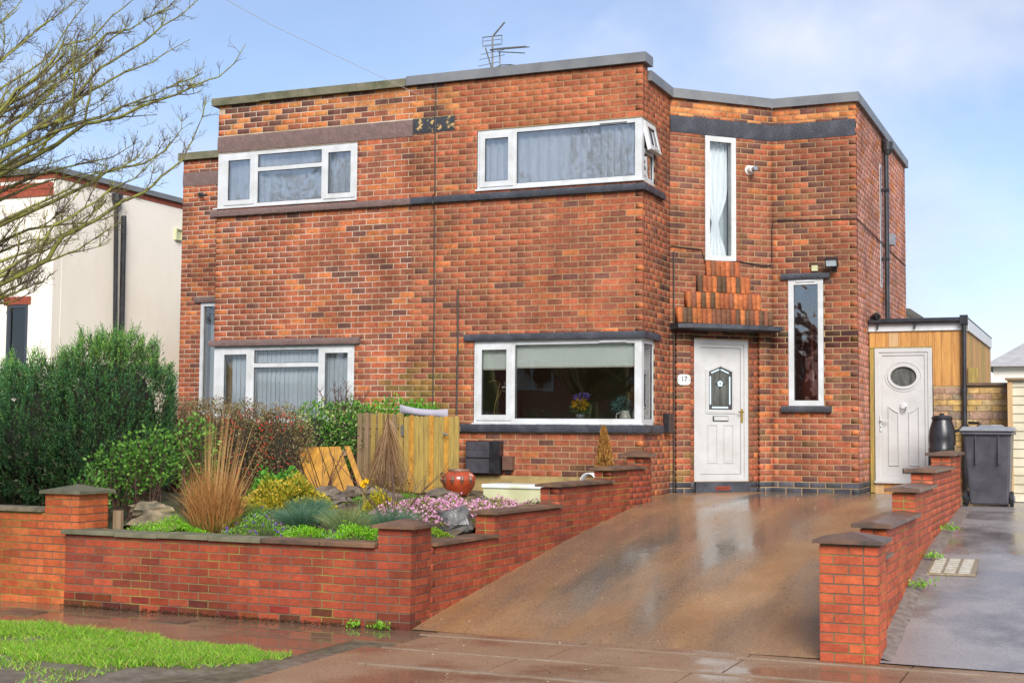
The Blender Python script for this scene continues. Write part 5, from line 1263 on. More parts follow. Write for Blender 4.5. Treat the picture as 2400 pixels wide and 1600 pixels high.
# ------------------------------------------------------------------ plants
def blades(name, bases, tips_dir, length, width, cols, mat, parent, droop=0.3, seg=3, kind='stuff'):
    """curved grass blades: each a tapering strip of seg quads"""
    n = len(bases); P = np.asarray(bases, float); D = np.asarray(tips_dir, float); D /= np.linalg.norm(D, axis=1)[:, None]
    Ln = np.broadcast_to(np.asarray(length, float), (n,)); Wd = np.broadcast_to(np.asarray(width, float), (n,)); dr = np.broadcast_to(np.asarray(droop, float), (n,))
    S = np.cross(D, npr.normal(size=(n, 3))); S /= np.linalg.norm(S, axis=1)[:, None]
    H = D.copy(); H[:, 2] = 0; H += npr.normal(size=(n, 3))*0.15; H[:, 2] = -0.6
    rows = []
    for i in range(seg+1):
        t = i/seg; c = P + D*(Ln*t)[:, None] + H*(Ln*dr*t*t)[:, None]; w = (Wd*(1-t*0.92))[:, None]*0.5
        rows += [c - S*w, c + S*w]
    V = np.stack(rows, 1).reshape(-1, 3); k = 2*(seg+1)
    base = np.array([(2*i, 2*i+1, 2*i+3, 2*i+2) for i in range(seg)]); F = (np.arange(n)[:, None, None]*k + base[None]).reshape(-1, 4)
    return mesh_obj(name, V, F, mat, parent, cols=np.repeat(np.asarray(cols, float), k, axis=0), kind=kind)
def updir(n, spread): 
    d = npr.normal(size=(n, 3))*spread; d[:, 2] = 1; return d

# grass verge, with its muddy edges
gpoly = [(-9.5, -7.62), (-3.6, -7.66), (-2.1, -7.80), (-0.75, -7.98), (-0.16, -8.0), (-0.25, -8.35), (-0.62, -8.75), (-1.2, -9.2), (-2.2, -9.1), (-3.2, -9.05), (-9.5, -9.1)]
def inpoly(x, y, poly):
    c = np.zeros(len(x), bool); j = len(poly)-1
    for i in range(len(poly)):
        xi, yi = poly[i]; xj, yj = poly[j]
        c ^= ((yi > y) != (yj > y)) & (x < (xj-xi)*(y-yi)/(yj-yi) + xi); j = i
    return c
def wob(x, y): return 0.10*np.sin(5.3*x + 1.3*y) + 0.07*np.sin(11.7*x - 4.1*y) + 0.05*np.sin(23*x + 17*y)
X = npr.uniform(-6.2, -0.1, 190000); Y = npr.uniform(-9.9, -7.55, 190000)
k = inpoly(X + wob(X, Y)*1.3, Y + wob(Y, X)*1.1, gpoly)
bare = np.sin(3.1*X + 2.2*Y) * np.sin(4.7*Y - 1.9*X + 1.0)
k &= ~((bare > 0.62) & (npr.rand(len(X)) < 0.85)) & ~((Y < -8.85) & (npr.rand(len(X)) < 0.5))
k |= (npr.rand(len(X)) < 0.10) & (X < -1.0) & (Y < -8.7) & (np.sin(4*X+3*Y)*np.sin(5*Y-2*X) > -0.1)
X, Y = X[k][:72000], Y[k][:72000]; n = len(X)
Z = 0.012 + np.zeros(n)
hgt = npr.uniform(0.045, 0.115, n) * (0.75 + 0.35*np.sin(2.3*X+1)*np.sin(3.1*Y))
o = blades('grass_blade', np.stack([X, Y, Z], 1), updir(n, 0.5), hgt, 0.007, colmix(n, (0.16, 0.42, 0.02), (0.26, 0.54, 0.035), (0.42, 0.54, 0.06), (0.10, 0.27, 0.015), (0.22, 0.46, 0.03), (0.36, 0.31, 0.12), j=0.3), M['leaf'], None, 0.35, 2)
o.name = 'grass_verge'; tag(o, 'bright green grass verge beside the pavement', 'grass', kind='stuff')
V = [(x, y, 0.0) for x, y in [(-10, -7.58), (-0.9, -7.92), (0.05, -7.9), (0.32, -8.0), (0.25, -8.3), (-0.1, -8.75), (-0.6, -9.2), (-1.2, -9.6), (-2, -10.4), (-10, -10.4)]]
gx, gy = lin(-10, 0.3, 90), lin(-10.6, -7.56, 34)
def mudz(x, y):
    edge = min(1.0, max(0.0, (-7.6 - 0.02*0 - y - 0.105*(x+3.6)*(1 if x > -3.6 else 0.0)) / 0.25))
    xr = 0.25 - max(0, (-8.2 - y))*0.85
    e2 = min(1.0, max(0.0, (xr - x)/0.35)); e = min(edge, e2)
    return -0.018 + 0.03*e + 0.007*math.sin(9*x+2*y)*math.sin(7*y) 
sheet('verge_soil', gx, gy, mudz, M['mud'], jitter=0.006)

# creeping garden plants
def mound(name, c, r, h, n, cols, label, cat, lsize=0.02, flowers=None, group=None, mat='leaf'):
    t = thing(name, label, cat, (c[0], c[1], garden_z(*c)), group)
    a = npr.rand(n)*2*math.pi; q = np.sqrt(npr.rand(n)); rr = np.array(r if hasattr(r, '__len__') else (r, r))
    lump = 1 + 0.25*np.sin(a*3 + c[0]*7) + 0.15*np.sin(a*7 + 2)
    x = c[0] + np.cos(a)*q*rr[0]*lump; y = c[1] + np.sin(a)*q*rr[1]*lump
    z = garden_z(*c) + h*(1 - q**2.2)*(0.75 + 0.25*np.sin(13*x)*np.sin(11*y)) * (0.55 + 0.45*npr.rand(n)) + 0.005
    P = np.stack([x, y, z], 1); D = np.stack([np.cos(a)*q, np.sin(a)*q, 0.35 + npr.rand(n)], 1) + npr.normal(size=(n, 3))*0.4
    leaves('foliage', P, D, npr.uniform(0.7, 1.3, n)*lsize, lsize*0.55, colmix(n, *cols, j=0.3), M[mat], t)
    if flowers:
        m, fc, fs, lift = flowers; i = npr.randint(n, size=m); Pf = P[i].copy(); Pf[:, 2] += lift*npr.rand(m)
        Pf = np.repeat(Pf, 4, 0); Df = npr.normal(size=(4*m, 3)); Df[:, 2] = np.abs(Df[:, 2]); leaves('flower', Pf, Df, fs, fs*0.8, colmix(4*m, *fc), M['petal'], t)
    return t
GREEN = [(0.22, 0.52, 0.02), (0.30, 0.58, 0.03), (0.13, 0.36, 0.02)]
mound('ground_cover', (-3.0, -5.95), (0.48, 0.18), 0.23, 2600, GREEN, 'bright green ground cover spilling behind the left end of the red wall', 'plant')
mound('ground_cover', (-1.40, -5.95), (0.32, 0.18), 0.22, 2200, GREEN, 'bright green ground cover behind the middle of the red wall', 'plant')
mound('ground_cover', (-0.85, -5.92), (0.36, 0.22), 0.27, 3000, GREEN, 'bright green cushion plant beside the corner pier', 'plant', flowers=(10, [(0.25, 0.12, 0.55)], 0.016, 0.05))
mound('aubrieta', (-1.98, -5.88), (0.42, 0.22), 0.29, 3000, [(0.17, 0.36, 0.04), (0.26, 0.42, 0.08), (0.10, 0.24, 0.03)], 'cushion plant dotted with purple flowers behind the red wall', 'plant', flowers=(70, [(0.22, 0.07, 0.60), (0.30, 0.12, 0.62)], 0.018, 0.06))
mound('ground_cover', (-0.50, -5.25), (0.22, 0.2), 0.14, 1500, [(0.25, 0.38, 0.02), (0.14, 0.28, 0.02)], 'yellow green ground cover behind the low end of the stepped wall', 'plant')
mound('ground_cover', (-2.5, -2.2), (0.6, 0.5), 0.12, 2600, [(0.14, 0.34, 0.02), (0.10, 0.24, 0.02)], 'patch of short green growth in front of the red urn', 'plant')
mound('ground_cover', (-2.3, -4.3), (0.9, 0.6), 0.10, 4200, [(0.16, 0.22, 0.03), (0.22, 0.20, 0.05), (0.10, 0.16, 0.02), (0.20, 0.13, 0.06)], 'low mixed green and brown growth in the middle of the bed', 'plant', 0.03)
mound('heather', (-0.98, -3.9), (0.78, 1.0), 0.26, 9000, [(0.24, 0.28, 0.04), (0.14, 0.20, 0.03), (0.30, 0.24, 0.05)], 'pink flowering heather beside the stepped wall', 'heather', 0.026, flowers=(1500, [(0.80, 0.42, 0.60), (0.85, 0.58, 0.70), (0.70, 0.30, 0.50)], 0.026, 0.06))
mound('heather', (-0.75, -2.75), (0.6, 0.25), 0.14, 2200, [(0.24, 0.28, 0.04), (0.30, 0.22, 0.05)], 'small pink heather in front of the white box', 'heather', 0.026, flowers=(220, [(0.72, 0.34, 0.52), (0.80, 0.48, 0.62)], 0.022, 0.05))
mound('golden_shrub', (-3.05, -3.7), (0.55, 0.4), 0.48, 5200, [(0.52, 0.40, 0.03), (0.62, 0.44, 0.05), (0.30, 0.32, 0.03), (0.20, 0.28, 0.03)], 'golden yellow shrub beside the tall dry grass', 'shrub', 0.05)
mound('golden_shrub', (-1.72, -3.95), (0.28, 0.24), 0.34, 2600, [(0.55, 0.42, 0.03), (0.45, 0.38, 0.03), (0.22, 0.28, 0.03)], 'small golden conifer in the middle of the bed', 'shrub', 0.035)
mound('green_shrub', (-3.45, -3.35), (0.4, 0.35), 0.55, 2600, [(0.08, 0.28, 0.03), (0.12, 0.34, 0.04)], 'fresh green plant behind the golden shrub', 'shrub', 0.06)
def fescue(c, r, h, n, cols, label):
    t = thing('blue_fescue', label, 'grass', (c[0], c[1], garden_z(*c)), 'grass tufts in the flower bed')
    a = npr.rand(n)*2*math.pi; q = npr.rand(n)**0.5; B_ = np.stack([c[0] + np.cos(a)*q*r*0.25, c[1] + np.sin(a)*q*r*0.25, np.full(n, garden_z(*c))], 1)
    D = np.stack([np.cos(a)*q*r*1.3/h, np.sin(a)*q*r*1.3/h, np.ones(n)], 1) + npr.normal(size=(n, 3))*0.1
    blades('foliage', B_, D, npr.uniform(0.75, 1.1, n)*h, 0.006, colmix(n, *cols), M['leaf'], t, 0.25, 3)
BLUE = [(0.10, 0.22, 0.13), (0.16, 0.28, 0.18), (0.07, 0.18, 0.09)]
fescue((-1.90, -5.25), 0.30, 0.36, 1700, BLUE, 'large blue green grass tuft behind the purple flowers')
fescue((-1.28, -5.45), 0.26, 0.36, 900, [(0.20, 0.30, 0.12), (0.34, 0.32, 0.14), (0.14, 0.24, 0.08)], 'straw tipped grass tuft in the middle of the bed')
fescue((-0.95, -5.15), 0.26, 0.34, 900, BLUE, 'blue green grass tuft next to the corner pier')
fescue((-2.55, -4.05), 0.22, 0.28, 1000, BLUE, 'dark blue green grass tuft right of the golden shrub')
fescue((-2.72, -5.05), 0.2, 0.3, 700, [(0.06, 0.18, 0.05), (0.10, 0.24, 0.06)], 'dark green grass tuft at the foot of the tall dry grass')
# daffodils
def daffodil(x, y, h, n, label):
    z = garden_z(x, y); t = thing('daffodil', label, 'flower', (x, y, z), 'daffodils in the flower bed')
    blades('leaf', [(x + rng.uniform(-.05, .05), y + rng.uniform(-.05, .05), z) for _ in range(12)], updir(12, 0.2), h*0.8, 0.014, colmix(12, (0.20, 0.32, 0.14), (0.14, 0.26, 0.08)), M['leaf'], t, 0.1, 3)
    for k in range(n):
        px, py, pz = x + rng.uniform(-.06, .06), y + rng.uniform(-.04, .04), z + h*rng.uniform(0.85, 1.05)
        MB().tube([(x, y, z), ((x+px)/2, (y+py)/2, z+h*0.5), (px, py, pz)], 0.004, 4).build('stem', M['wood_fence'], t)
        Df = [(math.cos(a), -0.5, math.sin(a)) for a in [i*math.pi/3 for i in range(6)]]
        leaves('petal', [(px, py, pz)]*6, Df, 0.045, 0.03, colmix(6, (0.85, 0.55, 0.01)), M['petal'], t)
        MB().tube([(px, py, pz), (px, py-0.035, pz-0.005)], [0.008, 0.017], 8).build('trumpet', pbr('daffodil_yellow%d' % k, (0.85, 0.45, 0.01), None, 0.5), t)
daffodil(-2.12, -3.62, 0.36, 4, 'yellow daffodils flowering in the middle of the bed')
daffodil(-3.15, -5.05, 0.42, 1, 'single yellow daffodil left of the tall dry grass')
t = thing('snowdrop_leaves', 'pale spiky leaves just behind the wall coping', 'plant', (-1.22, -5.95, 0.69)); n = 16
blades('leaf', np.array([(-1.16, -5.95, 0.69)]*n) + npr.normal(size=(n, 3))*0.02, updir(n, 0.5), 0.17, 0.012, colmix(n, (0.45, 0.52, 0.36), (0.32, 0.42, 0.2)), M['leaf'], t, 0.2, 3)

# tall dry ornamental grass
t = thing('dry_ornamental_grass', 'tall clump of straw coloured ornamental grass', 'grass', (-2.85, -5.45, 0.71)); n = 2000
a = npr.rand(n)*2*math.pi; q = npr.rand(n)**0.5
Bp = np.stack([-2.86 + np.cos(a)*q*0.23, -5.42 + np.sin(a)*q*0.18, np.full(n, 0.71)], 1)
D = np.stack([np.cos(a)*q*0.10, np.sin(a)*q*0.12, np.ones(n)], 1) + npr.normal(size=(n, 3))*np.array((0.10, 0.10, 0.05))
STRAW = [(0.50, 0.24, 0.08), (0.60, 0.34, 0.13), (0.40, 0.17, 0.05), (0.32, 0.18, 0.05)]
blades('dry_leaf', Bp, D, npr.uniform(0.35, 0.85, n), 0.008, colmix(n, *STRAW), M['leaf'], t, npr.uniform(0.2, 0.9, n)**1.3, 5)
n = 70; a = npr.rand(n)*2*math.pi; q = npr.rand(n)**0.5
Bp = np.stack([-2.86 + np.cos(a)*q*0.14, -5.42 + np.sin(a)*q*0.14, np.full(n, 0.75)], 1); D = np.stack([0.08 + np.cos(a)*q*0.13, np.sin(a)*q*0.13, np.ones(n)], 1) + npr.normal(size=(n, 3))*0.02
blades('seed_stem', Bp, D, npr.uniform(0.9, 1.38, n), 0.010, colmix(n, (0.52, 0.30, 0.11), (0.58, 0.36, 0.15)), M['leaf'], t, 0.06, 5)
n = 6; blades('seed_stem', np.array([(-2.75, -5.42, 0.75)]*n), np.array([(0.42, 0, 1), (0.55, 0, 1), (0.28, 0, 1), (-0.45, 0, 1), (-0.3, 0, 1), (-0.6, 0, 1)], float), 1.25, 0.014, colmix(n, (0.56, 0.34, 0.13)), M['leaf'], t, 0.10, 5)
n = 260; a = npr.rand(n)*2*math.pi; Bp = np.stack([-2.88 + np.cos(a)*0.2, -5.42 + np.sin(a)*0.2, np.full(n, 0.71)], 1); D = np.stack([np.cos(a), np.sin(a), 0.8 + npr.rand(n)], 1)
blades('green_leaf', Bp, D, npr.uniform(0.2, 0.5, n), 0.008, colmix(n, (0.14, 0.22, 0.04), (0.2, 0.26, 0.06)), M['leaf'], t, 0.5, 4)

# shrubs made of a branch skeleton and leaves
def bush(name, label, cat, blobs, nleaf, cols, lsize, stems, mat='leaf', leafdir=0.0, aspect=0.55, shell=0.55, extra=None, group=None, inner=None):
    zb = min(b[0][2] - b[1][2] for b in blobs)
    cx = np.mean([b[0][0] for b in blobs]); cy = np.mean([b[0][1] for b in blobs])
    t = thing(name, label, cat, (cx, cy, zb), group); vol = np.array([b[1][0]*b[1][1]*b[1][2] for b in blobs])**0.67; vol /= vol.sum()
    Ps, Ds = [], []
    for (c, r), w in zip(blobs, vol):
        n = int(nleaf*w); d = npr.normal(size=(n, 3)); d /= np.linalg.norm(d, axis=1)[:, None]
        lump = 1 + 0.10*np.sin(d[:, 0]*9 + c[0]*3)*np.sin(d[:, 2]*8 + c[1]) + 0.07*np.sin(d[:, 1]*17 + d[:, 2]*13)
        rad = (1 - (1-shell)*npr.rand(n)**2) * lump
        Ps.append(np.array(c) + d*np.array(r)*rad[:, None]); Ds.append(d)
    P = np.concatenate(Ps); D = np.concatenate(Ds); D[:, 2] += leafdir
    D = D + npr.normal(size=D.shape)*0.55; n = len(P)
    k = P[:, 2] > zb + 0.02; P, D = P[k], D[k]; n = len(P)
    leaves('foliage', P, D, npr.uniform(0.65, 1.25, n)*lsize, lsize*aspect, colmix(n, *cols, j=0.3), M[mat], t)
    if stems:
        mb = MB()
        for i in range(stems):
            c, r = blobs[npr.randint(len(blobs))]; d = npr.normal(size=3); d[2] = abs(d[2]); d /= np.linalg.norm(d)
            e = np.array(c) + d*np.array(r)*0.9; s_ = np.array([c[0] + npr.normal()*r[0]*0.35, c[1] + npr.normal()*r[1]*0.3, zb]); m_ = (s_ + e)/2 + npr.normal(size=3)*0.05
            mb.tube([s_, m_, e], [0.010, 0.007, 0.003], 4, cap=False)
        mb.build('branches', M['twig_red'], t)
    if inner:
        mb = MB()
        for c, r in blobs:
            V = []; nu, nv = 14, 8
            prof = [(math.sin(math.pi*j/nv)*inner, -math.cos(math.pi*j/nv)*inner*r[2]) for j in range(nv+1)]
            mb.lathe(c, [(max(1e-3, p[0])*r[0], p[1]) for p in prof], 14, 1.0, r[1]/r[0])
        mb.build('shade_core', pbr(name + '_shade', inner_shade_col, None, 0.95), t)  # solid core coloured near black, standing in for shade between the leaves
    return t
inner_shade_col = (0.018, 0.022, 0.012)
CB = [((-5.68, -3.6, 1.88), (0.70, 0.85, 0.98)), ((-5.60, -3.7, 1.40), (0.66, 0.85, 0.72)), ((-6.5, -3.7, 1.62), (1.0, 1.05, 0.90)), ((-7.8, -3.7, 1.58), (1.2, 1.1, 0.95))]
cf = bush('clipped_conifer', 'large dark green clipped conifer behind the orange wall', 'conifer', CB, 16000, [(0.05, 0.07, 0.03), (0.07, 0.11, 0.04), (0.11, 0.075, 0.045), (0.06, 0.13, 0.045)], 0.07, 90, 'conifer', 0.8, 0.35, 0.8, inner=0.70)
Pc, Dc = [], []                                        # feathery upright sprays
for c, r in CB:
    n = int(8200*(r[0]*r[2])**0.8); d = npr.normal(size=(n, 3)); d /= np.linalg.norm(d, axis=1)[:, None]
    lump = 1 + 0.10*np.sin(d[:, 0]*7 + c[0]*3)*np.sin(d[:, 2]*5) + 0.08*np.sin(d[:, 0]*19 + d[:, 1]*15); p = np.array(c) + d*np.array(r)*(lump*npr.uniform(0.88, 1.0, n))[:, None]
    k = np.ones(n, bool)
    for c2, r2_ in CB:
        if c2 is not c: k &= (((p - np.array(c2))/np.array(r2_))**2).sum(1) > 0.82
    k &= (p[:, 1] < -3.0) | (p[:, 2] > 2.2); k &= ~((p[:, 2] < 1.25) & (npr.rand(n) < 0.45))
    Pc.append(p[k]); Dc.append(d[k])
Pc, Dc = np.concatenate(Pc), np.concatenate(Dc); n = len(Pc); m = 11
ax = Dc*0.55 + np.array((0, 0, 1.0)) + npr.normal(size=(n, 3))*0.22; ax /= np.linalg.norm(ax, axis=1)[:, None]
ln = npr.uniform(0.09, 0.18, n)*np.where(Pc[:, 2] > 2.5, 1.15, 0.9)
tt = np.tile(np.linspace(0.0, 1.0, m), n); P = np.repeat(Pc, m, 0) + np.repeat(ax*ln[:, None], m, 0)*tt[:, None]
D = np.repeat(ax, m, 0)*(0.5 + tt[:, None]) + npr.normal(size=(n*m, 3))*0.55
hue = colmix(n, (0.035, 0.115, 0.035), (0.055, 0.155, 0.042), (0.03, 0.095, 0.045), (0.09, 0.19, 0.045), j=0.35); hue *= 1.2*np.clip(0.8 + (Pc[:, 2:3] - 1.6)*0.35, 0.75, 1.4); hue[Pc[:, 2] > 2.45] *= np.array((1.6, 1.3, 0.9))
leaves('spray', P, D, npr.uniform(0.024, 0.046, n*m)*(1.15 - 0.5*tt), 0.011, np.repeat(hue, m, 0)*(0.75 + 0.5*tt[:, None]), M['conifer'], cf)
bush('broadleaf_shrub', 'leafy light green shrub growing over the end of the orange wall', 'shrub', [((-4.35, -5.0, 1.28), (0.42, 0.34, 0.34)), ((-4.05, -4.9, 1.45), (0.30, 0.30, 0.32)), ((-4.35, -5.55, 0.98), (0.18, 0.22, 0.36)), ((-3.78, -4.5, 1.45), (0.26, 0.28, 0.45))], 2900,
     [(0.17, 0.38, 0.05), (0.25, 0.47, 0.08), (0.09, 0.24, 0.03), (0.05, 0.15, 0.025)], 0.052, 90, 'leaf', 0.2, 0.62, 0.35)
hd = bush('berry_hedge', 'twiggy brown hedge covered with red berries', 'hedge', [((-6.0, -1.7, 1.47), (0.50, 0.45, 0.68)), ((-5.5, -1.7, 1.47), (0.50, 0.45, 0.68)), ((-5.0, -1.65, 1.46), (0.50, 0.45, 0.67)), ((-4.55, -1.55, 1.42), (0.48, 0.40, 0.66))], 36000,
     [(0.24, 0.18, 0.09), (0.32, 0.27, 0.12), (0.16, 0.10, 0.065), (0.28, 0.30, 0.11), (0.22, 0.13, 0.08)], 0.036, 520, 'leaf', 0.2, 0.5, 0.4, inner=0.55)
mb = MB(); nb = 0
while nb < 330:
    c, r = [((-5.0, -1.65, 1.45), (0.60, 0.44, 0.56)), ((-4.55, -1.55, 1.42), (0.46, 0.37, 0.56)), ((-5.6, -1.7, 1.45), (0.6, 0.44, 0.5))][nb % 3 if rng.random() < 0.8 else 0]
    d = npr.normal(size=3); d[1] = -abs(d[1]); d[2] += 0.25; d /= np.linalg.norm(d); p = np.array(c) + d*np.array(r)*1.03
    for _ in range(rng.choice([1, 1, 2, 3])):
        q = p + npr.normal(size=3)*0.02; s_ = 0.012
        mb.add([(q[0]+s_, q[1], q[2]), (q[0]-s_, q[1], q[2]), (q[0], q[1]+s_, q[2]), (q[0], q[1]-s_, q[2]), (q[0], q[1], q[2]+s_), (q[0], q[1], q[2]-s_)], [(0,2,4),(2,1,4),(1,3,4),(3,0,4),(2,0,5),(1,2,5),(3,1,5),(0,3,5)]); nb += 1
mb.build('berry', pbr('red_berry', (0.62, 0.045, 0.02), None, 0.3), hd, smooth=True, kind='stuff')
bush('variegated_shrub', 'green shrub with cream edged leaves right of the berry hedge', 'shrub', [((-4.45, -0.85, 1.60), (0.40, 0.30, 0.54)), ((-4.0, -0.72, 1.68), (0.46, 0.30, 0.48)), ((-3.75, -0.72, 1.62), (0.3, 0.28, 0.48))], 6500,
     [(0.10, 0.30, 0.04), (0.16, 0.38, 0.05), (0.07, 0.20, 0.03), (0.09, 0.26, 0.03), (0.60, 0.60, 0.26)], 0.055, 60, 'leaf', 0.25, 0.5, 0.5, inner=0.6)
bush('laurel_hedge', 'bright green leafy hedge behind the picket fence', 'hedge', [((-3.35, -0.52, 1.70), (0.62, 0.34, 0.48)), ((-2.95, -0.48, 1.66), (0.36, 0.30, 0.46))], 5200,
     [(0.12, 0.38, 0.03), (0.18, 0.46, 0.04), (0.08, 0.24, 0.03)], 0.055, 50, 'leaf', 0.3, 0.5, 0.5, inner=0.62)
def twigbush(name, label, c, h, spread, n, mat, r=0.004, forks=3, cat='shrub'):
    t = thing(name, label, cat, c); mb = MB()
    for i in range(n):
        a = rng.uniform(0, 6.28); s_ = rng.uniform(0.1, 1)*spread; hh = h*rng.uniform(0.6, 1.0)
        e = Vector((c[0] + math.cos(a)*s_, c[1] + math.sin(a)*s_*0.7, c[2] + hh)); b = Vector((c[0] + math.cos(a)*0.03, c[1], c[2])); m_ = b.lerp(e, 0.5) + Vector((rng.uniform(-.04, .04), rng.uniform(-.04, .04), 0.06*hh))
        mb.tube([b, m_, e], [r*1.6, r, r*0.45], 4, cap=False)
        for k in range(forks):
            u = rng.uniform(0.35, 0.95); p = b.lerp(m_, u*2) if u < 0.5 else m_.lerp(e, u*2-1)
            mb.tube([p, p + Vector((rng.uniform(-.12, .12), rng.uniform(-.1, .1), rng.uniform(0.03, 0.16)))], [r*0.7, r*0.35], 3, cap=False)
    mb.build('stems', M[mat], t); return t
twigbush('bare_shrub', 'bare reddish twigs fanning up behind the corner pier', (-1.15, -4.75, 0.77), 0.75, 0.75, 12, 'twig_red', 0.005, 2)
twigbush('bare_shrub', 'bare thorny shrub against the left ground floor window', (-4.1, -0.65, 1.6), 0.85, 0.45, 26, 'twig_red', 0.006, 6)
twigbush('dead_stems', 'thin dead stems in front of the leaning boards', (-3.45, -2.3, 0.9), 0.75, 0.6, 12, 'twig_red', 0.004, 3)
# drooping twig broom in front of the fence
t = thing('twig_broom', 'cone of drooping dry twigs in front of the picket fence', 'shrub', (-3.15, -1.40, 0.93)); n = 520
a = npr.rand(n)*2*math.pi; q = npr.rand(n)**0.7; top = np.array([-3.06, -1.32, 1.92]); u = npr.rand(n)
Bp = top + np.stack([np.cos(a)*0.02, np.sin(a)*0.02, -u*0.35], 1); D = np.stack([np.cos(a)*q*0.27, np.sin(a)*q*0.22, -0.55*np.ones(n)], 1) + npr.normal(size=(n, 3))*0.05
blades('dry_twig', Bp, D, npr.uniform(0.45, 0.95, n), 0.009, colmix(n, (0.34, 0.20, 0.10), (0.24, 0.13, 0.065), (0.42, 0.28, 0.14)), M['leaf'], t, 0.12, 4)
MB().tube([(-3.08, -1.34, 0.93), (-3.06, -1.32, 1.5), (-3.06, -1.32, 1.97)], [0.02, 0.018, 0.012], 6).build('stem', M['twig_red'], t)
n = 700; P = np.array((-3.08, -1.42, 1.02)) + npr.normal(size=(n, 3))*np.array((0.24, 0.14, 0.10)); leaves('dead_leaf', P, npr.normal(size=(n, 3)), 0.06, 0.012, colmix(n, (0.26, 0.17, 0.06), (0.18, 0.11, 0.045), (0.34, 0.24, 0.09)), M['leaf'], t)
# brown conifer in the corner by the steps
t = thing('dried_dwarf_conifer', 'small brown cone shaped conifer behind the top of the stepped wall', 'conifer', (-0.31, -0.5, 1.0)); n = 3200
u = npr.rand(n)**0.8; a = npr.rand(n)*2*math.pi; rr = 0.145*(1 - u)**0.8*np.minimum(1, 0.6 + u*3)*(0.7 + 0.3*npr.rand(n))
P = np.stack([-0.33 + np.cos(a)*rr - 0.03*u, -0.5 + np.sin(a)*rr, 1.08 + u*0.72], 1); D = np.stack([np.cos(a)*0.5, np.sin(a)*0.5, np.ones(n)*1.1], 1) + npr.normal(size=(n, 3))*0.2
leaves('foliage', P, D, 0.055, 0.013, colmix(n, (0.42, 0.20, 0.045), (0.32, 0.14, 0.035), (0.50, 0.28, 0.08)), M['conifer'], t)
MB().tube([(-0.31, -0.5, 0.95), (-0.33, -0.5, 1.6)], [0.015, 0.006], 5).build('stem', M['twig_red'], t)

# ------------------------------------------------------------------ rocks, pots, boards
def rock(c, r, mat, label, seed):
    rs = np.random.RandomState(seed); V = []; F = []; nu, nv = 12, 8; ph = rs.rand(6)*6
    for j in range(nv+1):
        for i in range(nu):
            a, b = 2*math.pi*i/nu, math.pi*j/nv; d = np.array([math.sin(b)*math.cos(a), math.sin(b)*math.sin(a), -math.cos(b)])
            s_ = 1 + 0.22*math.sin(3*d[0]*2+ph[0])*math.sin(2*d[1]*2+ph[1]) + 0.12*math.sin(7*d[2]+ph[2]+4*d[0]) + rs.uniform(-0.07, 0.07)
            V.append(np.array(c) + d*np.array(r)*s_)
    for j in range(nv):
        for i in range(nu): F.append((j*nu+i, j*nu+(i+1) % nu, (j+1)*nu+(i+1) % nu, (j+1)*nu+i))
    return tag(mesh_obj('rock', V, F, mat), label, 'rock', 'rocks in the flower bed')
rock((-0.45, -4.75, 0.83), (0.21, 0.14, 0.15), M['rock_dark'], 'dark wet rock behind the low coping of the stepped wall', 1)
rock((-2.05, -1.75, 0.95), (0.20, 0.14, 0.09), M['rock'], 'flat grey rock in front of the red urn', 2)
rock((-3.35, -2.35, 0.95), (0.24, 0.16, 0.10), M['rock'], 'brown rock below the leaning boards', 3)
rock((-2.95, -2.2, 0.98), (0.20, 0.15, 0.10), M['rock'], 'pale flat stone right of the leaning boards', 4)
rock((-2.78, -2.05, 0.94), (0.15, 0.12, 0.09), M['rock'], 'small tan stone beside the twig broom', 5)
rock((-2.95, -2.75, 0.90), (0.17, 0.13, 0.09), M['rock'], 'rounded stone in front of the rock pile', 6)
rock((-2.5, -2.35, 0.92), (0.22, 0.15, 0.09), M['rock'], 'broad grey stone below the twig broom', 7)
rock((-3.9, -2.3, 0.95), (0.26, 0.16, 0.12), M['rock_dark'], 'dark rock left of the leaning boards', 8)
rock((-1.02, -2.75, 0.92), (0.12, 0.09, 0.09), M['rock'], 'small brown stone against the white box', 9)
rock((-3.45, -5.55, 0.76), (0.34, 0.16, 0.15), M['slab_stone'], 'large tan stone left of the tall dry grass', 10)
rock((-3.75, -5.3, 0.90), (0.28, 0.12, 0.08), M['slab_stone'], 'pale slab lying under the leafy shrub', 11)
t = thing('timber_stump', 'short weathered timber stake beside the orange brick pier', 'post', (-3.62, -6.05, 0.65)); MB().tube([(-3.60, -6.02, 0.6), (-3.60, -6.02, 0.93)], 0.055, 8).build('stake', M['wood_fence2'], t)

t = thing('glazed_urn', 'rounded red glazed urn with brown lugs beside the wooden gate', 'urn', (-2.035, -1.3, 0.94))
MB().lathe((-2.035, -1.3, 0.93), [(0.12, 0.0), (0.15, 0.04), (0.20, 0.12), (0.222, 0.20), (0.21, 0.255), (0.165, 0.30), (0.13, 0.315)], 28).build('body', M['terracotta'], t, smooth=True)
MB().lathe((-2.035, -1.3, 1.235), [(0.135, 0), (0.14, 0.015), (0.13, 0.035), (0.11, 0.035), (0.105, 0.0)], 28).build('rim', M['pot_rim'], t)
for k in range(6):
    a = -math.pi/2 + (k-2.5)*0.55 - 0.2; x, y = -2.035 + 0.212*math.cos(a), -1.3 + 0.212*math.sin(a)
    MB().tube([(x, y, 1.09), (x + 0.012*math.cos(a), y + 0.012*math.sin(a), 1.14), (x*1.0 - 0.006*math.cos(a), y - 0.006*math.sin(a), 1.185)], [0.010, 0.028, 0.020], 8).build('applied_leaf', M['pot_rim'], t)
for s_ in (-1, 0.2): MB().tube([(-2.035 + s_*0.16 - 0.03, -1.44, 1.205), (-2.035 + s_*0.16, -1.47, 1.225), (-2.035 + s_*0.16 + 0.03, -1.44, 1.205)], 0.011, 6).build('lug', M['pot_rim'], t)
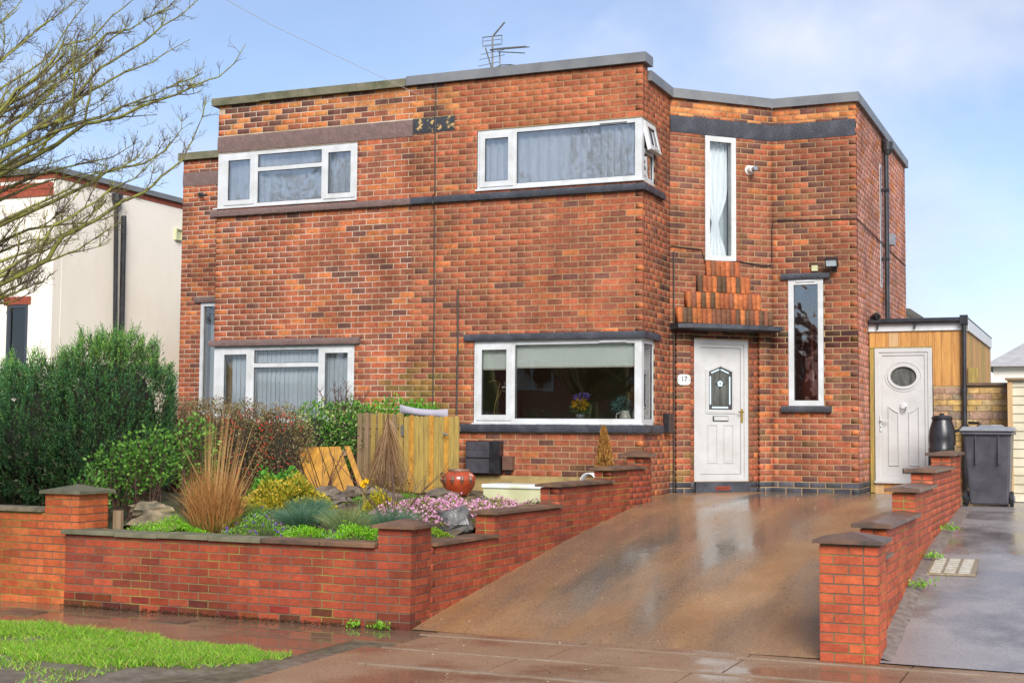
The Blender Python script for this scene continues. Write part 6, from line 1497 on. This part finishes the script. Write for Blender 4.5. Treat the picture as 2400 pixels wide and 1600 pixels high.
t = thing('white_storage_box', 'old white lidded box half hidden behind the stepped wall', 'box', (-0.84, -2.3, 0.88))
bevel(MB().box(-1.20, -0.47, -2.40, -2.0, 0.86, 1.085).build('body', M['white_box_side'], t), 0.01); bevel(MB().box(-1.215, -0.455, -2.42, -1.98, 1.087, 1.135).build('lid', M['white_box'], t), 0.014)

# picket fence and gate
def pickets(t, p0, p1, n, z0, z1, wfac, mats, alt):
    fr = Fr(p0, (p1[0]-p0[0], p1[1]-p0[1])); Lh = math.hypot(p1[0]-p0[0], p1[1]-p0[1]); w = Lh/n
    for k in range(n):
        back = alt and k % 2; a0, a1 = k*w + w*(1-wfac)/2, (k+1)*w - w*(1-wfac)/2
        o = -0.04 if back else 0.0
        if alt: a0, a1 = (a0 - w*0.16, a1 + w*0.16)
        zt = z1 + rng.uniform(-0.012, 0.012); zz = z0 + rng.uniform(-0.01, 0.01); c = 0.012
        P = [(a0, zz), (a1, zz), (a1, zt-c), ((a0+a1)/2, zt), (a0, zt-c)]
        MB().prism([fr.pt(a, o, z) for a, z in P], [fr.pt(a, o-0.018, z) for a, z in P]).build('board', M[rng.choice(mats)], t)
    for z in (z0 + 0.18, z1 - 0.2): MB().fbox(fr, 0.0, Lh, -0.052, -0.021, z, z+0.06).build('rail', M['wood_fence2'], t)
t = thing('picket_fence', 'yellow wooden picket fence panel behind the twig broom', 'fence', (-3.35, -1.0, 0.95))
pickets(t, (-3.70, -0.98), (-3.0, -1.02), 13, 0.95, 1.985, 0.93, ['wood_fence', 'wood_fence', 'wood_fence2'], True)
t = thing('picket_gate', 'yellow wooden picket gate with metal hinges beside the red urn', 'gate', (-2.6, -1.0, 0.95))
pickets(t, (-2.975, -1.03), (-2.19, -0.98), 11, 0.945, 1.955, 0.96, ['wood_fence', 'wood_fence', 'wood_pallet'], False)
for z in (1.78, 1.15): MB().box(-3.005, -2.97, -1.06, -1.045, z-0.09, z+0.05).build('hinge', M['steel'], t)
MB().tube([(-2.37, -1.02, 1.73), (-2.37, -1.07, 1.72), (-2.30, -1.075, 1.70)], 0.012, 6).build('latch', M['steel'], t)
V = []; F = []
for j in range(7):
    for i in range(17):
        u, v = i/16*2-1, j/6*2-1; th_ = 0.055*(1-abs(u)**3)*(1-abs(v)**3) + 0.004
        V += [(-2.80 + u*0.36, -0.80 - th_, 1.99 + v*0.055 + 0.03*u*u - 0.03*u)]
m_ = len(V); V += [(x, -1.6 - y, z) for x, y, z in V]
for j in range(6):
    for i in range(16): q = j*17+i; F += [(q, q+1, q+18, q+17), (m_+q, m_+q+17, m_+q+18, m_+q+1)]
tag(mesh_obj('cushion', V, F, M['cushion'], smooth=True), 'pale lilac cushion lying along the top of the wooden gate', 'cushion')

# slatted board panel leaning among the rocks
t = thing('board_panel', 'wet yellow board panel leaning over among the rocks', 'panel', (-3.7, -1.5, 0.95))
c0, c1, c2, c3 = [np.array(p) for p in ((-3.82, -1.92, 0.90), (-3.03, -1.90, 0.94), (-3.55, -1.45, 1.54), (-4.36, -1.45, 1.51))]
nrm = np.cross(c1-c0, c3-c0); nrm /= np.linalg.norm(nrm)
if nrm[1] > 0: nrm = -nrm
for a, b in ((0.0, 0.195), (0.215, 0.415), (0.435, 0.60), (0.62, 0.82), (0.90, 1.0)):
    q = [c0 + (c1-c0)*a, c0 + (c1-c0)*b, c3 + (c2-c3)*b, c3 + (c2-c3)*a]; V = [p + nrm*0.012 for p in q] + [p - nrm*0.012 for p in q]
    MB().add(V, [(0,1,2,3), (7,6,5,4), (0,4,5,1), (1,5,6,2), (2,6,7,3), (3,7,4,0)]).build('board', M['wood_pallet'], t)
for s_ in (0.12, 0.88):
    q = [c0 + (c3-c0)*s_, c1 + (c2-c1)*s_]; d_ = (c3-c0)/np.linalg.norm(c3-c0)*0.05; V = [q[0]-d_-nrm*0.014, q[1]-d_-nrm*0.014, q[1]+d_-nrm*0.014, q[0]+d_-nrm*0.014]; V += [p - nrm*0.03 for p in V]
    MB().add(V, [(0,1,2,3), (7,6,5,4), (0,4,5,1), (1,5,6,2), (2,6,7,3), (3,7,4,0)]).build('batten', M['wood_fence2'], t)
t = thing('timber_offcut', 'weathered timber offcut standing left of the leaning boards', 'board', (-4.0, -1.7, 0.95)); MB().add(*taper(-4.05, -3.95, -1.75, -1.65, -4.30, -4.20, -1.5, -1.4, 0.93, 1.32)).build('offcut', M['wood_fence2'], t)
# small weeds along the foot of the walls
for k, (x, y, z, r_, lab) in enumerate(((-0.35, -6.46, 0.0, 0.05, 'small weed at the foot of the corner pier'), (-0.62, -6.45, 0.0, 0.04, 'tiny weed at the foot of the red wall'), (4.02, -4.35, side_z(-4.35)+.03, 0.07, 'green weed beside the inspection cover'), (4.0, -3.2, side_z(-3.2)+.04, 0.05, 'weed growing at the foot of the right stepped wall'), (4.0, -1.5, side_z(-1.5)+.04, 0.05, 'weed at the far end of the right stepped wall'))):
    t = thing('weed', lab, 'weed', (x, y, z), 'weeds along the walls'); n = 70
    P = np.array((x, y, z + 0.01)) + npr.normal(size=(n, 3))*np.array((r_, r_*0.6, r_*0.5)); P[:, 2] = np.abs(P[:, 2] - z) + z
    leaves('foliage', P, updir(n, 0.7), 0.035, 0.018, colmix(n, (0.16, 0.40, 0.03), (0.24, 0.46, 0.04)), M['leaf'], t)
n = 900; x = npr.uniform(-3.9, -0.2, n); P = np.stack([x, -6.42 - np.abs(npr.normal(size=n))*0.05, 0.008 + npr.rand(n)*0.02], 1)
o = leaves('leaf_litter', P, npr.normal(size=(n, 3))*np.array((1, 1, 0.25)), 0.035, 0.010, colmix(n, (0.05, 0.035, 0.02), (0.10, 0.06, 0.03)), M['leaf'], None); tag(o, 'dark leaf litter along the foot of the red brick wall', 'leaf litter', kind='stuff')

n = 520; x = npr.uniform(0.0, 3.5, n); y = npr.uniform(-10.0, 1.0, n); k = npr.rand(n) < np.where(y < -6.3, 1.0, 0.6); x, y = x[k], y[k]; n = len(x)
z = np.array([(drive_z(b) - 0.008 if b > -6.4 else 0.004) for b in y])
o = leaves('drive_grit', np.stack([x, y, z + 0.006], 1), npr.normal(size=(n, 3))*np.array((1, 1, 0.2)), npr.uniform(0.008, 0.03, n), npr.uniform(0.006, 0.014, n), colmix(n, (0.55, 0.48, 0.38), (0.12, 0.08, 0.05), (0.30, 0.22, 0.12)), M['leaf'], None); tag(o, 'scattered grit and leaf bits on the wet drive', 'grit', kind='stuff')

n = 2600; x = npr.uniform(-3.8, -0.35, n); y = npr.uniform(-6.1, -1.2, n); z = np.array([garden_z(a, b) for a, b in zip(x, y)])
o = leaves('bed_litter', np.stack([x, y, z + npr.rand(n)*0.03 + 0.01], 1), npr.normal(size=(n, 3))*np.array((1, 1, 0.5)), npr.uniform(0.02, 0.09, n), 0.012, colmix(n, (0.30, 0.20, 0.10), (0.14, 0.08, 0.04), (0.14, 0.24, 0.04), (0.40, 0.28, 0.14)), M['leaf'], None); tag(o, 'dead stems and leaf litter between the plants of the flower bed', 'leaf litter', kind='stuff')
# ------------------------------------------------------------------ bare street tree
LIMBS = [[[-2.81,-8.85,2.83],[-2.66,-8.73,2.92],[-2.53,-8.61,3.02],[-2.39,-8.49,3.14],[-2.32,-8.4,3.34],[-2.2,-8.29,3.43],[-2.07,-8.17,3.55],[-1.99,-8.07,3.66],[-1.85,-7.95,3.75],[-1.76,-7.85,3.89],[-1.63,-7.74,4.05],[-1.59,-7.66,4.23],[-1.55,-7.58,4.44],[-1.56,-7.52,4.65]],[[-2.91,-8.76,3.01],[-2.85,-8.54,3.13],[-2.71,-8.3,3.26],[-2.59,-8.07,3.41],[-2.51,-7.85,3.61],[-2.49,-7.66,3.75]],[[-3.12,-8.57,3.76],[-2.92,-8.5,3.87],[-2.75,-8.44,3.96],[-2.46,-8.34,4.13],[-2.23,-8.26,4.3],[-1.98,-8.16,4.35],[-1.79,-8.1,4.44],[-1.51,-8.0,4.55],[-1.34,-7.94,4.63],[-1.17,-7.89,4.69],[-1.04,-7.85,4.8],[-0.95,-7.83,4.96]],[[-2.67,-9.04,3.88],[-2.57,-8.87,4.0],[-2.45,-8.69,4.15],[-2.34,-8.51,4.33],[-2.26,-8.35,4.52],[-2.17,-8.19,4.78],[-2.07,-8.02,4.93],[-1.97,-7.85,5.08],[-1.91,-7.7,5.25],[-1.84,-7.53,5.39],[-1.77,-7.38,5.56],[-1.75,-7.24,5.7]],[[-2.86,-8.85,4.09],[-2.69,-8.76,4.33],[-2.58,-8.7,4.51],[-2.43,-8.62,4.64],[-2.3,-8.55,4.82],[-2.28,-8.52,4.9],[-2.07,-8.41,4.97],[-1.93,-8.33,5.16],[-1.78,-8.25,5.31],[-1.7,-8.2,5.42]],[[-3.43,-8.3,4.73],[-3.3,-8.14,4.96],[-3.24,-8.0,5.12],[-3.15,-7.85,5.32],[-3.02,-7.69,5.51],[-2.97,-7.56,5.65],[-2.97,-7.45,5.8]],[[-3.32,-8.42,5.02],[-3.24,-8.22,5.28],[-3.23,-8.05,5.46],[-3.29,-7.92,5.58],[-3.37,-7.79,5.75]],[[-3.15,-8.57,4.35],[-2.96,-8.48,4.46],[-2.74,-8.39,4.56],[-2.59,-8.33,4.69],[-2.42,-8.26,4.84],[-2.27,-8.2,4.95],[-2.14,-8.14,5.09],[-1.95,-8.06,5.13],[-1.75,-7.98,5.27],[-1.56,-7.9,5.38]],[[-3.12,-8.56,3.33],[-3.02,-8.37,3.47],[-2.83,-8.14,3.64],[-2.71,-7.94,3.77],[-2.59,-7.74,3.91],[-2.56,-7.58,4.04],[-2.53,-7.42,4.1],[-2.43,-7.23,4.16],[-2.34,-7.05,4.31],[-2.29,-6.88,4.54],[-2.36,-6.77,4.71]],[[-3.05,-8.65,3.85],[-2.95,-8.47,3.99],[-2.86,-8.3,4.14],[-2.76,-8.12,4.27],[-2.7,-7.96,4.55],[-2.59,-7.78,4.72],[-2.41,-7.57,4.92],[-2.26,-7.37,5.05],[-2.18,-7.2,5.2],[-2.1,-7.04,5.33]],[[-3.17,-8.54,4.17],[-2.94,-8.49,4.29],[-2.74,-8.45,4.38],[-2.53,-8.41,4.57],[-2.38,-8.39,4.69]],[[-3.25,-8.48,4.52],[-3.15,-8.29,4.67],[-2.98,-8.07,4.89],[-2.93,-7.89,5.07],[-2.91,-7.73,5.36],[-2.91,-7.59,5.53],[-2.93,-7.44,5.68]],[[-2.35,-8.59,4.15],[-2.02,-8.51,4.25],[-1.97,-8.56,4.34],[-1.9,-8.59,4.53],[-1.85,-8.64,4.76]],[[-3.29,-8.38,3.22],[-3.16,-8.22,3.35],[-3.01,-8.04,3.48],[-2.85,-7.87,3.53],[-2.69,-7.69,3.57],[-2.59,-7.54,3.86],[-2.47,-7.38,3.9]],[[-3.19,-8.5,3.63],[-3.16,-8.24,3.78],[-3.13,-7.97,3.94],[-3.08,-7.7,4.06],[-2.96,-7.4,4.18],[-2.9,-7.13,4.27],[-2.79,-6.83,4.48]],[[-3.16,-8.49,2.76],[-3.23,-8.12,2.91],[-3.4,-7.8,3.0],[-3.55,-7.47,3.1],[-3.7,-7.14,3.18]]]
def make_tree():
    t = thing('street_tree', 'bare mossy street tree reaching in from the left edge', 'tree', (-4.45, -9.25, 0.0))
    trunk_pts = [(-4.45, -9.25, -0.05), (-4.42, -9.22, 0.5), (-4.36, -9.18, 1.3), (-4.25, -9.10, 1.9), (-4.1, -9.0, 2.4)]
    MB().tube(trunk_pts, [0.21, 0.17, 0.155, 0.15, 0.13], 12).build('trunk', M['bark'], t, smooth=True)
    r2 = random.Random(4); tw = MB()
    def spur(p, d, r, dep):
        """short knobbly side twig with buds"""
        l = r2.uniform(0.03, 0.11) * (0.75 ** dep); q = Vector(p); pts = [q]; dd = Vector(d)
        for i in range(2):
            dd = (dd + Vector((r2.uniform(-.5, .5), r2.uniform(-.5, .5), r2.uniform(-.3, .6)))).normalized(); q = q + dd*l*0.5; pts.append(q)
        tw.tube(pts, [r, r*0.75, r*0.45], 3, cap=False)
        if dep < 2:
            for i in range(r2.choice([1, 2, 2, 3])):
                spur(pts[r2.choice([1, 2])], (dd + Vector((r2.uniform(-.9, .9), r2.uniform(-.9, .9), r2.uniform(-.6, .9)))).normalized(), r*0.7, dep+1)
    def branch(pts, r0, r1, depth):
        pts = [Vector(p) for p in pts]; m = len(pts)
        # resample with a little wander
        out = []; 
        for i in range(m-1):
            a, b = pts[i], pts[i+1]; k = max(1, int((b-a).length/0.09))
            for j in range(k):
                w = 0.007 if depth else 0.005
                out.append(a.lerp(b, j/k) + Vector((r2.uniform(-w, w), r2.uniform(-w, w), r2.uniform(-w, w))))
        out.append(pts[-1]); n = len(out)
        rad = [r0 + (r1-r0)*(i/(n-1))**0.8 for i in range(n)]
        if depth == 0: MB().tube(out, rad, 6).build('limb', M['bark'], t, smooth=True)
        else: tw.tube(out, rad, 4, cap=False)
        L_ = sum((out[i+1]-out[i]).length for i in range(n-1))
        cnt = int(L_ * (24 if depth == 0 else 22))
        for c in range(cnt):
            i = r2.randrange(max(1, int(n*0.12)), n-1); tdir = (out[i+1]-out[i]).normalized(); rr = rad[i]
            side = tdir.cross(Vector((r2.uniform(-1, 1), r2.uniform(-1, 1), r2.uniform(-1, 1)))).normalized()
            if depth < 2 and r2.random() < (0.15 if depth == 0 else 0.09):
                d = (tdir*r2.uniform(0.8, 1.2) + side*r2.uniform(0.3, 0.7) + Vector((0, 0, 0.15))).normalized(); l = (r2.uniform(0.25, 0.7)*(1.05 - 0.8*i/n)) if depth == 0 else r2.uniform(0.12, 0.3)
                e = [out[i]]
                for s_ in range(3): d = (d + Vector((r2.uniform(-.25, .25), r2.uniform(-.25, .25), r2.uniform(-.12, .3)))).normalized(); e.append(e[-1] + d*l/3)
                branch(e, max(0.006, rr*0.5), 0.003, depth+1)
            else: spur(out[i], (tdir*0.5 + side + Vector((0, 0, 0.2))).normalized(), 0.003, 0)
    ends = []
    for L_ in LIMBS:
        s_ = Vector(L_[0]); 
        if s_.x < -2.4 and L_[0] != LIMBS[12][0]:
            j = Vector((-4.1, -9.0, 2.35)) ; mid = j.lerp(s_, 0.5) + Vector((0.05, 0, -0.05))
            branch([j, mid] + L_, 0.046 if len(L_) > 9 else 0.036, 0.003, 0)
        else: branch(L_, 0.016, 0.004, 0)
        off = Vector((r2.uniform(-.28, .1), r2.uniform(-.5, .5), r2.uniform(-.22, .22)))
        m_ = len(L_) - r2.choice([1, 2, 3]) if len(L_) > 6 else len(L_)
        branch([Vector(p) + off*(0.4 + 0.6*i/len(L_)) for i, p in enumerate(L_[:m_])], 0.019, 0.003, 0)
    for k in range(16):                                # the rest of the crown, out of the picture
        a = RAD(60 + k*19 + r2.uniform(-8, 8)); el = r2.uniform(0.5, 1.25); l = r2.uniform(1.8, 3.0)
        j = Vector((-4.1, -9.0, 2.35)); d = Vector((math.cos(a)*math.cos(el), math.sin(a)*math.cos(el), math.sin(el)))
        if math.cos(a) > 0.2: continue
        pts = [j]
        for s_ in range(5): d = (d + Vector((r2.uniform(-.2, .2), r2.uniform(-.2, .2), 0.08))).normalized(); pts.append(pts[-1] + d*l/5)
        branch(pts, 0.055, 0.006, 0)
    tw.build('twigs', M['twig'], t, kind='stuff')
    return t
tree = make_tree()
def copy_tree(o, parent=None):
    c = o.copy(); COL.objects.link(c)
    if parent is not None: c.parent = parent
    for ch in o.children: copy_tree(ch, c)
    return c

# ------------------------------------------------------------------ across the road, seen only as reflections in the windows
for k, (x, y, rz, s_) in enumerate(((-8.0, -22.5, 0.6, 1.9), (-12.5, -23.5, 2.6, 2.1), (-18.0, -23.0, 4.1, 2.0), (-22.5, -23.5, 1.4, 1.9), (-10.3, -25.5, 5.2, 2.2), (-20.0, -26, 3.3, 2.2))):
    c = copy_tree(tree); c.location = (x, y, -0.05); c.rotation_euler = (0, 0, rz); c.scale = (s_, s_, s_)
    c['label'] = ['bare tree across the road mirrored at the right of the upstairs corner window', 'bare tree across the road mirrored at the left of the upstairs corner window', 'bare tree across the road mirrored in the right panes of the far left window', 'bare tree across the road mirrored in the left panes of the far left window', 'bare tree across the road mirrored in the middle of the upstairs corner window', 'bare tree across the road mirrored in the middle pane of the far left window'][k]; c['group'] = 'trees across the road'
oh = thing('opposite_house', 'red brick house across the road, reflected in the ground floor window', 'house', (-13, -42, 0))
MB().box(-22, -6, -46, -38, -0.05, 5.6).build('wall', pbr('opposite_brick', (0.40, 0.14, 0.09), (0.30, 0.10, 0.07), 0.8, 9, 0.4, 40), oh)
V = [(-22.4, -46.4, 5.6), (-5.6, -46.4, 5.6), (-5.6, -37.6, 5.6), (-22.4, -37.6, 5.6), (-19, -42, 8.6), (-9, -42, 8.6)]
MB().add(V, [(0,1,5,4), (1,2,5), (2,3,4,5), (3,0,4), (0,3,2,1)]).build('roof', pbr('opposite_tiles', (0.16, 0.08, 0.06), None, 0.8), oh)
OFr = Fr((-6, -38), (-1, 0))
for a in (1.2, 5.6, 10.2, 13.2):
    for z in (0.9, 3.5):
        w = MB().bars(OFr, a, a+1.9, -0.05, 0.06, z, z+1.35, 0.10).fbox(OFr, a+0.9, a+1.0, -0.05, 0.05, z+0.1, z+1.25).build('window', M['upvc'], oh)
        MB().fbox(OFr, a+0.1, a+1.8, -0.02, 0.03, z+0.1, z+1.25).build('pane', M['glass'], w)
bush('opposite_hedge', 'dark hedge across the road, reflected in the ground floor window', 'hedge', [((x, -30.5, 1.0), (1.6, 0.8, 1.45)) for x in (-16, -13.5, -11, -8.5, -6)], 9000, [(0.06, 0.14, 0.03), (0.09, 0.18, 0.04)], 0.14, 0, inner=0.85)
